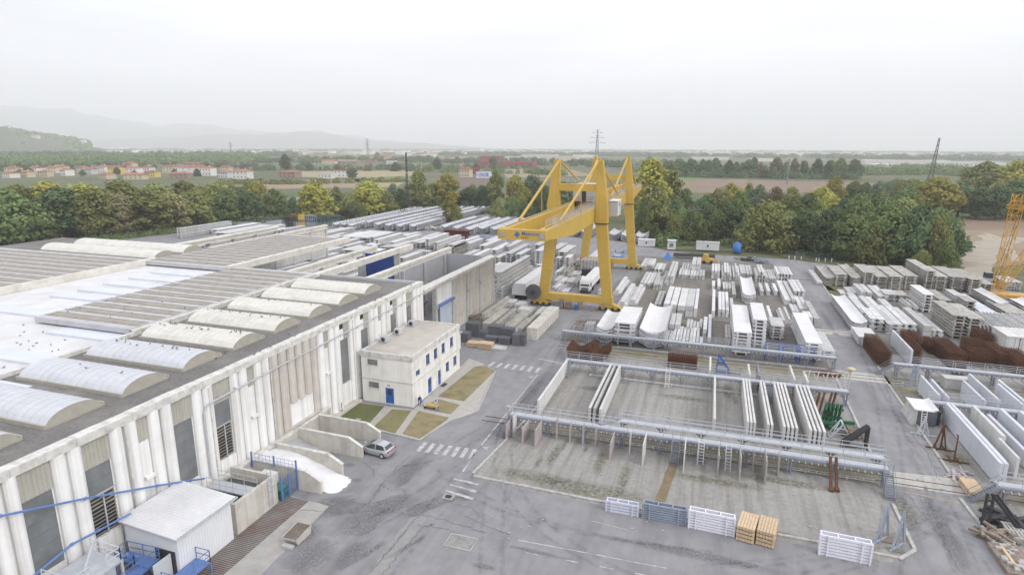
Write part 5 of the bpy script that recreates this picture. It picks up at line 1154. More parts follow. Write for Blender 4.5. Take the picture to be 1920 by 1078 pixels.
S('beam', 'b', (1460, 775), 1508, 700, 555, 2, 1, 'grey', 'tall pile on the right road edge')
S('beam', 'b', (1380, 770), 1450, 690, 640, 2, 1, 'white', 'behind the wide end stack')
# middle rows
for k, (x0, x1, yb) in enumerate(((195, 243, 670), (248, 303, 675), (311, 375, 682), (379, 444, 688))):
    S('beam', 'b', (x0, yb), x1, yb-92, 432+k*6, 2, 1, 'white', 'box column %s of four block rows' % ORD[k])
S('beam', 'b', (120, 610), 175, 580, 470, 1, 2, 'grey', 'left of the four block rows')
S('beam', 'b', (448, 692), 476, 618, 450, 1, 1, 'bright', 'tall thin one right of the block rows')
S('beam', 'b', (600, 700), 627, 635, 455, 1, 1, 'bright', 'tall thin one left of the white trio')
S('beam', 'b', (657, 690), 745, 625, 475, 2, 3, 'bright', 'white trio with long cross bars')
S('beam', 'b', (752, 690), 778, 590, 530, 2, 1, 'white', 'narrow pile right of the white trio')
S('beam', 'b', (602, 465), 628, 430, 385, 1, 1, 'white', 'short, left of the two behind the trio')
S('beam', 'b', (650, 465), 676, 430, 365, 1, 1, 'white', 'short, right of the two behind the trio')
S('beam', 'b', (695, 480), 765, 445, 395, 2, 3, 'grey', 'grey trio beside the gull wings')
S('beam', 'b', (775, 535), 808, 500, 395, 1, 1, 'grey', 'grey, alone beside the gull wings')
S('wing', 'b', (858, 575), 970, 490, 348, 5, 1, 'bright', 'in the lone stack mid store')
for k, x in enumerate((1013, 1067, 1130)): S('ib', 'b', (x, 512), x+28, 470, 405, 1, 1, 'white', 'short, %s of three spaced right of wings' % ORD[k])
S('beam', 'b', (1215, 590), 1268, 545, 382, 2, 1, 'white', 'tall wall beside the right road')
S('beam', 'b', (1272, 598), 1304, 540, 385, 2, 1, 'grey', 'second tall wall beside the road')
S('ib', 'b', (1290, 530), 1388, 470, 372, 3, 3, 'white', 'stepped pile at the road edge')
# back rows under the trees
S('beam', 'b', (322, 362), 540, 330, 280, 2, 9, 'white', 'back row left of the yellow machine')
S('beam', 'b', (345, 322), 425, 290, 235, 1, 4, 'white', 'upper tier of the back left row')
S('beam', 'b', (430, 330), 502, 245, 185, 4, 2, 'white', 'peak of the back left row')
S('beam', 'b', (600, 370), 668, 300, 240, 3, 3, 'white', 'first back pile right of the gap')
S('beam', 'b', (685, 378), 768, 310, 232, 3, [4, 4, 2], 'white', 'second back pile with dark ends')
S('beam', 'b', (780, 380), 838, 310, 237, 3, [3, 3, 1], 'white', 'third back pile with dark ends')
S('beam', 'b', (842, 360), 945, 320, 250, 2, 4, 'grey', 'fourth back pile, grey ends')
S('ib', 'b', (972, 398), 1060, 310, 248, 3, [4, 4, 2], 'white', 'fifth back pile, near the road bend')
S('beam', 'b', (1062, 395), 1150, 360, 290, 2, 4, 'white', 'low back pile near the road bend')
S('ib', 'b', (1150, 392), 1280, 325, 262, 2, 5, 'white', 'last back pile at the road bend')
S('beam', 'b', (0, 440), 80, 400, 310, 2, 3, 'white', 'left back pile under the crane leg')
S('beam', 'b', (78, 440), 135, 400, 315, 2, 2, 'grey', 'second back pile by the crane leg')
S('beam', 'b', (110, 460), 175, 415, 345, 2, 3, 'grey', 'low pile before the crane leg piles')
S('ib', 'b', (115, 345), 200, 285, 235, 2, 3, 'white', 'far pile near the blue sheet')
S('beam', 'b', (180, 425), 222, 390, 300, 2, 2, 'white', 'narrow pile left of the stacked tower')
S('beam', 'b', (222, 430), 275, 345, 222, 3, 2, 'white', 'stacked tower left of the back row')
S('beam', 'b', (60, 290), 105, 250, 200, 2, 2, 'white', 'farthest pile beside the blue sheet')
S('beam', 'b', (0, 300), 50, 260, 195, 2, 2, 'white', 'farthest pile beside the crane leg')
# units lying right of the crane's front leg
for i, (z, bl, br, ty, fy, l) in enumerate((('h', (1160, 660), 1290, 560, 340, 'lying just right of the crane leg'), ('h', (1230, 860), 1395, 760, 455, 'broad, lying beside the crane bogie'), ('h', (1420, 830), 1570, 730, 465, 'broad, lying right of the crane bogie'))):
    S('lb', z, bl, br, ty, fy, 1, 1, 'white', l)
# --- beams left of the crane, beside the panel wall
G = 'long beams between office and crane'
S('lb', 'a', (228, 695), 285, 640, 515, 1, 1, 'dirty', 'nearest the tall panel wall', G)
S('beam', 'a', (240, 762), 300, 712, 605, 1, 1, 'dirty', 'second from the tall panel wall', G)
S('lb', 'a', (300, 778), 368, 722, 600, 1, 1, 'dirty', 'third from the tall panel wall', G)
S('beam', 'a', (395, 782), 470, 735, 590, 1, 1, 'dirty', 'fourth from the tall panel wall', G)
S('slab', 'a', (440, 798), 492, 770, 668, 2, 1, 'grey', 'thin pile beyond the dark blocks', G)
S('lb', 'a', (490, 805), 560, 742, 640, 1, 1, 'dirty', 'behind the right dark blocks', G)
S('beam', 'a', (562, 830), 642, 745, 590, 2, 1, 'wallconc', 'pile nearest the open yard', G)
S('beam', 'a', (405, 590), 470, 560, 535, 2, 1, 'white', 'short pile by the white trailer load', G)
S('beam', 'a', (480, 620), 540, 575, 548, 2, 1, 'grey', 'short pile before the trailer load', G)
S('beam', 'a', (500, 660), 585, 610, 585, 2, 1, 'white', 'short pile behind the long beams', G)
S('beam', 'a', (620, 690), 690, 640, 590, 1, 2, 'grey', 'pair beside the crane bogie', G)
# long pile along the panel wall
S('ib', 'e', (835, 1050), 920, 690, 545, 6, 1, 'panel', 'in the long pile past the wall', G, L=24)
for k, (x0, yb) in enumerate(((835, 1062), (925, 1005), (1020, 940), (1112, 880))):
    p = at(*zp('e', x0+20, yb)); place_stack('slab', p.x+.9, p.x+1.5, p.y, p.y+5.2, 2.6, 3, 1, 'white', 'in upright block %s along the pile' % ORD[k], 'upright blocks along the wall pile')
# --- under the crane
G = 'mixed beams under the crane'
for i, (bl, br, ty, fy, n, c, m, l) in enumerate((((190, 320), 260, 260, 100, 1, 2, 'white', 'long pair at the crane left leg'), ((250, 330), 420, 250, 145, 1, 3, 'dirty', 'rounded trio behind the left leg'), ((390, 345), 470, 320, 240, 1, 2, 'white', 'pair left of the dark bin'), ((470, 370), 600, 300, 250, 2, 2, 'white', 'stacked pair beside the dark bin'),
      ((360, 470), 480, 420, 350, 2, 2, 'white', 'low pile left of the truck cab'), ((480, 520), 560, 430, 320, 1, 2, 'dirty', 'long pair left of the truck cab'), ((130, 560), 220, 520, 440, 1, 2, 'white', 'front left pair under the crane'), ((215, 610), 300, 560, 480, 1, 2, 'white', 'front middle pair under the crane'), ((300, 620), 400, 585, 530, 1, 2, 'panelblue', 'front right pair under the crane'), ((160, 470), 230, 400, 320, 1, 1, 'grey', 'single between the left leg pairs'), ((240, 470), 330, 420, 350, 2, 1, 'white', 'small pile in front of the rounded trio'))):
    S('lb' if i % 3 == 1 else 'beam', 'h', bl, br, ty, fy, n, c, m, l, G)
S('beam', 'h', (905, 650), 955, 570, 545, 2, 1, 'white', 'small pile right of the truck', G)
# --- slabs in the store behind the hall
B = 'stacked slabs behind the hall'
for (z, tl, tr, fy, n, c, m, l) in (
 ('d', (45, 120), 160, 20, 4, 1, 'white', 'left of three close stacks'), ('d', (165, 125), 290, 25, 4, 1, 'white', 'middle of three close stacks'), ('d', (300, 130), 450, 30, 4, 1, 'white', 'right of three close stacks'),
 ('d', (535, 165), 620, 55, 5, 1, 'white', 'right beside the three close stacks'), ('d', (780, 205), 870, 75, 4, 1, 'white', 'stack behind the beige roof beam'), ('d', (1140, 195), 1215, 130, 3, 1, 'white', 'narrow stack left of the high one'),
 ('d', (1365, 155), 1445, 55, 6, 1, 'white', 'high stack above the clad room'), ('d', (1505, 215), 1580, 85, 5, 1, 'white', 'stack just right of the high one'), ('d', (1785, 300), 1860, 215, 6, 1, 'dirty', 'yellowish stack above the wall end'),
 ('d', (320, 265), 500, 200, 3, 1, 'white', 'long low stack over the blue screen'), ('d', (0, 330), 230, 250, 3, 1, 'white', 'flat stack left over the blue screen'), ('d', (100, 390), 420, 300, 3, 1, 'bright', 'broad white stack over the screen'), ('d', (430, 440), 760, 390, 3, 1, 'white', 'broad stack right over the screen'),
 ('d', (620, 290), 770, 240, 3, 1, 'dirty', 'brownish stack behind the roof beam'), ('d', (900, 330), 960, 270, 3, 1, 'white', 'small stack touching the roof beam'), ('d', (1230, 350), 1420, 345, 3, 1, 'white', 'stack behind the clad room corner'), ('d', (1270, 480), 1400, 370, 3, 1, 'white', 'long stack over the clad room'), ('d', (1420, 510), 1600, 480, 2, 1, 'bright', 'bright low stack over the clad room'),
 ('e', (180, 340), 260, 270, 6, 1, 'dirty', 'darker stack with five dark gaps'), ('e', (380, 240), 430, 170, 4, 1, 'white', 'stack beneath the red beam'), ('e', (600, 310), 700, 180, 4, 1, 'white', 'long stack left below the sign'), ('e', (485, 455), 560, 350, 5, 1, 'white', 'stack right above the wall top'), ('e', (960, 320), 1045, 225, 4, 1, 'white', 'stack below the crane sign'),
 ('e', (980, 420), 1075, 280, 6, 1, 'white', 'left of the twin stacks near crane'), ('e', (1125, 435), 1210, 350, 6, 1, 'white', 'right of the twin stacks near crane'), ('e', (1400, 385), 1500, 290, 7, 1, 'bright', 'tall stack against the crane leg'), ('e', (1390, 300), 1480, 220, 5, 1, 'white', 'stack behind the tall one at the leg'), ('e', (770, 370), 860, 270, 4, 1, 'bright', 'broad stack at the wall end'), ('e', (825, 480), 900, 440, 4, 1, 'white', 'stack peeking over the wall end'),
 ('e', (1255, 640), 1320, 600, 3, 1, 'white', 'low stack beside the trailer load'), ('e', (1370, 660), 1450, 640, 3, 1, 'white', 'low stack near the crane leg foot'), ('e', (1420, 590), 1500, 580, 3, 1, 'white', 'low stack behind the crane leg foot'), ('e', (820, 590), 960, 550, 3, 1, 'bright', 'bright stack hidden by the wall end'), ('e', (30, 560), 120, 540, 3, 1, 'bright', 'white gabled stack left over the wall'), ('e', (130, 565), 250, 520, 3, 1, 'bright', 'white gabled stack over the wall'), ('e', (350, 580), 470, 535, 3, 1, 'bright', 'white gabled stack right over the wall'),
 ('h', (200, 30), 280, 0, 5, 1, 'white', 'left stack seen through the crane'), ('h', (350, 20), 440, -30, 6, 1, 'white', 'middle stack seen through the crane'), ('h', (530, 70), 610, 30, 3, 1, 'white', 'right stack seen through the crane'),
 ('a', (1000, 245), 1080, 180, 3, 1, 'white', 'stack beyond the crane rear leg'), ('a', (785, 200), 850, 150, 5, 1, 'white', 'rear stack left of the crane rear leg')):
    T('tt', z, tl, tr, fy, n*.62, n, c, m, 'in the '+l if not l.startswith(('left of', 'middle of', 'right of', 'right beside')) else 'in the stack '+l, B)
for (z, tl, tr, fy, n, l, L) in (('f', (55, 205), 95, 140, 6, 'in the tall stack beside the hedge', 26), ('f', (395, 215), 470, 170, 3, 'in the left low stack beside hedge', 24), ('f', (420, 245), 560, 175, 4, 'in the broad stack behind the deck', 26), ('f', (650, 240), 700, 170, 3, 'in the stack by the stray poles', 26), ('f', (700, 275), 780, 195, 2, 'in the low stack by stray poles', 24), ('f', (870, 300), 960, 215, 2, 'in the low stack touching the deck', 24), ('f', (1235, 270), 1320, 215, 2, 'in the flat stack near the corner', 16), ('f', (1410, 270), 1480, 170, 4, 'in the long stack by the shells', 24), ('f', (1610, 300), 1700, 235, 3, 'in the stack between shells and deck', 18), ('f', (440, 290), 560, 260, 2, 'in the lowest stack behind frame', 14), ('f', (440, 380), 620, 300, 2, 'in the stack at the frame end', 18)):
    T('tt', z, tl, tr, fy, n*.62, n, 1, 'bright' if 'low' in l else 'white', l, 'slabs stacked beside the hedge', L=L)
# --- right hand store
R1 = 'weathered slabs in the right back row'
for k, (tl, tr, fy, yb, n) in enumerate((((165, 300), 240, 215, 365, 6), ((240, 285), 335, 220, 370, 6), ((355, 300), 435, 205, 375, 6), ((440, 270), 530, 210, 380, 7), ((535, 300), 640, 218, 385, 7), ((635, 300), 738, 225, 395, 7), ((735, 295), 840, 220, 395, 7), ((885, 260), 965, 175, 395, 8), ((955, 300), 1060, 222, 400, 7), ((1070, 305), 1190, 225, 405, 7), ((1205, 320), 1310, 240, 420, 6), ((1310, 355), 1400, 300, 420, 4))):
    S('tt' if k not in (0, 2) else 'wing', 'c', (tl[0], yb), tr, tl[1], fy, n, 1, 'dirty', 'in stack %s of the right back row' % ORD[k], R1)
S('beam', 'c', (120, 365), 160, 335, 250, 2, 1, 'white', 'at the left end of the right back row', R1)
R2 = 'pale units in the right middle rows'
S('wing', 'c', (358, 690), 480, 615, 425, 4, 1, 'bright', 'in the long stack beside the road', R2)
S('tt', 'c', (415, 800), 560, 735, 660, 4, 1, 'white', 'in the short stack beside rusty cages', R2)
S('beam', 'c', (440, 640), 500, 560, 440, 3, 1, 'white', 'in the slim pile beside the long wings', R2)
S('ib', 'c', (495, 690), 600, 600, 520, 3, 2, 'white', 'low pile near the short slab stack', R2)
S('ib', 'c', (620, 715), 735, 640, 500, 3, 2, 'white', 'twin pile with dark ends', R2)
S('ib', 'c', (735, 720), 835, 640, 515, 2, 2, 'white', 'second twin pile with dark ends', R2)
S('beam', 'c', (885, 735), 945, 655, 520, 2, 1, 'white', 'in the slim pile left of weathered tower', R2)
S('ib', 'c', (950, 740), 1030, 690, 560, 2, 2, 'white', 'low pile left of the weathered tower', R2)
S('tt', 'c', (1075, 745), 1180, 580, 470, 7, 1, 'dirty', 'in the left weathered tower', R2)
S('tt', 'c', (1185, 755), 1300, 600, 490, 7, 1, 'dirty', 'in the right weathered tower', R2)
S('tt', 'c', (870, 560), 950, 430, 360, 6, 1, 'white', 'in the white tower behind weathered ones', R2)
S('beam', 'c', (435, 470), 515, 410, 350, 3, 2, 'white', 'tall pair behind the long wings', R2)
S('beam', 'c', (350, 440), 420, 415, 372, 2, 2, 'white', 'small pile behind the long wings', R2)
S('beam', 'c', (290, 430), 335, 420, 390, 1, 1, 'white', 'short, behind the long wings', R2)
S('ib', 'c', (385, 520), 440, 480, 415, 2, 1, 'white', 'right behind the long wings', R2)
S('ib', 'c', (560, 475), 640, 440, 360, 2, 2, 'white', 'middle pile of the right rear', R2)
S('tt', 'c', (610, 475), 700, 430, 390, 3, 1, 'white', 'in the low stack under the back row', R2)
S('tt', 'c', (700, 480), 785, 440, 398, 3, 1, 'dirty', 'in the tan low stack under the back row', R2)
S('beam', 'c', (500, 600), 590, 530, 440, 2, 2, 'white', 'long pair in the right middle', R2)
S('beam', 'c', (640, 600), 700, 545, 460, 2, 2, 'white', 'second long pair in the right middle', R2)
S('lb', 'c', (770, 560), 850, 505, 450, 2, 2, 'grey', 'notched pair before the white tower', R2)
S('tt', 'c', (1000, 520), 1090, 470, 390, 3, 1, 'dirty', 'in the tan stack behind the towers', R2)
S('tt', 'c', (1110, 500), 1180, 440, 390, 3, 1, 'white', 'in the white stack behind the towers', R2)
S('tt', 'c', (1180, 580), 1260, 480, 435, 4, 1, 'dirty', 'in the odd stack behind right tower', R2)
S('wing', 'c', (1395, 545), 1500, 480, 375, 4, 1, 'white', 'in the stack left of the lattice boom', R2)
S('tt', 'c', (1300, 620), 1420, 560, 420, 4, 1, 'panelblue', 'in the pale stack behind slanted slabs', R2)
S('tt', 'c', (1480, 610), 1640, 560, 470, 3, 1, 'dirty', 'in the tan stack at the frame edge', R2)
S('wing', 'c', (1580, 560), 1720, 500, 440, 3, 1, 'bright', 'in the white stack at the frame edge', R2)
S('tt', 'c', (1530, 600), 1610, 555, 520, 2, 1, 'dirty', 'in the low stack before the frame edge', R2)
S('beam', 'c', (1440, 665), 1500, 640, 560, 1, 1, 'white', 'short, lying on the slanted slabs', R2)
for k in range(6):
    S('tt', 'i', (985+k*55, 560+k*3), 1045+k*55, 480, 400, 5, 1, 'grey', 'in far right stack %s behind boom' % ORD[k], 'grey stacks behind the lattice boom', L=8) if k < 3 else None
# slanted slabs leaning like cards
p0 = at(*zp('c', 1320, 770))
for k in range(22):
    x = p0.x+k*.62; y0 = p0.y-.25*k*.0; mb = MB(); mb.prism([(x, 0), (x+.22, 0), (x-.75, 3.0), (x-.97, 3.0)], y0+(k % 3)*.15, y0+11.5, 'y')
    tag(mb.build('leaning_precast_unit', M['white'], org=(x, y0, 0)), 'pale slab leaning like a card, %s from left in the right store' % (ORD[k] if k < 20 else ('twenty first', 'last')[k-20]), 'slab', 'leaning slabs in the right store')
# pale yellowish formwork at the right edge
p0 = at(*zp('c', 1470, 880))
for k in range(4):
    mb = MB(); x = p0.x+k*1.9; mb.box(x, x+1.75, p0.y, p0.y+6, .1, 3.4); mb.box(x-.05, x+1.8, p0.y-.1, p0.y+6.1, 3.4, 3.65); mb.box(x+.3, x+.5, p0.y-.06, p0.y, 0, 3.3); mb.box(x+1.2, x+1.4, p0.y-.06, p0.y, 0, 3.3)
    tag(mb.build('box_unit', M['panel'], org=(x, p0.y, 0)), 'tall cream box unit behind the cages, %s from left' % ORD[k], 'box unit', 'cream box units behind the cages')
# --- curved shells stored in rows at the back
def shell_mesh(w, L):
    mb = MB(); n = 8; t = .12; P = [(w*i/n, .72*abs(2*i/n-1)**2.2) for i in range(n+1)]
    prof = P+[(a, b-t) for a, b in reversed(P)]; mb.prism([(a, b+t) for a, b in prof], 0, L)
    k = max(2, int(L/1.9))
    for i in range(k):
        y = .4+(L-.8)*i/max(1, k-1)
        for x in (0, w): mb.box(x-.2 if x == 0 else x-.12, x+.12 if x == 0 else x+.2, y-.28, y+.28, .74, 1.0)
    return mb
SH = []
def shell_row(row, x0, w, y0, y1, layers, Lp=12.0):
    n = max(1, int((y1-y0)/Lp)); L = (y1-y0)/n
    for i in range(n):
        for k in range(layers): SH.append((row, i, k, x0, y0+i*L, w, L-.35, layers))
rows = [(20, 262), (100, 262), (182, 272), (287, 262), (375, 250), (462, 272), (572, 282), (692, 288), (832, 290)]
for r, (gx, gy) in enumerate(rows):
    h = 2.9; p = at(*zp('g', gx, gy), h); q = at(*zp('g', gx+105, gy+6), h); yf = far_y(p.x, h, zp('g', 0, 93)[1], p.y, 345)
    shell_row(r, p.x, min(3.4, q.x-p.x), p.y, min(yf, 342), 6 if r > 3 else 5)
for r, (gx, gy, fy) in enumerate(((1168, 296, 195), (1292, 310, 200), (1426, 322, 208), (1560, 312, 205), (1692, 322, 205), (1836, 325, 215))):
    h = 2.9; p = at(*zp('g', gx, gy), h); q = at(*zp('g', gx+118, gy+6), h); yf = far_y(p.x, h, zp('g', 0, fy)[1], p.y, 330)
    shell_row(9+r, p.x, min(3.6, q.x-p.x), p.y, yf, 6)
for r, (X, Y) in enumerate(((1142, 436), (1165, 438), (1192, 440), (1090, 432), (1065, 430))):
    h = 3.0; p = at(X, Y, h); shell_row(15+r, p.x, 3.6, p.y, p.y+(14 if r < 3 else 26), 6)
SH.sort(key=lambda s: s[3]**2+s[4]**2)
cache = {}; rest = MB(); shm = mat('shell_concrete', (.50, .51, .53), (.42, .43, .45), .8, dirt=(.34, .34, .35), dscale=.4, damt=.4, vary=.08)
for idx, (row, i, k, x, y, w, L, ly) in enumerate(SH):
    if idx < 290:
        key = (round(w, 1), round(L, 1))
        if key not in cache:
            o = shell_mesh(*key).build('curved_shell', shm, org=(0, 0, 0)); cache[key] = o
        else: o = cache[key].copy(); COL.objects.link(o)
        o.location = (x, y, k*.42+.02)
        tag(o, 'pale curved shell, %s layer up, %s shell row from left, %s pile back' % (ORD[k], ORD[row], ORD[i]), 'roof shell', 'curved shells stored in rows')
    else:
        m0 = shell_mesh(w, L); rest.add([(a+x, b+y, c+k*.42+.02) for a, b, c in m0.v], m0.f)
tag(rest.build('curved_shells', shm), 'far rows of pale curved shells under the trees', 'roof shell', None, 'stuff')

# the rest of the slab store behind the hall, farther and smaller than the three hundred set out above
rn = random.Random(31); far = MB(); nf = 0
hallx = lambda y: -48 if y > 126 else -1e9
for j, y in enumerate((127, 142, 157, 171, 185, 198)):
    x = -168.0 if y > 150 else -128
    while x < -40:
        wd = rn.uniform(2.2, 2.7); L = rn.uniform(11, 13.5); n = rn.choice((2, 3, 3, 4, 4, 5)); yy = y+rn.uniform(-.8, .8)
        if y > 150 and x > -42: break
        ok = all(x+wd+.4 < a or x-.4 > b or yy+L+.4 < c_ or yy-.4 > d for a, b, c_, d in RECTS) and not (-46 < x < -30 and y < 160)
        if ok and rn.random() < .9 and yy+L < 209+(-x-60)*.12:
            for k in range(n):
                m0 = MB(); m0.prism(prof_tt(wd, .6), 0, L+rn.uniform(-.4, .4)); q = x+rn.uniform(-.06, .06); far.add([(a+q, b+yy+rn.uniform(-.02, .02), c_+k*.62+.02) for a, b, c_ in m0.v], m0.f)
            RECTS.append((x, x+wd, yy, yy+L)); nf += 1; x += wd+rn.uniform(.35, 1.1)
        else: x += .8
tag(far.build('ribbed_roof_units', M['white']), 'remaining close set stacks of ribbed slabs behind the hall', 'slab', 'stacked slabs behind the hall', 'stuff')
# ------------------------------------------------------------------ vegetation
def ordw(n):
    if n < 20: return ORD[n]
    t = ['twenty', 'thirty', 'forty', 'fifty', 'sixty', 'seventy', 'eighty', 'ninety']; q, r = divmod(n+1, 10)
    return (t[q-2]+' '+ORD[r-1]) if r else {20: 'twentieth', 30: 'thirtieth', 40: 'fortieth', 50: 'fiftieth', 60: 'sixtieth', 70: 'seventieth', 80: 'eightieth', 90: 'ninetieth'}[n+1]
def leafmat(name, a, b, c):
    m = bpy.data.materials.new(name); m.use_nodes = True; t = m.node_tree; t.nodes.clear()
    o = N(t, 'ShaderNodeOutputMaterial'); p = N(t, 'ShaderNodeBsdfPrincipled', Roughness=.9); p.inputs['Specular IOR Level'].default_value = .12
    g = N(t, 'ShaderNodeNewGeometry'); n = N(t, 'ShaderNodeTexNoise', Scale=.55, Detail=4.0, Roughness=.7); t.links.new(g.outputs['Position'], n.inputs['Vector'])
    r = N(t, 'ShaderNodeValToRGB'); e = r.color_ramp.elements; e[0].position = .34; e[1].position = .68; e[0].color = (*a, 1); e[1].color = (*c, 1)
    k = e.new(.5); k.color = (*b, 1); t.links.new(n.outputs[0], r.inputs[0])
    oi = N(t, 'ShaderNodeObjectInfo'); mr = N(t, 'ShaderNodeMapRange'); mr.inputs[3].default_value = .78; mr.inputs[4].default_value = 1.5; t.links.new(oi.outputs['Random'], mr.inputs[0])
    mr2 = N(t, 'ShaderNodeMapRange'); mr2.inputs[3].default_value = .485; mr2.inputs[4].default_value = .515; t.links.new(oi.outputs['Random'], mr2.inputs[0])
    hs = N(t, 'ShaderNodeHueSaturation'); t.links.new(mr.outputs[0], hs.inputs['Value']); t.links.new(mr2.outputs[0], hs.inputs['Hue']); t.links.new(r.outputs[0], hs.inputs['Color'])
    t.links.new(hs.outputs[0], p.inputs['Base Color'])
    tr = N(t, 'ShaderNodeBsdfTranslucent'); t.links.new(hs.outputs[0], tr.inputs[0]); mx = N(t, 'ShaderNodeMixShader'); mx.inputs[0].default_value = .22
    t.links.new(p.outputs[0], mx.inputs[1]); t.links.new(tr.outputs[0], mx.inputs[2]); t.links.new(mx.outputs[0], o.inputs[0]); return m
LM = dict(green=leafmat('green_foliage', (.095, .138, .05), (.145, .192, .07), (.20, .235, .095)), dark=leafmat('dark_foliage', (.068, .108, .05), (.10, .142, .064), (.138, .175, .083)),
          olive=leafmat('olive_foliage', (.150, .180, .06), (.215, .232, .078), (.27, .27, .105)), yellow=leafmat('yellow_foliage', (.215, .225, .055), (.31, .295, .07), (.40, .36, .09)),
          brown=leafmat('russet_foliage', (.165, .165, .078), (.225, .205, .10), (.28, .235, .125)), blueg=leafmat('grey_green_foliage', (.11, .158, .094), (.152, .20, .122), (.20, .24, .16)))
HN = dict(green='green', dark='dark green', olive='olive', yellow='yellow', brown='russet', blueg='grey green')
def crown_mesh(seed, h, r, lobes, base, nl, leaf, low=.22, shape=1.0):
    rn = random.Random(seed); L = []
    for i in range(lobes):
        a = rn.uniform(0, 2*math.pi); t = rn.random()
        zz = base+(h-base)*(low+(1-low-.12)*t); rad = r*(math.sin(math.pi*min(.98, (.18+.8*t)**shape))**.7)
        rr = r*rn.uniform(.16, .34); d = max(0, rad-rr*.6)*rn.uniform(.55, 1)
        L.append((d*math.cos(a), d*math.sin(a), zz, rr, rr*rn.uniform(.75, 1.05)))
    L.append((0, 0, base+(h-base)*.52, r*.62, (h-base)*.44))
    tot = sum(l[3]**2 for l in L); V = []; F = []
    for (x, y, z, a, b) in L:
        n = int(nl*a*a/tot)
        for i in range(n):
            u = Vector((rn.gauss(0, 1), rn.gauss(0, 1), rn.gauss(0, 1)+.15)).normalized(); q = rn.uniform(.6, 1.18)
            c = Vector((x+u.x*a*q, y+u.y*a*q, z+u.z*b*q))
            if c.z < base*.6: continue
            nn = (u+Vector((rn.uniform(-.7, .7), rn.uniform(-.7, .7), rn.uniform(-.4, .8)))).normalized(); s = leaf*rn.uniform(.55, 1.25)
            t1 = nn.orthogonal().normalized(); t1.rotate(Matrix.Rotation(rn.uniform(0, 6.28), 3, nn)); t2 = nn.cross(t1); k = len(V)
            V += [c-t1*s*.5, c+t2*s*.42, c+t1*s*.55, c-t2*s*.38]; F.append((k, k+1, k+2, k+3))
    me = bpy.data.meshes.new('crown'); me.from_pydata([tuple(v) for v in V], [], F); me.materials.append(LM['green']); return me
def trunk_mesh(seed, h, r, base):
    rn = random.Random(seed); mb = MB(); mb.tube((0, 0, -.4), (0, 0, base), .34, 7, .24); mb.tube((0, 0, base), (.2, .1, h*.72), .24, 6, .06)
    for i in range(6):
        a = rn.uniform(0, 6.28); z = base*.8+(h-base)*rn.uniform(.0, .4); e = r*rn.uniform(.5, .85)
        mb.tube((0, 0, z), (e*math.cos(a), e*math.sin(a), z+e*rn.uniform(.5, .9)), .13, 5, .03)
    me = bpy.data.meshes.new('trunk'); me.from_pydata(mb.v, [], mb.f); me.materials.append(M['bark']); return me
TP = {}
for nm, (h, r, lobes, base, nl, leaf, low, shp) in dict(round=(12, 5.2, 46, 1.6, 5200, .66, .04, 1), spreading=(11, 6.2, 52, 1.5, 5600, .7, .06, .9), tall=(15, 4.3, 44, 1.8, 5200, .66, .04, 1.1), slender=(16, 2.5, 28, 1.5, 3200, .6, .04, 1.2), bushy=(8, 5.6, 48, .2, 5200, .56, .0, .8)).items():
    TP[nm] = [(crown_mesh(s*7+len(nm), h, r, lobes, base, nl, leaf, low, shp), trunk_mesh(s, h, r, base), h, r) for s in (1, 2, 3)]
TREES = []     # (x, y, height, width factor, kind, hue, belt)
NT = 0
def tree_at(x, y, h, kind, hue, belt, wf=1.0): TREES.append((x, y, h, kind, hue, belt, wf))
def hero(px, by, ty, wpx, kind, hue, belt):
    p = at(px, by); h = max(3, height(px, by, ty)); d = math.hypot(p.x, p.y); k = TP[kind][0]
    w_ = wpx/F_PX*d*1.0; tree_at(p.x, p.y, h, kind, hue, belt, (w_/(2*k[3]))/(h/k[2]))
rt = random.Random(5)
def belt(name, p0, p1, rows, dy, sp, h0, h1, hues, kinds, jit=3.0):
    """a band of trees from photo pixel p0 to p1 (their near edge on the ground) and rows metres deep"""
    a, b = at(*p0), at(*p1); L = (b-a).length; n = int(L/sp); d = (b-a).normalized(); back = Vector((-d.y, d.x, 0))
    if back.y < 0: back = -back
    for r in range(rows):
        for i in range(n+1):
            c = a+(b-a)*((i+.5*(r % 2)+rt.uniform(-.25, .25))/max(1, n))+back*(r*dy+rt.uniform(-jit, jit))
            tree_at(c.x, c.y, rt.uniform(h0, h1), rt.choice(kinds), rt.choice(hues), name, rt.uniform(.85, 1.25))
# named trees read from the photograph
LB = 'left belt behind the hall'
for v in ((22, 460, 352, 120, 'spreading', 'green'), (125, 446, 352, 105, 'round', 'dark'), (75, 452, 380, 70, 'bushy', 'green'), (232, 440, 362, 78, 'round', 'brown'), (285, 437, 352, 80, 'tall', 'olive'), (325, 431, 362, 78, 'round', 'brown'), (185, 446, 350, 70, 'tall', 'olive'), (372, 424, 352, 70, 'round', 'olive'), (425, 416, 352, 62, 'round', 'green'), (470, 412, 358, 60, 'round', 'dark'), (516, 405, 352, 48, 'round', 'green'), (551, 398, 370, 30, 'bushy', 'dark'), (45, 430, 345, 85, 'round', 'olive'), (100, 425, 338, 80, 'round', 'yellow'), (165, 422, 340, 80, 'tall', 'yellow'), (230, 418, 336, 85, 'round', 'olive'), (295, 412, 342, 80, 'round', 'olive'), (350, 405, 338, 85, 'round', 'olive'), (410, 400, 342, 80, 'round', 'olive'), (455, 396, 348, 60, 'round', 'green')): hero(*v, LB)
MB_ = 'middle belt behind the curved shells'
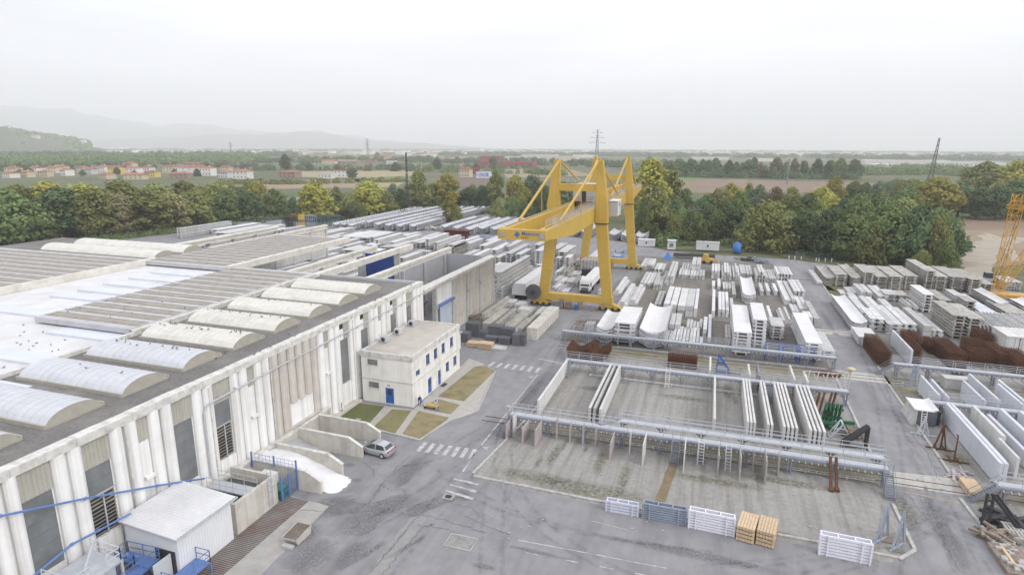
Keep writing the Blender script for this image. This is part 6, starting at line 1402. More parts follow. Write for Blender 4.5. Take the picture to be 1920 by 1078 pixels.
for v in ((597, 416, 337, 78, 'tall', 'yellow'), (575, 414, 365, 50, 'bushy', 'olive'), (622, 412, 375, 44, 'bushy', 'green'), (692, 404, 338, 82, 'round', 'yellow'), (655, 408, 362, 56, 'bushy', 'olive'), (725, 402, 358, 52, 'bushy', 'olive'), (665, 412, 380, 60, 'bushy', 'green'), (752, 396, 352, 34, 'tall', 'dark'), (786, 392, 319, 52, 'tall', 'olive'), (838, 388, 325, 62, 'round', 'yellow'), (812, 388, 345, 52, 'bushy', 'green'), (880, 384, 352, 60, 'bushy', 'dark'), (905, 388, 348, 46, 'bushy', 'dark'), (930, 392, 313, 36, 'tall', 'olive'), (968, 395, 328, 56, 'round', 'yellow'), (1000, 392, 328, 60, 'round', 'blueg'), (934, 407, 371, 32, 'bushy', 'olive'), (962, 405, 368, 36, 'bushy', 'green'), (1020, 405, 352, 52, 'bushy', 'green'), (1060, 400, 340, 60, 'round', 'green'), (985, 412, 378, 40, 'bushy', 'dark'), (1040, 412, 372, 46, 'bushy', 'green')): hero(*v, MB_)
hero(846, 419, 356, 36, 'tall', 'yellow', MB_); hero(858, 420, 385, 30, 'bushy', 'olive', MB_)
RB = 'right belt behind the yard road'
for v in ((1215, 418, 294, 92, 'tall', 'yellow'), (1255, 412, 312, 60, 'tall', 'olive'), (1230, 440, 350, 70, 'round', 'olive'), (1205, 446, 372, 40, 'bushy', 'green'), (1265, 440, 372, 50, 'round', 'dark'), (1300, 452, 395, 76, 'bushy', 'green'), (1262, 452, 402, 42, 'bushy', 'olive'), (1275, 450, 392, 50, 'bushy', 'green'), (1436, 468, 378, 122, 'bushy', 'olive'), (1383, 440, 358, 46, 'round', 'green'), (1352, 445, 375, 66, 'round', 'dark'), (1343, 420, 352, 40, 'round', 'olive'), (1367, 400, 342, 54, 'round', 'yellow'), (1400, 398, 338, 22, 'tall', 'olive'), (1325, 420, 362, 46, 'round', 'green'), (1283, 412, 352, 40, 'round', 'green'), (1310, 430, 372, 44, 'round', 'dark'), (1420, 405, 345, 40, 'blue' and 'round', 'blueg'), (1450, 410, 350, 44, 'round', 'brown'), (1479, 415, 350, 44, 'round', 'olive'), (1510, 470, 392, 70, 'round', 'dark'), (1548, 482, 388, 76, 'round', 'dark'), (1535, 420, 350, 66, 'round', 'yellow'), (1560, 395, 330, 46, 'round', 'yellow'), (1510, 430, 362, 56, 'round', 'green'), (1590, 488, 400, 80, 'round', 'green'), (1628, 490, 420, 84, 'bushy', 'olive'), (1672, 494, 388, 84, 'round', 'green'), (1650, 470, 375, 70, 'round', 'green'), (1705, 498, 400, 74, 'round', 'dark'), (1745, 500, 408, 70, 'bushy', 'olive'), (1788, 502, 412, 58, 'round', 'green'), (1720, 470, 382, 70, 'round', 'dark'), (1755, 465, 388, 64, 'spreading', 'green'), (1605, 450, 362, 60, 'round', 'green'), (1580, 440, 370, 60, 'round', 'dark'), (1690, 440, 368, 62, 'round', 'olive'), (1640, 430, 358, 62, 'round', 'green'), (1600, 415, 352, 60, 'round', 'dark'), (1725, 510, 468, 36, 'bushy', 'olive'), (1770, 508, 450, 44, 'bushy', 'green')): hero(*v, RB)
belt(RB, (1290, 445), (1500, 462), 3, 13, 10, 9, 13, ['green', 'dark', 'olive', 'green', 'blueg'], ['round', 'bushy', 'spreading'])
belt(RB, (1500, 466), (1790, 500), 4, 13, 10, 10, 14, ['green', 'dark', 'dark', 'olive'], ['round', 'spreading', 'round'])
FB = 'far right belt behind the dirt track'
for v in ((1750, 408, 332, 86, 'round', 'yellow'), (1830, 410, 352, 44, 'round', 'dark'), (1795, 405, 342, 50, 'tall', 'dark'), (1865, 412, 348, 46, 'round', 'dark'), (1900, 410, 335, 60, 'tall', 'dark'), (1700, 395, 348, 50, 'round', 'green'), (1840, 372, 302, 70, 'round', 'olive'), (1900, 378, 300, 66, 'round', 'yellow')): hero(*v, FB)
belt(FB, (1600, 372), (1930, 410), 3, 16, 13, 11, 16, ['dark', 'green', 'olive', 'blueg', 'brown'], ['round', 'tall', 'spreading'])
PB = 'tall dark row beyond the ploughed field'
leaf_later = 1
belt(PB, (1250, 331), (1600, 336), 2, 18, 13, 18, 25, ['dark', 'dark', 'green', 'brown', 'dark'], ['tall', 'round', 'tall'], 5)
VB = 'village gardens'
belt(VB, (20, 330), (470, 330), 1, 20, 26, 6, 10, ['dark', 'green', 'brown'], ['round', 'bushy'], 14)
belt(VB, (470, 318), (900, 322), 1, 20, 30, 8, 14, ['dark', 'green', 'olive', 'blueg'], ['round', 'spreading', 'bushy'], 20)
for v in ((661, 335, 314, 22, 'round', 'blueg'), (536, 322, 288, 22, 'tall', 'dark'), (572, 312, 295, 26, 'round', 'blueg'), (708, 296, 285, 14, 'slender', 'dark'), (925, 318, 292, 18, 'tall', 'dark'), (820, 318, 295, 20, 'tall', 'dark')): hero(*v, VB)
belt(LB, (-60, 432), (470, 397), 2, 15, 15, 13, 16.5, ['green', 'olive', 'olive', 'yellow', 'green', 'brown'], ['round', 'tall', 'round'])
belt(MB_, (640, 388), (1010, 380), 1, 10, 15, 9, 14, ['green', 'dark', 'olive', 'blueg'], ['round', 'bushy', 'tall'])
TREES = [t for t in TREES if not (proj(t[0], t[1], 0)[0] > 1772 and proj(t[0], t[1], 0)[1] > 413)]
by = {}
for t in TREES: by.setdefault(t[5], []).append(t)
RW = ['front', 'second', 'third', 'back']
for b_, L in by.items():
    L.sort(key=lambda t: math.hypot(t[0], t[1])); n = len(L); per = max(1, math.ceil(n/4))
    rows_ = [L[i*per:(i+1)*per] for i in range(4)]
    for ri, row in enumerate(rows_):
        row.sort(key=lambda t: math.atan2(t[0], t[1]))
        for ci, (x, y, h, kind, hue, bb, wf) in enumerate(row):
            cm, tm, h0, r0 = TP[kind][rt.randrange(3)]
            nm = {'slender': 'poplar_tree', 'bushy': 'bushy_tree'}.get(kind, 'broadleaf_tree')
            e = thing(nm, '%s %s tree, %s from left, %s row, %s' % (HN[hue], kind, ordw(ci), RW[ri], bb), 'tree', (x, y, -.3), 'trees of the '+bb)
            for me, pn in ((cm, 'crown'), (tm, 'trunk')):
                o = bpy.data.objects.new(pn, me); COL.objects.link(o); o.parent = e
                if pn == 'crown': o.material_slots[0].link = 'OBJECT'; o.material_slots[0].material = LM[hue]
            s = h/h0; e.scale = (s*wf, s*wf, s); e.rotation_euler = (0, 0, rt.uniform(0, 6.28)); NT += 1
# undergrowth along the wood edges, and far woods that read as one mass
def leaf_mass(name, spots, hue, leaf, label, cat, per, kind='stuff'):
    rn = random.Random(len(spots)); V = []; F = []
    for (x, y, r, h) in spots:
        for i in range(per):
            u = Vector((rn.gauss(0, 1), rn.gauss(0, 1), abs(rn.gauss(0, 1)))).normalized(); q = rn.uniform(.75, 1.05)
            c = Vector((x+u.x*r*q, y+u.y*r*q, -.3+u.z*h*q)); nn = (u+Vector((rn.uniform(-.6, .6), rn.uniform(-.6, .6), rn.uniform(-.3, .8)))).normalized(); s = leaf*rn.uniform(.6, 1.3)
            t1 = nn.orthogonal().normalized(); t1.rotate(Matrix.Rotation(rn.uniform(0, 6.28), 3, nn)); t2 = nn.cross(t1); k = len(V)
            V += [tuple(c-t1*s*.5), tuple(c+t2*s*.45), tuple(c+t1*s*.5), tuple(c-t2*s*.45)]; F.append((k, k+1, k+2, k+3))
    me = bpy.data.meshes.new(name); me.from_pydata(V, [], F); me.materials.append(LM[hue]); o = bpy.data.objects.new(name, me); COL.objects.link(o); return tag(o, label, cat, None, kind)
def along(pp, n, depth, r0, r1, h0, h1, seed):
    rn = random.Random(seed); P = [at(*p) for p in pp]; out = []
    for i in range(n):
        t = rn.random()*(len(P)-1); k = min(int(t), len(P)-2); c = P[k].lerp(P[k+1], t-k); d = c.length
        c = c*(1+rn.uniform(0, depth)/d); r = rn.uniform(r0, r1); out.append((c.x, c.y, r, rn.uniform(h0, h1)))
    return out
leaf_mass('undergrowth', along([(1215, 462), (1300, 464), (1420, 468), (1520, 480), (1640, 494), (1800, 506)], 130, 14, 1.0, 2.6, .5, 1.8, 1), 'dark', .6, 'low dark undergrowth along the right wood edge', 'undergrowth', 130)
leaf_mass('undergrowth', along([(1215, 455), (1420, 460), (1640, 485), (1790, 500)], 90, 60, 2.0, 4.0, 2.0, 5, 2), 'green', .8, 'green scrub inside the right wood', 'undergrowth', 160)
leaf_mass('undergrowth', along([(-60, 470), (100, 452), (300, 436), (440, 420), (600, 412), (840, 402), (1060, 408)], 150, 45, 2, 4, 1.5, 4.5, 3), 'dark', .8, 'dark scrub inside the left wood', 'undergrowth', 150)
hd = at(60, 468), at(440, 424)
leaf_mass('hedge', [(*(hd[0].lerp(hd[1], i/60)+Vector((rt.uniform(-.4, .4), 0, 0)))[:2], 1.6, 2.6) for i in range(61)], 'green', .5, 'long clipped green hedge bordering the yard on the left', 'hedge', 160, 'thing')
leaf_mass('woodland', along([(-120, 314), (200, 309), (500, 304)], 260, 160, 9, 16, 13, 20, 4), 'green', 3.4, 'band of green woods behind the village', 'woods', 150)
leaf_mass('woodland', along([(-120, 302), (200, 297), (560, 293)], 300, 300, 10, 20, 13, 21, 5), 'dark', 4.4, 'dark woods below the hill', 'woods', 140)
leaf_mass('woodland', along([(470, 306), (760, 304), (1000, 310), (1250, 318)], 240, 300, 8, 15, 7, 14, 6), 'dark', 3.2, 'scattered dark woods among the far fields', 'woods', 140)
leaf_mass('woodland', along([(830, 292), (1100, 293), (1300, 296), (1950, 302)], 420, 600, 14, 30, 10, 17, 7), 'dark', 7, 'distant dark woods below the horizon', 'woods', 120)
leaf_mass('woodland', along([(1560, 330), (1750, 328), (1960, 340)], 260, 220, 8, 15, 8, 14, 8), 'green', 2.4, 'green woods in front of the white sheds', 'woods', 100)
leaf_mass('woodland', along([(1180, 322), (1260, 326)], 40, 160, 8, 14, 9, 16, 9), 'blueg', 2.4, 'grey green woods right of the crane', 'woods', 100)
leaf_mass('woodland', along([(100, 287), (900, 284), (1950, 291)], 420, 2500, 30, 80, 10, 16, 10), 'dark', 16, 'hazy woods scattered over the far plain', 'woods', 90)
leaf_mass('undergrowth', along([(1250, 332), (1600, 337)], 90, 30, 5, 9, 6, 13, 14), 'dark', 1.8, 'dark scrub under the tall row beyond the field', 'undergrowth', 120)
leaf_mass('woodland', along([(1780, 292), (1960, 298)], 50, 300, 16, 30, 14, 22, 12), 'dark', 4, 'dark wood on the far right horizon', 'woods', 80)
for i, (pp, nn, dp, h0, h1, hue, l) in enumerate((([(415, 346), (560, 345), (760, 341)], 70, 10, 2.5, 6, 'olive', 'low hedgerow between the ploughed strips and the left belt'), ([(470, 321), (760, 318), (1010, 316)], 110, 40, 5, 10, 'dark', 'hedgerow trees beyond the stubble field'), ([(0, 322), (240, 318), (480, 314)], 110, 50, 6, 12, 'dark', 'garden trees along the back of the village'), ([(760, 322), (1000, 327), (1060, 330)], 70, 40, 5, 10, 'green', 'hedgerow trees around the pinkish house'), ([(1240, 326), (1600, 331)], 90, 60, 8, 14, 'dark', 'dark hedge behind the ploughed field'))):
    leaf_mass('hedgerow', along(pp, nn, dp, 3, 6, h0, h1, 40+i), hue, 1.7, l, 'hedgerow', 110)
# ------------------------------------------------------------------ fields, houses, pylons, hills
def field(pp, m, z=-.26): return struct('field', poly([tuple(at(*p, -.3)[:2]) for p in pp], z), m)
ploughed = mat('ploughed_earth', (.235, .17, .125), (.20, .145, .105), .06, rough=1, dirt=(.29, .22, .17), dscale=.02, damt=.6, bump=.3, bscale=.8)
stubble = mat('stubble_field', (.34, .29, .17), (.30, .25, .145), .05, rough=1, dirt=(.24, .23, .12), dscale=.02, damt=.5)
meadow = mat('meadow', (.16, .20, .075), (.13, .175, .06), .05, rough=1)
tanf = mat('tan_field', (.30, .235, .165), (.26, .2, .14), .05, rough=1)
brownf = mat('brown_field', (.165, .125, .10), (.14, .105, .085), .05, rough=1)
track = mat('dirt_track', (.42, .37, .30), (.34, .295, .24), .25, rough=1, dirt=(.26, .23, .18), dscale=.1, damt=.6, bump=.4, bscale=2)
field([(1262, 334), (1665, 344), (1640, 352), (1500, 362), (1300, 362), (1265, 352)], ploughed); field([(1255, 331), (1330, 332), (1300, 340), (1262, 342)], meadow, -.25)
field([(420, 345), (700, 343), (690, 352), (420, 356)], tanf); field([(410, 337), (700, 336), (690, 342), (410, 344)], brownf); field([(550, 322), (780, 320), (770, 330), (668, 334), (550, 332)], stubble); field([(660, 334), (770, 331), (770, 338), (668, 341)], meadow); field([(700, 342), (760, 340), (745, 350), (700, 352)], stubble)
field([(855, 333), (920, 334), (915, 348), (860, 352)], brownf); field([(940, 318), (1060, 316), (1120, 330), (950, 334)], tanf)
field([(1780, 410), (1960, 412), (1960, 432), (1790, 432)], ploughed); field([(1800, 432), (1960, 432), (1960, 520), (1800, 512), (1790, 470)], tanf, -.24)
struct('dirt_track', strip([tuple(at(*p)[:2]) for p in ((1822, 530), (1815, 490), (1830, 462), (1880, 450), (1930, 446))], 11, -.2, .8, 6), track)
struct('dirt_track', strip([tuple(at(*p)[:2]) for p in ((1820, 520), (1850, 480), (1862, 462), (1855, 447), (1845, 440))], 5, -.19, .6, 6), track)
struct('dirt_track', strip([tuple(at(*p)[:2]) for p in ((1905, 490), (1890, 460), (1868, 443), (1845, 436))], 2.5, -.185, .5, 6), track)
struct('verge', poly([tuple(at(*p)[:2]) for p in ((1200, 466), (1420, 472), (1545, 494), (1800, 512), (1810, 500), (1640, 482), (1420, 455), (1200, 450))], -.1), grassm)
struct('field', poly([tuple(at(*p)[:2]) for p in ((1860, 500), (1960, 490), (1960, 560), (1860, 545))], -.18), grassm)
HW = dict(wallw='white', walle='cream', wally='yellow', wallr='red', brick='brick', pink='pinkish', wallg='grey')
def house(px, py, w_, d_, h, wall, label, roof='tile', kind='hip', rot=0.0, cat='house', group=None, rows=2, name='house', rh=None, wn=4):
    p = at(px, py, -.3); t = thing(name, label, cat, (p.x, p.y, -.3), group); z0 = -.3
    mb = MB(); mb.box(p.x-w_/2, p.x+w_/2, p.y, p.y+d_, z0-.2, z0+h); mb.build('wall', M[wall], t)
    rh = rh or min(w_, d_)*.22; e = .6; x0, x1, y0, y1, z = p.x-w_/2-e, p.x+w_/2+e, p.y-e, p.y+d_+e, z0+h
    mb = MB()
    if kind == 'flat': mb.box(x0+.3, x1-.3, y0+.3, y1-.3, z, z+.4)
    elif kind == 'hip':
        i = min(w_, d_)/2; ax = max(0, w_/2-i); cy = p.y+d_/2; ay = max(0, d_/2-i)
        mb.add([(x0, y0, z), (x1, y0, z), (x1, y1, z), (x0, y1, z), (p.x-ax-.05, cy-ay, z+rh), (p.x+ax+.05, cy-ay, z+rh), (p.x+ax+.05, cy+ay, z+rh), (p.x-ax-.05, cy+ay, z+rh)], [(0, 1, 5, 4), (1, 2, 6, 5), (2, 3, 7, 6), (3, 0, 4, 7), (4, 5, 6, 7), (0, 3, 2, 1)])
    else: mb.prism([(y0, z), (y1, z), ((y0+y1)/2, z+rh)], x0, x1, 'x')
    r_ = mb.build('roof', M[roof], t)
    if kind in ('hip', 'gable') and cat == 'house':
        mb = MB(); mb.box(p.x+w_*.2, p.x+w_*.2+.8, p.y+d_*.4, p.y+d_*.4+.8, z, z+rh+.9); mb.build('chimney', M[wall], r_)
    if rows:
        for k in range(rows):
            for i in range(wn):
                xx = p.x-w_/2+w_*(i+.5)/wn; zz = z0+h*(k+.35)/rows
                mb = MB(); mb.box(xx-.55, xx+.55, p.y-.04, p.y+.02, zz, zz+min(1.5, h/rows*.5)); mb.build('window', M['glass'] if cat == 'house' else M['greyglass'], t)
    if rot: t.rotation_euler = (0, 0, rot)
    return t
V = 'village houses across the fields'
vil = [(12, 334, 14, 10, 5, 'wallw'), (45, 333, 12, 9, 6, 'walle'), (20, 326, 18, 9, 7, 'walle'), (62, 326, 20, 10, 7, 'wallw'), (80, 332, 12, 9, 6, 'walle'), (95, 325, 16, 10, 7, 'walle'), (118, 330, 11, 10, 7, 'wallw'), (110, 322, 18, 9, 7, 'walle'), (150, 323, 14, 9, 6, 'walle'), (165, 327, 12, 9, 6, 'wallg'), (192, 336, 18, 10, 5, 'walle'), (188, 325, 18, 10, 8, 'wallw'), (214, 328, 20, 10, 9, 'wally'), (243, 328, 22, 10, 8, 'wallw'), (250, 337, 22, 9, 5, 'walle'), (272, 327, 14, 10, 8, 'wallw'), (240, 318, 18, 10, 9, 'walle'), (282, 333, 12, 9, 6, 'wally'), (318, 325, 20, 10, 8, 'walle'), (335, 335, 22, 9, 5, 'brick'), (350, 328, 34, 12, 9, 'wallw'), (385, 330, 16, 10, 9, 'wallw'), (360, 319, 28, 10, 9, 'brick'), (422, 323, 12, 10, 7, 'walle'), (418, 334, 12, 9, 6, 'wallg'), (450, 336, 18, 11, 8, 'wallw')]
for i, (px, py, a, b, h, m) in enumerate(sorted(vil)):
    house(px, py, a, b, h, m, '%s village house with red tile roof, %s house from left' % (HW[m], ordw(i)), group=V, kind='hip' if i % 3 else 'gable', rot=rt.uniform(-.25, .25))
F_ = 'farm and town houses beyond the fields'
for i, (px, py, a, b, h, m, roof, kd, l) in enumerate([(538, 334, 22, 12, 6, 'brick', 'tile', 'hip', 'low brick farmhouse with a broad tile roof at the field edge'), (608, 335, 18, 9, 5, 'wallw', 'wallg', 'flat', 'long low white farm shed beside the grey green tree'), (640, 333, 20, 10, 8, 'wallw', 'rust', 'gable', 'white farmhouse with dark roof left of the grey green tree'), (870, 333, 13, 11, 9, 'walle', 'tile', 'hip', 'square pinkish house standing alone near the crane'), (890, 327, 9, 8, 7, 'wallr', 'wallr', 'flat', 'small red hut behind the pinkish house'),
     (560, 303, 26, 12, 7, 'wallw', 'tile', 'hip', 'white house with red roof left of the pylon'), (600, 300, 50, 14, 8, 'walle', 'brick', 'gable', 'long brown farm building left of the pylon'), (650, 308, 46, 12, 6, 'brick', 'brick', 'gable', 'long low brick barn in the fields'), (690, 306, 34, 12, 6, 'brick', 'rust', 'gable', 'second low brick barn in the fields'), (700, 300, 22, 12, 9, 'walle', 'tile', 'hip', 'orange roofed house right of the pylon'), (732, 309, 18, 12, 8, 'wallw', 'rust', 'gable', 'white house below the barn row'), (722, 300, 26, 12, 8, 'walle', 'tile', 'hip', 'cream house behind the white one'), (765, 297, 30, 14, 8, 'wallw', 'wallw', 'flat', 'white flat block behind the lattice mast'), (800, 294, 60, 20, 8, 'wallw', 'wallg', 'flat', 'long white shed on the far left of the red works'), (848, 305, 60, 16, 8, 'brick', 'brick', 'gable', 'long brownish barn left of the red works'), (870, 300, 40, 16, 7, 'wallw', 'wallg', 'flat', 'white block left of the red works'), (735, 314, 14, 10, 5, 'brick', 'brick', 'gable', 'small brick barn by the road'), (615, 308, 30, 12, 6, 'walle', 'tile', 'gable', 'tile roofed barn in the trees')]):
    house(px, py, a, b, h, m, l, roof, kd, group=F_, rows=1 if 'barn' in l or 'shed' in l else 2)
I_ = 'far industrial sheds'
for (px, py, a, b, h, m, roof, l) in [(918, 305, 50, 30, 14, 'wallr', 'wallr', 'tall red industrial block left of the crane'), (945, 312, 110, 30, 8, 'wallr', 'wallr', 'long dark red industrial shed in front of the red block'), (978, 304, 90, 40, 11, 'wallg', 'wallw', 'pale grey factory right of the red block'), (1040, 303, 110, 40, 12, 'walle', 'wallg', 'cream factory behind the crane tower'), (1095, 296, 80, 40, 9, 'wallw', 'wallw', 'white shed behind the crane ties'), (1330, 300, 110, 40, 9, 'wallw', 'tile', 'pale warehouse behind the tall dark tree row'), (1640, 316, 120, 40, 7, 'wallg', 'wallw', 'long white shed roof in the right hand trees'), (1700, 308, 170, 50, 8, 'wallw', 'wallw', 'large white works left of the dark mast'), (1770, 322, 130, 45, 8, 'wallg', 'wallg', 'large grey roofed works right of the dark mast'), (1820, 312, 120, 50, 8, 'wallw', 'wallg', 'pale works farthest right among the trees'), (1010, 295, 130, 40, 9, 'wallg', 'wallw', 'far pale sheds above the red works'), (1430, 303, 60, 30, 8, 'wallw', 'wallg', 'small pale shed peeking over the dark row')]:
    house(px, py, a, b, h, m, l, roof, 'flat', cat='works', group=I_, rows=1, name='industrial_building', wn=5)
# distant town: a scatter nobody could count
rn = random.Random(77); tm = MB(); tm2 = MB(); tm3 = MB()
for i in range(1700):
    px = rn.uniform(120, 1990); lo = 277.5+(px-400)*.0045+1.2; py = lo+11*rn.random()**1.7
    p = at(px, py, -.3); d = p.length
    if d > 14000 or d < 1000: continue
    a, b, h = rn.uniform(10, 34)*(1+d/9000), rn.uniform(10, 24)*(1+d/9000), rn.uniform(5, 14); q = rn.choice((tm, tm, tm2, tm3)); q.box(p.x-a/2, p.x+a/2, p.y, p.y+b, -.3, h)
for q, m, l in ((tm, 'wallw', 'hazy scatter of white buildings on the far plain'), (tm2, 'tile', 'hazy scatter of red roofs on the far plain'), (tm3, 'walle', 'hazy scatter of cream buildings on the far plain')): tag(q.build('distant_town', M[m]), l, 'town', None, 'stuff')
# pylons and masts
def pylon(px, by, ty, label, m='steel', w0=4.0, arms=True, cat='pylon', th=.35, w1=.7, name='pylon', lean=0):
    p = at(px, by, -.3); h = height(px, by, ty, -.3)+.3; t = thing(name, label, cat, (p.x, p.y, -.3)); mb = MB(); n = 9; B = Vector((p.x, p.y, -.3))
    def W(k): return w0+(w1-w0)*(k/n)**.8
    def C(k, a, b): return B+Vector((a*W(k)/2+lean*h*k/n, b*W(k)/2, h*k/n))
    for k in range(n):
        for a, b in ((-1, -1), (1, -1), (1, 1), (-1, 1)): mb.bar(C(k, a, b), C(k+1, a, b), th)
        for (a, b), (c, d) in (((-1, -1), (1, -1)), ((1, -1), (1, 1)), ((1, 1), (-1, 1)), ((-1, 1), (-1, -1))):
            mb.bar(C(k, a, b), C(k+1, c, d), th*.6); mb.bar(C(k, c, d), C(k+1, a, b), th*.6); mb.bar(C(k, a, b), C(k, c, d), th*.6)
    mb.build('lattice', M[m], t)
    if arms:
        for f, L in ((.68, .2), (.8, .17), (.92, .13)):
            mb = MB(); mb.bar(B+Vector((-L*h, 0, h*f)), B+Vector((L*h, 0, h*f)), th*1.1); mb.bar(B+Vector((-L*h, 0, h*f)), B+Vector((0, 0, h*(f+.07))), th*.6); mb.bar(B+Vector((L*h, 0, h*f)), B+Vector((0, 0, h*(f+.07))), th*.6); mb.build('crossarm', M[m], t)
    return t
pylon(690, 296, 257, 'distant steel pylon standing in the far fields', w0=9, th=.55); pylon(1118, 322, 239, 'tall pylon rising behind the crane tower', w0=8, th=.36)
pylon(434, 292, 266, 'small distant pylon above the village', w0=8, th=.8); pylon(1742, 345, 259, 'dark lattice mast on the right against the sky', 'dark', w0=4.5, arms=False, cat='mast', th=.22, w1=1.0, name='lattice_mast', lean=.06)
pylon(765, 400, 286, 'slim dark lattice mast behind the curved shells', 'dark', w0=1.3, arms=False, cat='mast', th=.1, w1=.5, name='lattice_mast')
pylon(1475, 345, 298, 'slim grey mast with floodlights in the ploughed field', 'steel', w0=1.2, arms=False, cat='mast', th=.3, w1=.8, name='lattice_mast')
for px, by, ty, l in ((529, 322, 292, 'thin lamp post by the farmhouse'), (591, 318, 296, 'thin lamp post left of a pair in the fields'), (598, 318, 296, 'thin lamp post right of a pair in the fields'), (408, 415, 386, 'thin pale lamp post by the hedge near the stacks'), (180, 447, 425, 'small pole standing in the hedge'), (791, 340, 305, 'thin pole behind the lattice mast'), (470, 405, 388, 'thin pole beside the parked cars')):
    p = at(px, by); h = height(px, by, ty); mb = MB(); mb.tube(p, p+Vector((0, 0, h)), .12 if by > 380 else .3, 6, .08 if by > 380 else .2); mb.box(p.x-.5, p.x+.5, p.y-.15, p.y+.15, h-.1, h+.1); tag(mb.build('lamp_post', M['galv'], org=p), l, 'lamp post')
# small white tank tower, billboards
p = at(749, 392); t = thing('tank_tower', 'white tank on legs standing between the trees', 'tank', p); mb = MB(); mb.tube(p+Vector((0, 0, 7)), p+Vector((0, 0, 10.3)), 1.5, 14); mb.build('tank', M['bright'], t)
mb = MB()
for a, b in ((-1, -1), (1, -1), (1, 1), (-1, 1)): mb.bar(p+Vector((a, b, 0)), p+Vector((a, b, 7)), .2)
mb.bar(p+Vector((-1, -1, 3)), p+Vector((1, -1, 6)), .12); mb.build('leg', M['dark'], t)
p = at(560, 392); mb = MB(); mb.box(p.x-1, p.x+1, p.y, p.y+.3, 1.2, 6.5); mb.box(p.x-.3, p.x+.3, p.y, p.y+.3, 0, 1.2); tag(mb.build('billboard', M['bright'], org=p), 'tall white sign board beside the yellow tree', 'sign')
p = at(905, 334); t = thing('mural_hut', 'small flat roofed hut with a blue painted front', 'hut', p); mb = MB(); mb.box(p.x-8, p.x+8, p.y, p.y+8, -.3, 6.5); mb.build('wall', M['pale'], t); mb = MB()
for i in range(12): mb.box(p.x-7.5+i*1.25, p.x-7.5+i*1.25+rn.uniform(.5, 1.1), p.y-.05, p.y, rn.uniform(.5, 3), rn.uniform(3.5, 6))
mb.build('painted_front', M['bluep'], t); mb = MB(); mb.box(p.x-8.2, p.x+8.2, p.y-.2, p.y+8.2, 6.5, 6.9); mb.build('roof', M['wallg'], t)
# ------------------------------------------------------------------ hills
hm = mat('hill_woods', (.05, .075, .04), (.085, .10, .055), .012, rough=1, dirt=(.13, .115, .06), dscale=.006, damt=.5)
mm = mat('mountain_slopes', (.07, .085, .07), (.10, .105, .085), .002, rough=1)
def ridge(name, pts, D, depth, m, seed, rough, nx=160, ny=14):
    """pts: (photo x, photo y of the crest); the ridge stands D metres away and is depth metres thick"""
    V = []; F = []
    for i in range(nx+1):
        px = pts[0][0]+(pts[-1][0]-pts[0][0])*i/nx
        k = max(j for j in range(len(pts)-1) if pts[j][0] <= px+1e-6); (xa, ya), (xb, yb) = pts[k], pts[k+1]; t = (px-xa)/(xb-xa); t = t*t*(3-2*t); py = ya+(yb-ya)*t
        d = CROT @ Vector((px-960, 539-py, -F_PX)); l = math.hypot(d.x, d.y); ux, uy = d.x/l, d.y/l; crest = CAM_Z+D*d.z/l
        for j in range(ny+1):
            s = j/ny*2-1; dist = D+s*depth; prof = (1-abs(s)**1.3)
            h = max(-2, crest*prof*(1+rough*noise.noise(Vector((ux*D*.004, uy*D*.004+s*3, seed)))*(1-prof*.6))+rough*14*noise.noise(Vector((ux*D*.02, s*8, seed+3))))
            V.append((ux*dist, uy*dist, h-1))
    for i in range(nx):
        for j in range(ny): a = i*(ny+1)+j; F.append((a, a+ny+1, a+ny+2, a+1))
    mb = MB(); mb.add(V, F); return struct(name, mb, m)
ridge('mountains', [(-420, 188), (-200, 182), (0, 197), (60, 206), (110, 202), (170, 214), (240, 226), (300, 234), (370, 231), (450, 243), (520, 248), (575, 245), (650, 254), (720, 263), (820, 272), (960, 279)], 14000, 2400, mm, 2, .25)
ridge('mountains', [(-300, 262), (0, 262), (170, 262), (300, 258), (420, 252), (520, 250), (570, 246), (620, 252), (700, 264), (780, 268), (900, 276)], 10200, 1200, mm, 5, .3)
ridge('hill', [(-380, 236), (-150, 232), (0, 238), (22, 243), (35, 250), (60, 252), (100, 254), (130, 262), (150, 268), (175, 276), (220, 284)], 3600, 650, hm, 8, .3)
hv = [];  rn = random.Random(4)
for i in range(900):
    px = rn.uniform(-60, 165); k = rn.random(); base_y = 286-(px > 100)*0; crest = 240+max(0, px)*.16; py = crest+(284-crest)*k
    d = CROT @ Vector((px-960, 539-py, -F_PX)); l = math.hypot(d.x, d.y); dist = 3600-650*k*.75; z = CAM_Z+dist*d.z/l; hv.append((d.x/l*dist, d.y/l*dist, rn.uniform(14, 27), max(2, z)))
V = []; F = []
for (x, y, r, z) in hv:
    for i in range(14):
        u = Vector((rn.gauss(0, 1), rn.gauss(0, 1), abs(rn.gauss(0, 1)))).normalized(); c = Vector((x, y, z-4))+u*r*.8; s = 11*rn.uniform(.6, 1.3); nn = (u+Vector((rn.uniform(-.5, .5),)*3)).normalized(); t1 = nn.orthogonal(); t2 = nn.cross(t1); k = len(V); V += [tuple(c-t1*s*.5), tuple(c+t2*s*.5), tuple(c+t1*s*.5), tuple(c-t2*s*.5)]; F.append((k, k+1, k+2, k+3))
me = bpy.data.meshes.new('woodland'); me.from_pydata(V, [], F); me.materials.append(LM['green']); o = bpy.data.objects.new('woodland', me); COL.objects.link(o); tag(o, 'woods covering the hill on the left', 'woods', None, 'stuff')
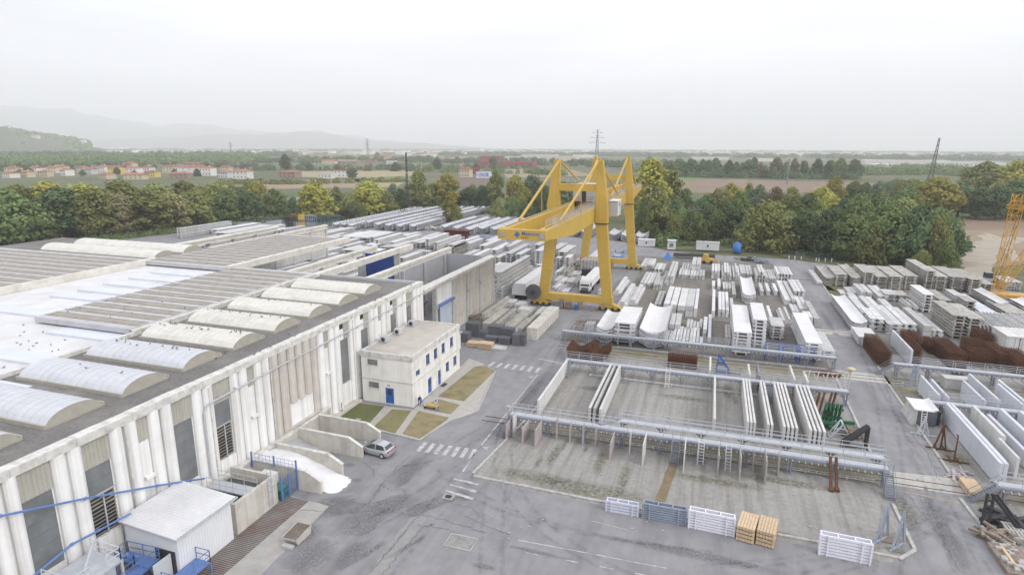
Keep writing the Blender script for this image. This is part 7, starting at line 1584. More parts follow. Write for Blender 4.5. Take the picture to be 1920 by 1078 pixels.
for px, py, a, h, l in ((155, 270, 22, 24, 'pale villa on the shoulder of the wooded hill'), (64, 257, 40, 12, 'pale building near the top of the wooded hill')):
    d = CROT @ Vector((px-960, 539-py, -F_PX)); q = math.hypot(d.x, d.y); D = 3380; mb = MB(); z = CAM_Z+D*d.z/q; t = thing('hill_villa', l, 'house', (d.x/q*D, d.y/q*D, z-8)); mb.box(d.x/q*D-a/2, d.x/q*D+a/2, d.y/q*D, d.y/q*D+12, z-12, z+h-6); mb.build('wall', M['wallw'], t); mb = MB(); mb.prism([(d.y/q*D-1, z+h-6), (d.y/q*D+13, z+h-6), (d.y/q*D+6, z+h-3)], d.x/q*D-a/2-1, d.x/q*D+a/2+1, 'x'); mb.build('roof', M['tile'], t)
# ------------------------------------------------------------------ the air
hz = MB(); hz.box(-22600, 22600, -22600, 22600, -3.5, 1330); hb = hz.build('haze', [])
hb['kind'] = 'stuff'; hb['label'] = 'pale haze filling the air over the whole plain'; hb['category'] = 'haze'
vm = bpy.data.materials.new('haze_air'); vm.use_nodes = True; vt = vm.node_tree; vt.nodes.clear(); vo = N(vt, 'ShaderNodeOutputMaterial'); pv = N(vt, 'ShaderNodeVolumePrincipled')
pv.inputs['Color'].default_value = (.97, .98, 1.0, 1); pv.inputs['Density'].default_value = HAZE; pv.inputs['Anisotropy'].default_value = 0.0
vt.links.new(pv.outputs[0], vo.inputs['Volume']); hb.data.materials.append(vm)
# ------------------------------------------------------------------ vehicles
def car(label, px, py, rz, paint, hatch=True, name='parked_car', group=None):
    """x = forward; built at the origin, then set down"""
    t = thing(name, label, 'car', (0, 0, 0), group)
    # lofted body: sections along x, each a closed outline in (y, z)
    def loft(secs, nm, m):
        V = []; F = []; n = len(secs[0][1])
        for x, P in secs: V += [(x, a, b) for a, b in P]
        for i in range(len(secs)-1):
            for j in range(n): F.append((i*n+j, i*n+(j+1) % n, (i+1)*n+(j+1) % n, (i+1)*n+j))
        F += [tuple(range(n)), tuple(reversed(range((len(secs)-1)*n, len(secs)*n)))]
        mb = MB(); mb.add(V, F); return smooth(mb.build(nm, m, t)) if nm == 'body' else mb.build(nm, m, t)
    def sec(w_, z0, z1, tuck=.1): return [(-w_*.92, z0), (w_*.92, z0), (w_, z0+.18), (w_, (z0+z1)*.55), (w_*.95, z1-.06), (w_*.8, z1), (-w_*.8, z1), (-w_*.95, z1-.06), (-w_, (z0+z1)*.55), (-w_, z0+.18)]
    loft([(-2.12, sec(.70, .38, .84)), (-2.0, sec(.84, .26, .98)), (-1.4, sec(.89, .2, 1.0)), (0, sec(.90, .2, .96)), (1.1, sec(.89, .2, .92)), (1.7, sec(.84, .22, .80)), (2.02, sec(.76, .28, .68)), (2.14, sec(.62, .36, .58))], 'body', paint)
    def cab(wb, wt, z0, z1): return [(-wb, z0), (wb, z0), (wt, z1), (-wt, z1)]
    rf = loft([(-1.75, cab(.72, .66, .95, 1.0)), (-1.35, cab(.8, .62, .95, 1.38)), (-.55, cab(.82, .62, .94, 1.47)), (.2, cab(.82, .6, .93, 1.42)), (1.25, cab(.76, .72, .9, .94))], 'cabin', M['glass'])
    mb = MB(); mb.add([(-1.5, -.6, 1.36), (-1.5, .6, 1.36), (-.6, -.63, 1.485), (-.6, .63, 1.485), (.25, -.6, 1.43), (.25, .6, 1.43), (-1.5, -.6, 1.31), (-1.5, .6, 1.31), (-.6, -.63, 1.435), (-.6, .63, 1.435), (.25, -.6, 1.38), (.25, .6, 1.38)], [(0, 1, 3, 2), (2, 3, 5, 4), (6, 8, 9, 7), (8, 10, 11, 9), (0, 6, 7, 1), (4, 5, 11, 10), (0, 2, 8, 6), (2, 4, 10, 8), (1, 7, 9, 3), (3, 9, 11, 5)]); mb.build('roof', paint, t)
    mb = MB()
    for s in (-1, 1):
        mb.bar((.25, s*.61, 1.42), (1.2, s*.75, .93), .07); mb.bar((-.35, s*.63, 1.46), (-.4, s*.83, .95), .07); mb.bar((-1.4, s*.62, 1.38), (-1.75, s*.76, .97), .12)
    mb.build('pillar', paint, t)
    for x in (-1.3, 1.32):
        for s in (-1, 1):
            mb = MB(); mb.tube((x, s*.72, .32), (x, s*.915, .32), .325, 18); wh = mb.build('wheel', M['tyre'], t)
            mb = MB(); mb.tube((x, s*.9, .32), (x, s*.925, .32), .2, 12); mb.build('rim', M['galv'], wh)
    for s in (-1, 1):
        mb = MB(); mb.box(-2.1, -1.95, min(s*.5, s*.8), max(s*.5, s*.8), .78, .95); mb.build('tail_light', M['red'], t)
        mb = MB(); mb.box(1.95, 2.08, min(s*.45, s*.72), max(s*.45, s*.72), .58, .7); mb.build('headlight', M['pale'], t)
        mb = MB(); mb.box(.75, .9, min(s*.85, s*1.02), max(s*.85, s*1.02), .93, 1.05); mb.build('mirror', paint, t)
    mb = MB(); mb.box(-2.13, -2.05, -.5, .5, .85, .93); mb.build('light_bar', M['red'], t)
    p = at(px, py); t.location = p; t.rotation_euler = (0, 0, rz); return t
a, b = at(682, 848), at(722, 856)
car('silver hatchback parked in the empty bay beside the lawn', 707, 849, math.pi-.10, M['carpaint'])
for i, (px, py, m, l) in enumerate(((431, 414, 'carwhite', 'white car parked left behind the hedge'), (484, 409, 'carpaint', 'grey car parked behind the hedge by the trees'), (495, 404, 'pale', 'pale car parked farthest along behind the hedge'))): car(l, px, py, .3, M[m], group='cars behind the hedge')
# lorry under the crane with its long white load
p = at(1096, 551); tr = thing('lorry', 'white lorry under the crane seen from the front carrying a long white load', 'lorry', (p.x, p.y, 0)); X, Y = p.x, p.y
mb = MB(); mb.prism([(Y, .7), (Y, 1.9), (Y+.25, 3.05), (Y+2.0, 3.15), (Y+2.0, .7)], X-1.25, X+1.25, 'x'); cb = mb.build('cab', M['carwhite'], tr)
mb = MB(); mb.add([(X-1.1, Y-.03, 1.85), (X+1.1, Y-.03, 1.85), (X+1.05, Y+.2, 2.75), (X-1.05, Y+.2, 2.75)], [(0, 1, 2, 3)]); mb.build('windscreen', M['glass'], cb)
mb = MB(); mb.prism([(Y+.5, 3.1), (Y+1.9, 3.15), (Y+1.9, 3.9), (Y+.9, 3.5)], X-1.1, X+1.1, 'x'); mb.build('roof_fairing', M['carwhite'], cb)
mb = MB(); mb.box(X-1.2, X+1.2, Y-.06, Y, .55, 1.05); mb.box(X-.8, X+.8, Y-.05, Y, 1.15, 1.5); mb.build('grille', M['dark'], cb)
for s in (-1, 1):
    mb = MB(); mb.box(X+s*1.05-.18, X+s*1.05+.18, Y-.09, Y-.055, .7, .95); mb.build('headlight', M['pale'], cb)
    mb = MB(); mb.box(X+s*1.45-.1, X+s*1.45+.1, Y+.1, Y+.3, 1.9, 2.7); mb.build('mirror', M['dark'], cb)
mb = MB(); mb.box(X-1.1, X+1.1, Y+.3, Y+16, .75, 1.05); mb.build('chassis', M['rust'], tr)
for y in (Y+.9, Y+4.5, Y+12.0, Y+13.4, Y+14.8):
    for s in (-1, 1): mb = MB(); mb.tube((X+s*.85, y, .52), (X+s*1.25, y, .52), .52, 16); mb.build('wheel', M['tyre'], tr)
mb = MB(); mb.prism([(X-1.2, 1.15), (X+1.2, 1.15), (X+1.2, 2.9), (X+.7, 3.4), (X-.7, 3.4), (X-1.2, 2.9)], Y+2.6, Y+17, 'y'); tag(mb.build('wrapped_load', M['bright'], org=(X, Y+3, 1.15)), 'long white wrapped load lying on the lorry under the crane', 'load')
# second trailer with the big white load left of the crane leg
p = at(962, 562); X, Y = p.x+.3, p.y; y1 = far_y(X, 4.0, 500, Y); tl = thing('trailer', 'long low trailer left of the crane carrying a huge white unit', 'trailer', (X, Y, 0))
mb = MB(); mb.box(X-.2, X+2.6, Y+.5, Y+19, .8, 1.15); mb.build('chassis', M['dark'], tl)
for y in (Y+1.2, Y+2.6, Y+4.0, Y+14, Y+15.4):
    for s in (.1, 2.3): mb = MB(); mb.tube((X+s-.2, y, .5), (X+s+.2, y, .5), .5, 16); mb.build('wheel', M['tyre'], tl)
mb = MB(); mb.prism([(X-.6, 1.2), (X+3.0, 1.2), (X+3.0, 2.6), (X+2.5, 3.9), (X-.1, 3.9), (X-.6, 2.6)], Y, Y+21, 'y'); tag(mb.build('wrapped_load', M['bright'], org=(X, Y, 1.2)), 'huge white faceted unit lying on the trailer left of the crane leg', 'load')
# dark bin and steel tanks behind the truck
p = at(*zp('h', 640, 370)); mb = MB(); mb.prism([(p.x, 0), (p.x+1.9, 0), (p.x+2.2, 2.2), (p.x-.2, 2.2)], p.y, p.y+1.8, 'y'); mb.box(p.x-.3, p.x+2.3, p.y-.1, p.y+1.9, 2.2, 2.35); tag(mb.build('waste_bin', M['dark'], org=p), 'dark waste bin behind the lorry under the crane', 'bin')
p = at(*zp('h', 640, 290)); t = thing('mould_block', 'big grey steel mould block behind the lorry', 'mould', p)
mb = MB(); mb.box(p.x-1, p.x+6.5, p.y+2, p.y+7, 0, 3.4); mb.build('body', M['grey'], t); mb = MB()
for i in range(9): mb.box(p.x-1+i*.9, p.x-.85+i*.9, p.y+1.85, p.y+2, 0, 3.4); mb.bar((p.x-1+i*.9, p.y+2, 3.45), (p.x-.6+i*.9, p.y+6.8, 3.5), .15)
mb.build('stiffener', M['oldwood'], t)
# blue boom lift parked on the rear road
p = at(*zp('h', 1230, 75)); t = thing('boom_lift', 'blue self propelled boom lift parked behind the crane', 'lift', p)
mb = MB(); mb.box(p.x-1.6, p.x+1.6, p.y, p.y+1.8, .5, 1.2); mb.build('chassis', M['bluebin'], t)
for a in (-1.1, 1.1):
    for b in (.1, 1.7): mb = MB(); mb.tube((p.x+a, p.y+b-.15, .42), (p.x+a, p.y+b+.15, .42), .42, 14); mb.build('wheel', M['tyre'], t)
mb = MB(); mb.box(p.x-1.0, p.x+.9, p.y+.3, p.y+1.5, 1.2, 2.0); mb.build('turret', M['carwhite'], t)
mb = MB(); mb.bar((p.x-.6, p.y+.9, 1.9), (p.x+1.9, p.y+.9, 2.6), .3); mb.bar((p.x-.6, p.y+.9, 2.0), (p.x-.7, p.y+.9, 3.2), .25); mb.build('boom', M['bluebin'], t)
mb = MB(); railing(mb, [(p.x+1.8, p.y+.3, 2.2), (p.x+3.0, p.y+.3, 2.2), (p.x+3.0, p.y+1.5, 2.2), (p.x+1.8, p.y+1.5, 2.2), (p.x+1.8, p.y+.3, 2.2)], r=.04); mb.box(p.x+1.8, p.x+3, p.y+.3, p.y+1.5, 2.15, 2.25); mb.build('basket', M['bluebin'], t)
# ------------------------------------------------------------------ site cabins, tanks, fence by the rear road
for px0, px1, py, h, l in ((1196, 1226, 462, 2.4, 'white site cabin nearest the crane on the far verge'), (1305, 1348, 469, 2.7, 'long white site cabin between small cabin and blue tank')):
    a, b = at(px0, py), at(px1, py+3); t = thing('site_cabin', l, 'cabin', (a.x, a.y, 0), 'white cabins on the far verge')
    mb = MB(); mb.box(a.x, b.x, a.y, a.y+2.6, .1, h); 
    for i in range(int((b.x-a.x)/.5)): mb.box(a.x+i*.5, a.x+i*.5+.2, a.y-.04, a.y, .15, h-.1)
    mb.build('shell', M['bright'], t); mb = MB(); mb.box(a.x-.1, b.x+.1, a.y-.1, a.y+2.7, h, h+.15); mb.build('roof', M['white'], t)
    mb = MB(); mb.box((a.x+b.x)/2-.25, (a.x+b.x)/2+.25, a.y-.07, a.y-.04, h*.45, h*.75); mb.build('emblem', M['dark'], t)
a = at(1251, 468); t = thing('site_kiosk', 'small white kiosk with an open hatch on the far verge', 'kiosk', a, 'white cabins on the far verge')
mb = MB(); mb.box(a.x, a.x+2.6, a.y, a.y+2.4, .1, 3.0); mb.build('shell', M['bright'], t); mb = MB(); mb.box(a.x-.2, a.x+2.8, a.y-.3, a.y+2.6, 3.0, 3.2); mb.build('roof', M['white'], t); mb = MB(); mb.box(a.x+.6, a.x+2.0, a.y-.03, a.y, .9, 2.2); mb.build('hatch', M['greyglass'], t)
a = at(1381, 474); t = thing('water_tank', 'upright blue plastic tank on the far verge', 'tank', a); mb = MB(); mb.tube(a, a+Vector((0, 0, 3.2)), 1.35, 18); mb.tube(a+Vector((0, 0, 3.2)), a+Vector((0, 0, 3.5)), 1.2, 18, .5); smooth(mb.build('body', M['bluebin'], t)); mb = MB()
for z in (.6, 1.4, 2.2, 3.0): mb.tube(a+Vector((0, 0, z)), a+Vector((0, 0, z+.1)), 1.39, 18)
mb.build('band', M['bluep'], t)
mb = MB(); railing(mb, [tuple(at(x, y)) for x, y in ((1478, 484), (1520, 487), (1566, 490))], h=2.2, step=2.2, r=.05, rails=(1, .75, .5, .25)); tag(mb.build('wire_fence', mat('green_steel', (.09, .16, .15), (.07, .13, .12), 2, rough=.6), org=at(1478, 484)), 'green steel fence standing on the far verge', 'fence')
for i, (x, y) in enumerate(((1479, 486), (1490, 487), (1502, 487), (1530, 490), (1535, 491), (1547, 491), (1559, 491))):
    p = at(x, y); mb = MB(); mb.tube(p, p+Vector((0, 0, 1.0)), .14, 8); mb.tube(p+Vector((0, 0, 1)), p+Vector((0, 0, 1.08)), .18, 8); tag(mb.build('marker_post', M['bright'], org=p), 'short white marker post by the green fence, %s from left' % ORD[i], 'post', 'white marker posts by the green fence')
a = at(1250, 487); mb = MB(); mb.add([(a.x-1.3, a.y, .02), (a.x+1.5, a.y, .02), (a.x+1.2, a.y+2, .02), (a.x-1, a.y+2.1, .02), (a.x+.1, a.y+1, 2.2), (a.x+.5, a.y+.9, 2.0)], [(0, 1, 5, 4), (1, 2, 5), (2, 3, 4, 5), (3, 0, 4), (0, 3, 2, 1)]); tag(mb.build('covered_heap', M['bluebin'], org=a), 'small heap under a blue sheet at the back piles', 'heap')
# dark rails, yellow machine, dark pipes behind the back row
a, b = at(1262, 484), at(1340, 488); t = thing('pipe_rack', 'rack of dark pipes lying behind the back left row', 'pipes', a)
for i in range(6): mb = MB(); mb.tube((a.x, a.y+i*.5, .9+.25*(i % 2)), (b.x, b.y+i*.5, .9+.25*(i % 2)), .22, 8); mb.build('pipe', M['dark'], t)
mb = MB()
for q in (.1, .5, .9): c = a.lerp(b, q); mb.box(c.x-.15, c.x+.15, c.y-.2, c.y+2.8, 0, .7)
mb.build('bearer', M['oldwood'], t)
a = at(1326, 495); t = thing('loader', 'small yellow machine among the back piles', 'machine', a); mb = MB(); mb.prism([(a.x-1.6, .6), (a.x+1.8, .6), (a.x+1.8, 1.5), (a.x+.4, 1.7), (a.x+.2, 2.8), (a.x-1.2, 2.8), (a.x-1.6, 1.5)], a.y, a.y+1.8, 'y'); mb.build('body', M['yellow'], t); mb = MB(); mb.bar((a.x+1.2, a.y+.9, 1.4), (a.x+3.2, a.y+.9, .6), .3); mb.bar((a.x+3.2, a.y, .5), (a.x+3.2, a.y+1.8, .5), .5); mb.build('arm', M['yellow'], t)
for k in (-1, 1.2):
    for e in (0, 1.8): mb = MB(); mb.tube((a.x+k, a.y+e-.2, .5), (a.x+k, a.y+e+.2, .5), .5, 12); mb.build('wheel', M['tyre'], t)
def scrap(name, label, px, py, n, r, h, m, seed, cat='scrap', L=(.8, 2.6), th=(.08, .22)):
    rn = random.Random(seed); c = at(px, py); mb = MB()
    for i in range(n):
        q = Vector((c.x+rn.gauss(0, r*.45), c.y+rn.gauss(0, r*.35), rn.random()*h*.6+.08)); a = rn.uniform(0, 6.28); l = rn.uniform(*L)/2; d = Vector((math.cos(a), math.sin(a), rn.uniform(-.15, .25)))*l; w_ = rn.uniform(*th)
        p, e = q-d, q+d; p.z = max(.06, p.z); e.z = max(.06, e.z); mb.bar(p, e, w_*1.4, w_)
    return tag(mb.build(name, M[m], org=c), label, cat)
scrap('scrap_heap', 'heap of dark steel scrap left of a pair on the rear road edge', 1400, 489, 40, 3, 1.6, 'dark', 1); scrap('scrap_heap', 'heap of blue grey steel scrap on the rear road edge', 1427, 493, 40, 2.6, 2.0, 'slate', 2)
# ------------------------------------------------------------------ frames and racks in the panel yard
def prisms(name, label, cat, org, m, bars, group=None):
    mb = MB(); o = Vector(org)
    for (p, q, w_) in bars: mb.bar(o+Vector(p), o+Vector(q), w_)
    return tag(mb.build(name, M[m], org=o), label, cat, group)
def aframe(label, px, py, h, w_, d, m, th=.14, name='support_stand', cat='stand', group=None, n=2, lean=0):
    o = at(px, py); B = []
    for k in range(n):
        y = d*k/max(1, n-1)
        B += [((0, y, 0), (w_*.5+lean, y, h), th), ((w_, y, 0), (w_*.5+lean, y, h), th), ((0, y, .1), (w_, y, .1), th), ((w_*.2, y, h*.4), (w_*.8, y, h*.4), th*.7)]
    B += [((0, 0, .08), (0, d, .08), th), ((w_, 0, .08), (w_, d, .08), th), ((w_*.5+lean, 0, h), (w_*.5+lean, d, h), th), ((0, 0, .1), (w_*.5+lean, d, h), th*.6)]
    return prisms(name, label, cat, o, m, B, group)
o = at(1342, 699); B = []
for k in range(6): y = k*.28; B += [((0, y, 0), (.3, y, 2.7), .08), ((.3, y, 2.7), (2.0, y, .3), .08), ((0, y, .1), (2.0, y, .1), .07), ((.2, y, 1.4), (1.1, y, 1.4), .06)]
B += [((2.0, .2, .2), (3.6, .2, .2), .1), ((3.6, .2, 0), (3.6, .2, 1.2), .08), ((2.0, .2, .2), (2.0, 1.4, .2), .1)]
prisms('triangular_rack', 'blue triangular rack frame standing behind the far walkway', 'rack', o, 'blue', B)
for i, px in enumerate((1436, 1468, 1499)):
    o = at(px, 683); o.y = 103.0; B = []
    for x in (0, 2.1):
        for y in (0, 1.6): B += [((x, y, 0), (x, y, 2.6), .16)]
    for z in (.5, 1.5, 2.5): B += [((0, 0, z), (2.1, 0, z), .1), ((0, 1.6, z), (2.1, 1.6, z), .1), ((0, 0, z), (0, 1.6, z), .1), ((2.1, 0, z), (2.1, 1.6, z), .1)]
    prisms('steel_rack', 'blue steel rack behind the second walkway, %s from left' % ORD[i], 'rack', o, 'blue', B, 'blue steel racks')
# green machine with rusty legs
o = at(1548, 800); t = thing('tilting_machine', 'green steel machine with fork arms beside the last panels', 'machine', o); mb = MB()
for k in range(5): x = o.x-.2+k*.42; mb.bar((x, o.y+1.2, .5), (x+.1, o.y+.5, 3.0), .26); mb.bar((x+.1, o.y+.5, 3.0), (x+.1, o.y+.2, 2.2), .2)
mb.bar((o.x-.3, o.y+1.0, 1.0), (o.x+1.9, o.y+1.0, 1.0), .3); mb.bar((o.x-.3, o.y+.7, 2.2), (o.x+1.9, o.y+.7, 2.2), .25); mb.build('fork_arm', M['green'], t)
mb = MB(); mb.box(o.x-.9, o.x+2.6, o.y-.4, o.y+.4, .2, .7); mb.box(o.x+.2, o.x+.9, o.y-1.2, o.y+2.2, .1, .5); mb.bar((o.x+1.5, o.y+.2, .8), (o.x+3.2, o.y+.4, .8), .4); mb.build('base_frame', M['green'], t)
for i, (dx, dy) in enumerate(((-1.0, 3.0), (-.4, 3.2), (.5, 3.4), (1.0, 3.6))):
    q = o+Vector((dx, dy, 0)); prisms('rusty_prop', 'rusty inclined prop behind the green machine, %s from left' % ORD[i], 'prop', q, 'rust', [((0, 0, 0), (.6, 1.0, 3.0), .22), ((0, 0, .1), (0, 1.5, .1), .2)], 'rusty props')
aframe('white steel stand between green machine and walkway', 1556, 822, 2.0, 2.4, 1.4, 'galv')
o = at(1578, 838); prisms('black_support', 'black triangular steel support at the end of the rear walkway', 'stand', o, 'dark', [((0, 0, .1), (2.6, .5, 2.7), .3), ((0, .5, .1), (2.6, 1.0, 2.7), .3), ((2.6, .5, 2.7), (2.6, .5, 0), .3), ((2.6, 1.0, 2.7), (2.6, 1.0, 0), .3), ((0, .2, .1), (2.6, .6, .1), .25), ((.2, 1.5, .1), (2.6, 1.6, 2.4), .22)])
scrap('scrap_heap', 'pile of timber and rusty scrap beside the black support', 1600, 815, 26, 1.8, .9, 'oldwood', 5)
for i, px in enumerate((1558, 1569)): o = at(px, 920); prisms('rusty_post', 'tall rusty channel post leaning on the front walkway, %s of two' % ('left', 'right')[i], 'post', o, 'rust', [((0, 0, 0), (.1, 2.6, 2.4), .26), ((0, -.3, .1), (0, .3, .1), .4)], 'rusty channel posts')
for i, (px, py) in enumerate(((1637, 1020), (1668, 1033))): o = at(px, py); prisms('angle_stand', 'grey steel angle stand at the kerb corner, %s of two' % ('left', 'right')[i], 'stand', o, 'slate', [((0, 0, 0), (1.5, 1.6, .05), .18), ((.2, .2, .05), (1.1, 1.5, 3.2), .14), ((1.5, 1.6, .05), (1.1, 1.5, 3.2), .16), ((.7, .8, .05), (1.1, 1.5, 2.0), .1)], 'grey angle stands')
mb = MB(); p = at(1672, 1010); mb.box(p.x-1, p.x+.7, p.y-.8, p.y+.8, .01, .1); tag(mb.build('board_sheet', M['oldwood'], org=p), 'flat brown board lying between the grey stands', 'board')
# trestles beside the right road
for i, (px, py, h, m, l) in enumerate(((1732, 818, 2.2, 'galv', 'pale trestle beside the dark mould'), (1764, 845, 3.0, 'rust', 'rusty trestle with double legs beside the long trio'), (1790, 868, 3.0, 'rust', 'rusty single post trestle beside the long trio'))):
    o = at(px, py); B = [((-1.4, .5, .08), (1.4, .2, .08), .14), ((-.4, 0, .08), (-.2, 1.6, .08), .14), ((.5, 0, .08), (.5, 1.4, .08), .14), ((0, .3, .1), (.1, .6, h), .14), ((.1, .6, h), (.1, 1.0, h), .12)]
    if i < 2: B += [((-.7, .2, .1), (.1, .6, h), .13), ((.6, .4, .1), (.1, .7, h), .13), ((.4, 1.2, .1), (.2, .7, h), .12)]
    prisms('trestle', l, 'trestle', o, m, B, 'trestles by the right road')
o = at(1840, 985); prisms('black_support', 'big black triangular support by the bottom right stairs', 'stand', o, 'dark', [((0, 0, .1), (.2, .5, 3.1), .24), ((.5, 0, .1), (.7, .5, 3.1), .24), ((.5, .5, 3.1), (2.9, -.5, .2), .22), ((.9, .5, 3.1), (3.2, -.3, .2), .22), ((0, 0, .1), (3.0, -.5, .12), .2), ((.2, .8, .1), (2.8, .4, .12), .18), ((.1, .2, 1.4), (.6, .2, 1.4), .15), ((.15, .3, 2.5), (.65, .3, 2.5), .15)])
scrap('scrap_heap', 'heap of black rubber and steel beside the black support', 1883, 982, 30, 1.4, .9, 'dark', 7, th=(.2, .4)); scrap('log_heap', 'heap of brown timber offcuts by the right kerb', 1868, 1008, 46, 1.5, 1.0, 'oldwood', 8, 'timber', (.5, 1.4), (.12, .26)); scrap('log_heap', 'small scatter of offcuts below the timber heap', 1880, 1022, 18, 1.3, .5, 'stonew', 9, 'timber', (.4, 1.2), (.12, .22))
def pallet_pile(label, px, py, n, w_, d, m, ang=.0):
    o = at(px, py)
    for k in range(n):
        mb = MB(); z = k*.15
        for i in range(8): mb.box(o.x+w_*i/8, o.x+w_*(i+.7)/8, o.y, o.y+d, z+.11, z+.14)
        for q in (0, .45, .9): mb.box(o.x, o.x+w_, o.y+q*d, o.y+q*d+.1*d, z, z+.11)
        tag(mb.build('wooden_pallet', M[m], org=(o.x, o.y, z)), '%s, %s from the ground' % (label, ORD[k]), 'pallet', 'old wooden pallets')
pallet_pile('grey wooden pallet by the timber heap', 1897, 1018, 4, 2.4, 2.6, 'stonew')
o = at(1890, 1055); t = thing('loose_load', 'old slab with loose stones and planks at the bottom right', 'load', o)
mb = MB(); mb.box(o.x-.8, o.x+1.6, o.y-2, o.y+2.2, .02, .4); mb.build('slab_base', M['oldwood'], t); mb = MB(); rn = random.Random(6)
for i in range(26):
    q = Vector((o.x+rn.uniform(-.5, 1.3), o.y+rn.uniform(-1.6, 1.9), .5)); s = rn.uniform(.1, .24); mb.box(q.x-s, q.x+s, q.y-s*.8, q.y+s*.8, .4, .4+s*1.2)
mb.build('rubble', M['stonew'], t); mb = MB(); mb.box(o.x-.1, o.x+.12, o.y-1.6, o.y+1.8, .42, .62); mb.build('plank', M['wood'], t)
scrap('scrap_heap', 'scatter of red and white litter on the panel ground', 1800, 893, 14, 1.6, .15, 'pink', 10)
# truss stand with yellow cover at the right end of the far walkway
o = at(1506, 733); B = []
for k in range(5):
    x = k*1.2; B += [((x, 0, 0), (x+.8, 1.2, 2.9), .13), ((x+1.0, 0, 0), (x+.1, 1.2, 2.4), .12), ((x, 0, .3), (x+1.2, 0, .3), .1)]
B += [((0, 1.2, 2.6), (6.5, 1.2, 2.9), .12), ((5.8, 1, 0), (6.0, 1.2, 3.6), .14), ((3.5, 1, 2.6), (6.0, 1.2, 3.5), .12), ((4.8, 1, 2.0), (6.0, 1.2, 3.5), .1)]
prisms('truss_stand', 'tangled grey steel truss stands at the far walkway right end', 'stand', o, 'stonew', B)
mb = MB(); p = o+Vector((6.0, 1.2, 3.6)); mb.tube(p, p+Vector((0, 0, .15)), .55, 12); mb.tube(p+Vector((0, 0, .15)), p+Vector((0, 0, .35)), .55, 12, .15); tag(mb.build('yellow_cover', mat('pale_yellow', (.56, .5, .3), (.5, .44, .26), 2), org=p), 'round pale yellow cover on top of the steel truss', 'cover')
mb = MB(); p = at(1532, 704); 
for i in range(5): mb.box(p.x+i*.1, p.x+3.2+i*.1, p.y+i*.35, p.y+i*.35+.28, .05, .4)
tag(mb.build('plank_pile', M['rust'], org=p), 'low brown plank pile lying behind the far walkway', 'planks')
# frame dolly and upright grey frames near the crane bogie
o = at(*zp('a', 872, 790)); B = []
for k in range(4): B += [((0, k*2.0, .8), (3.6, k*2.0+.2, .8), .22), ((.3, k*2.0, 0), (.3, k*2, .8), .18), ((3.2, k*2, 0), (3.2, k*2, .8), .18)]
B += [((.6, -.6, .95), (.6, 7, .95), .2), ((2.8, -.6, .95), (2.8, 7, .95), .2), ((1.7, 0, 1.0), (1.7, 6.5, 1.0), .14)]
prisms('roller_frame', 'rusty grey roller frame lying beside the slab stacks', 'frame', o, 'oldwood', B)
for i in range(5):
    o = at(*zp('a', 985+i*13, 858)); prisms('upright_frame', 'upright grey steel frame by the gull wing stack, %s from left' % ORD[i], 'frame', o, 'galv', [((0, 0, 0), (0, 0, 3.4), .14), ((0, 2.4, 0), (0, 2.4, 3.4), .14), ((0, 0, 3.4), (0, 2.4, 3.4), .14), ((0, 0, 1.7), (0, 2.4, 1.7), .1), ((0, 0, .1), (0, 2.4, .1), .12)], 'upright steel frames')
# racks beyond the striped deck: rusty baskets, yellow box, dark scaffolds, red beam
a, b = at(530, 425), at(556, 424); t = thing('basket_rack', 'rack of rusty baskets at the corner of the shell store', 'rack', a); mb = MB()
for k in range(5):
    for i in range(4): x = a.x+(b.x-a.x)*i/3; mb.bar((x, a.y+k*.7, 0), (x, a.y+k*.7, 4.2), .16)
    for z in (1.2, 2.6, 4.0): mb.bar((a.x, a.y+k*.7, z), (b.x, a.y+k*.7, z), .14)
mb.build('frame', M['dark'], t); mb = MB(); mb.prism([(a.x, 3.9), (b.x, 3.9), (b.x-.4, 5.1), (a.x+1.5, 4.7)], a.y, a.y+3, 'y'); mb.build('basket', M['rust'], t)
a = at(560, 425); t = thing('yellow_box', 'yellow steel box stacked beside the rusty baskets', 'box', a); mb = MB(); mb.box(a.x, a.x+1.9, a.y, a.y+2, 3.1, 5.2); mb.build('box_shell', M['yellow'], t); mb = MB(); mb.box(a.x+.1, a.x+1.8, a.y, a.y+2, 0, 1.9); mb.build('lower_box', M['yellow'], t); mb = MB(); mb.box(a.x, a.x+1.9, a.y, a.y+2, 1.9, 3.1); mb.build('crate', M['oldwood'], t)
for j, (x0, x1, y, l) in enumerate(((569, 592, 424, 'dark blue scaffold stack left of the long one'), (594, 645, 423, 'long dark scaffold stack beside the curved shells'))):
    a, b = at(x0, y), at(x1, y); mb = MB(); n = 6 if j == 0 else 13
    for i in range(n):
        x = a.x+(b.x-a.x)*i/(n-1)
        for yy in (0, 1.4, 2.8): mb.bar((x, a.y+yy, 0), (x, a.y+yy, 4.6), .15)
        mb.bar((x, a.y, 4.6), (x, a.y+2.8, 4.6), .12); mb.bar((x, a.y, 0), (x+(b.x-a.x)/(n-1), a.y, 2.3 if i % 2 else 4.6), .1)
    for z in (1.5, 3, 4.6):
        for yy in (0, 1.4, 2.8): mb.bar((a.x, a.y+yy, z), (b.x, a.y+yy, z), .12)
    tag(mb.build('scaffold_stack', M['slate'] if j == 0 else MATS['green_steel'], org=a), l, 'scaffold', 'scaffold stacks by the shells')
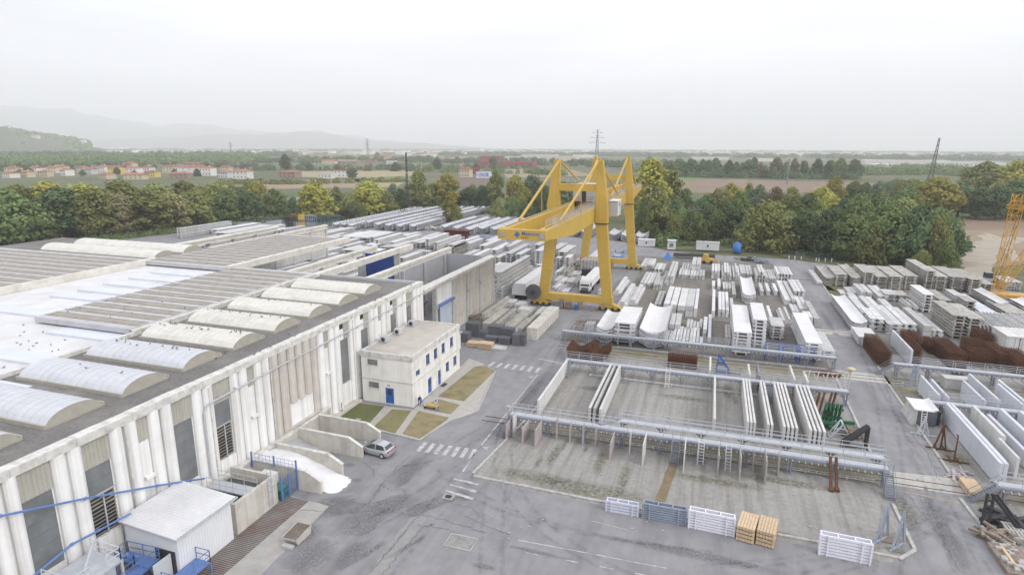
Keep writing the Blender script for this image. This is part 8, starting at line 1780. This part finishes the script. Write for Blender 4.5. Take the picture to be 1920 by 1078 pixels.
a, b = at(831, 447), at(880, 449); mb = MB(); mb.prism([(a.y, 1.2), (a.y+2.2, 1.2), (a.y+2.2, 1.5), (a.y+1.2, 1.6), (a.y+1.2, 2.9), (a.y+2.2, 3.0), (a.y+2.2, 3.3), (a.y, 3.3), (a.y, 3.0), (a.y+1, 2.9), (a.y+1, 1.6), (a.y, 1.5)], a.x, b.x, 'x'); mb.box(a.x+1, a.x+1.6, a.y+.2, a.y+2, 0, 1.2); mb.box(b.x-1.6, b.x-1, a.y+.2, a.y+2, 0, 1.2); tag(mb.build('steel_girder', mat('red_primer', (.16, .045, .035), (.13, .035, .028), 1), org=a), 'long dark red steel girder lying in front of the curved shells', 'girder')
scrap('scrap_heap', 'big blue grey scrap heap left of the crane sign', 915, 452, 120, 9, 3.0, 'slate', 21, L=(1, 4)); scrap('scrap_heap', 'blue grey scrap strip between shells and slab stacks', 985, 446, 90, 8, 2.4, 'slate', 22, L=(1, 4)); scrap('stone_heap', 'pale rubble heap below the tree among the shells', 815, 430, 70, 5, 1.6, 'stonew', 23, 'rubble', (.5, 1.6), (.3, .7)); scrap('stone_heap', 'pale rubble heap at the corner behind the striped deck', 508, 428, 50, 4, 1.5, 'stonew', 24, 'rubble', (.5, 1.6), (.3, .7))
scrap('scrap_heap', 'brown scrap by the foot of the panel wall', 893, 600, 40, 2.0, 1.4, 'oldwood', 25)
# ------------------------------------------------------------------ yellow lattice boom at the right edge
def boom(mb, p, q, w0, w1, n, th=.12):
    p, q = Vector(p), Vector(q); d = (q-p).normalized(); u = d.cross(Vector((0, 1, 0))).normalized(); v = d.cross(u)
    def C(k, a, b): w_ = w0+(w1-w0)*k/n; return p+(q-p)*k/n+u*a*w_/2+v*b*w_/2
    for k in range(n):
        for a, b in ((-1, -1), (1, -1), (1, 1), (-1, 1)): mb.bar(C(k, a, b), C(k+1, a, b), th)
        for i, ((a, b), (c, e)) in enumerate((((-1, -1), (1, -1)), ((1, -1), (1, 1)), ((1, 1), (-1, 1)), ((-1, 1), (-1, -1)))):
            if (k+i) % 2: mb.bar(C(k, a, b), C(k+1, c, e), th*.65)
            else: mb.bar(C(k, c, e), C(k+1, a, b), th*.65)
            mb.bar(C(k, a, b), C(k, c, e), th*.65)
Yb = at(1868, 562).y; bt = on_plane_y(1868, 545, Yb); tp = on_plane_y(1912, 364, Yb)
lc = thing('lattice_crane', 'yellow lattice boom crane cut by the right edge of the yard', 'crane', (bt.x, Yb, 0))
mb = MB(); boom(mb, bt, tp, 1.6, 1.9, 14); mb.build('mast', M['lattice'], lc)
mb = MB(); e = on_plane_y(1990, 395, Yb); boom(mb, bt+Vector((.6, .5, .2)), e, 1.5, 1.5, 14); mb.build('boom', M['lattice'], lc)
mb = MB(); c = on_plane_y(1890, 386, Yb); boom(mb, on_plane_y(1889, 387, Yb), on_plane_y(1925, 391, Yb), .8, 1.0, 4, .1); mb.bar(on_plane_y(1889, 387, Yb), tp, .15); mb.build('jib_head', M['lattice'], lc)
mb = MB(); mb.box(bt.x-1.5, bt.x+14, Yb-1.6, Yb+1.6, .8, 1.6)
for k in range(16): x = bt.x-1+k; mb.bar((x, Yb-1.65, .8), (x+.6, Yb-1.65, 1.6), .1)
mb.build('base_frame', M['lattice'], lc); mb = MB()
for k in (0, 6, 12): mb.box(bt.x+k-.8, bt.x+k+.8, Yb-2, Yb+2, 0, .8)
mb.build('footing', M['grey'], lc)
mb = MB(); q = on_plane_y(1902, 400, Yb); mb.bar(q+Vector((.8, 0, 0)), (q.x-1.5, Yb, 4), .06); mb.bar(q+Vector((1.3, 0, 0)), (q.x-.9, Yb, 4), .06); mb.build('hoist_rope', M['dark'], lc)
p = at(1851, 535); t = thing('tractor', 'small grey machine parked at the end of the dirt track', 'machine', p); mb = MB(); mb.box(p.x-1.8, p.x+1.8, p.y, p.y+2, .6, 1.8); mb.build('body', M['galv'], t); mb = MB(); mb.box(p.x-.6, p.x+1.2, p.y+.2, p.y+1.8, 1.8, 3.2); mb.build('cab', M['glass'], t)
for k in (-1.2, 1.2): mb = MB(); mb.tube((p.x+k, p.y-.2, .6), (p.x+k, p.y+.2, .6), .6, 12); mb.build('wheel', M['tyre'], t)
# items between rails on the right: kiosk frame and block
p = at(1695, 722); prisms('steel_cradle', 'green grey steel cradle on the verge by the road', 'cradle', p, 'slate', [((-1.2, 0, .1), (2, .4, .1), .25), ((.8, .2, 0), (1.2, .8, 3.0), .3), ((1.6, .2, 0), (1.6, .8, 3.0), .3), ((.9, .5, 2.2), (1.6, .5, 2.2), .2), ((0, 0, .1), (0, 1.2, .1), .2)])
p = at(1770, 728); mb = MB(); mb.box(p.x, p.x+3.4, p.y, p.y+1.6, 0, 1.5); mb.box(p.x-.1, p.x+3.5, p.y-.1, p.y+1.7, 1.5, 1.62); mb.box(p.x+1.1, p.x+1.2, p.y-.03, p.y, 0, 1.5); mb.box(p.x+2.2, p.x+2.3, p.y-.03, p.y, 0, 1.5); tag(mb.build('cable_pit', M['grey'], org=p), 'grey concrete box with a lid beside the right track', 'box')
# ------------------------------------------------------------------ person, trolley and sign at the office
def person(label, px, py, face):
    p = at(px, py); c, s = math.cos(face), math.sin(face)
    def W(x, y, z): return Vector((x*c-y*s, x*s+y*c, z))        # x forward
    t = thing('person', label, 'person', p)
    def skin(name, pts, edges, m, lv=1, root=0):
        me = bpy.data.meshes.new(name); me.from_pydata([tuple(W(*q[:3])) for q in pts], edges, []); o = bpy.data.objects.new(name, me); COL.objects.link(o); o.parent = t
        sk = o.modifiers.new('skin', 'SKIN'); o.modifiers.new('smooth', 'SUBSURF').levels = lv; o.modifiers[-1].render_levels = lv
        for v, q in zip(me.skin_vertices[0].data, pts): v.radius = (q[3], q[3])
        me.skin_vertices[0].data[root].use_root = True; me.materials.append(m); return o
    # bending forward, both arms reaching down to the trolley
    P = [(0, 0, .92, .13), (.16, 0, 1.12, .14), (.34, 0, 1.28, .15), (.44, 0, 1.36, .07), (.52, 0, 1.44, .085), (.58, 0, 1.5, .09),
         (.02, .1, .88, .09), (.06, .11, .5, .065), (-.04, .12, .08, .05), (.1, .12, .05, .045), (.02, -.1, .88, .09), (.0, -.12, .5, .065), (-.12, -.12, .08, .05), (.02, -.12, .05, .045),
         (.34, .19, 1.27, .065), (.48, .22, 1.02, .05), (.62, .18, .84, .036), (.68, .17, .78, .03), (.34, -.19, 1.27, .065), (.48, -.22, 1.02, .05), (.62, -.18, .84, .036), (.68, -.17, .78, .03)]
    E = [(0, 1), (1, 2), (2, 3), (3, 4), (4, 5), (0, 6), (6, 7), (7, 8), (8, 9), (0, 10), (10, 11), (11, 12), (12, 13), (2, 14), (14, 15), (15, 16), (16, 17), (2, 18), (18, 19), (19, 20), (20, 21)]
    for hy, b in ((.17, 17), (-.17, 21)):
        for k, dy in enumerate((-.035, -.012, .012, .035)):
            n = len(P); P += [(.72, hy+dy, .74, .010), (.74, hy+dy, .70-(.01 if k in (1, 2) else 0), .008)]; E += [(b, n), (n, n+1)]
        n = len(P); P += [(.68, hy-.05*(1 if hy > 0 else -1), .75, .011), (.71, hy-.055*(1 if hy > 0 else -1), .72, .009)]; E += [(b, n), (n, n+1)]
    bd = skin('body', P, E, M['navy'])
    hd_ = MB(); q = W(.58, 0, 1.5)
    def ell(mb, c_, rx, ry, rz, n=10):
        V = []; F = []
        for i in range(n+1):
            for j in range(n*2): a, b = math.pi*i/n, math.pi*j/n; v = W(rx*math.sin(a)*math.cos(b), ry*math.sin(a)*math.sin(b), rz*math.cos(a)); V.append(c_+v)
        for i in range(n):
            for j in range(2*n): F.append((i*2*n+j, i*2*n+(j+1) % (2*n), (i+1)*2*n+(j+1) % (2*n), (i+1)*2*n+j))
        mb.add(V, F)
    ell(hd_, p+q+W(.02, 0, .03), .10, .078, .12); ell(hd_, p+q+W(.125, 0, .0), .02, .015, .025, 5)
    for s_ in (-1, 1): ell(hd_, p+q+W(.02, s_*.078, .02), .02, .012, .03, 5)
    hd = smooth(hd_.build('face', M['skin'], t)); e_ = MB()
    for s_ in (-1, 1): ell(e_, p+q+W(.112, s_*.03, .035), .012, .014, .009, 5)
    ell(e_, p+q+W(.108, 0, -.045), .012, .028, .007, 5); e_.build('eyes_and_mouth', M['dark'], hd)
    h_ = MB(); ell(h_, p+q+W(-.005, 0, .07), .105, .085, .1); smooth(h_.build('hair', M['tyre'], t))
    return t
person('person in navy work clothes bending over a trolley at the office corner', 787, 760, -1.0)
p = at(804, 765); t = thing('hand_trolley', 'small yellow and blue hand trolley on the dry grass', 'trolley', p)
mb = MB(); mb.box(p.x-.3, p.x+1.2, p.y-.2, p.y+.5, .25, .5); mb.build('load_box', M['yellow'], t); mb = MB(); mb.bar((p.x-.8, p.y, .15), (p.x+1.3, p.y-.4, .15), .08); mb.bar((p.x-.8, p.y, .15), (p.x-1.1, p.y+.3, .9), .06); mb.bar((p.x+1.3, p.y-.3, .15), (p.x+1.7, p.y-.5, .15), .07); mb.build('frame', M['blue'], t)
for k in (-.4, .9): mb = MB(); mb.tube((p.x+k, p.y-.3, .16), (p.x+k, p.y-.2, .16), .16, 10); mb.build('wheel', M['tyre'], t)
p = at(818, 774); t = thing('road_sign', 'grey post with a small round sign on the lawn corner', 'sign', p); mb = MB(); mb.tube(p, p+Vector((0, 0, 1.9)), .035, 6); mb.build('post', M['galv'], t); mb = MB(); mb.tube(p+Vector((0, -.04, 1.75)), p+Vector((0, -.06, 1.75)), .3, 16); s_ = mb.build('disc', M['bright'], t); mb = MB(); mb.tube(p+Vector((0, -.062, 1.75)), p+Vector((0, -.068, 1.75)), .13, 12); mb.build('symbol', M['dark'], s_); mb = MB(); mb.box(p.x-.35, p.x+.35, p.y-.07, p.y-.03, 1.15, 1.35); mb.build('plate', M['galv'], t)
mb = MB(); mb.tube((-44.0, 62.4, 0), (-44.0, 62.4, 1.5), .05, 6); tag(mb.build('bollard', M['rust'], org=(-44, 62.4, 0)), 'thin rusty bollard in the lawn by the hall', 'bollard')
p = at(671, 787); mb = MB(); mb.box(p.x-.3, p.x+.35, p.y-.25, p.y+.25, .06, .1); tag(mb.build('inspection_cover', M['concrete'], org=p), 'square concrete inspection cover set in the green lawn', 'cover')
p = at(*at(670, 745)[:2]) if False else at(674, 744); mb = MB(); mb.tube(p, p+Vector((0, .6, .3)), .3, 10); mb.tube(p+Vector((.1, .6, .3)), p+Vector((.3, .9, .6)), .2, 8); tag(mb.build('rubbish_bag', M['bright'], org=p), 'white rubbish bag in the gap between hall and office', 'bag')
# ------------------------------------------------------------------ pigeons on the roofs
mb = MB()
def egg(mb, c_, rx, ry, rz, n=5):
    V = []; F = []; m_ = 2*n
    for i in range(n+1):
        for j in range(m_): a, b = math.pi*i/n, math.pi*j/n; V.append((c_[0]+rx*math.sin(a)*math.cos(b), c_[1]+ry*math.sin(a)*math.sin(b), c_[2]+rz*math.cos(a)))
    for i in range(n):
        for j in range(m_): F.append((i*m_+j, i*m_+(j+1) % m_, (i+1)*m_+(j+1) % m_, (i+1)*m_+j))
    mb.add(V, F)
egg(mb, (0, 0, .12), .15, .075, .085); egg(mb, (.13, 0, .24), .045, .04, .05, 4); mb.tube((.08, 0, .15), (.13, 0, .23), .05, 6, .035); mb.bar((-.1, 0, .11), (-.28, 0, .07), .07, .02); mb.bar((.16, 0, .24), (.2, 0, .23), .015); mb.bar((0, .03, 0), (0, .03, .06), .012); mb.bar((0, -.03, 0), (0, -.03, .06), .012)
pg = mb.build('pigeon', M['bird'], org=(0, 0, 0)); rb = random.Random(9); spots = []
def domez(y, i): c = 23.55+6.71*i+2.45; a = (y-c)/2.45; return 12.12+1.28*math.sqrt(max(0, 1-a*a*.96))-.256
for i, n in ((2, 3), (3, 14), (4, 22), (5, 12), (6, 5)):
    for k in range(n): y = 23.55+6.71*i+rb.uniform(2.0, 3.3); spots.append((rb.uniform(-62, -50), y, domez(y, i)+.03, ORD[i]+' skylight from the camera'))
for k in range(16): spots.append((rb.uniform(-64, -47), rb.uniform(44, 66), None, 'gravel roof'))
for k in range(26): spots.append((rb.uniform(-82, -66), rb.uniform(38, 50), 11.87, 'white roof'))
for k in range(10): spots.append((rb.uniform(-80, -66), rb.uniform(52, 62), 12.8, 'striped deck'))
for k in range(12): spots.append((-44.9+rb.uniform(-.2, .2), rb.uniform(40, 85), 12.47, 'facade coping'))
for i, (x, y, z, w_) in enumerate(spots):
    if z is None:
        if any(23.4+6.71*q < y < 28.7+6.71*q for q in range(9)) and -63 < x < -49: y = 23.55+6.71*round((y-29.3)/6.71)+5.85
        z = 11.96
    o = pg if i == 0 else pg.copy()
    if i: COL.objects.link(o)
    o.location = (x, y, z); o.rotation_euler = (0, 0, rb.uniform(0, 6.28)); s = rb.uniform(.65, .85); o.scale = (s, s, s); tag(o, 'dark pigeon sitting on the %s' % w_, 'bird', 'pigeons on the '+w_)
# small clutter on the yard: cones, litter and pebbles beside kerbs
lt = MB(); rn = random.Random(12)
for i in range(260):
    px, py = rn.choice(((rn.uniform(900, 1650), rn.uniform(880, 1010)), (rn.uniform(1700, 1900), rn.uniform(800, 950)), (rn.uniform(1010, 1400), rn.uniform(700, 790)))); p = at(px, py); s = rn.uniform(.04, .11); lt.box(p.x-s, p.x+s, p.y-s*.7, p.y+s*.7, .0, s)
tag(lt.build('pebbles', M['stonew']), 'loose pale pebbles and crumbs on the gravel pads', 'pebbles', None, 'stuff')
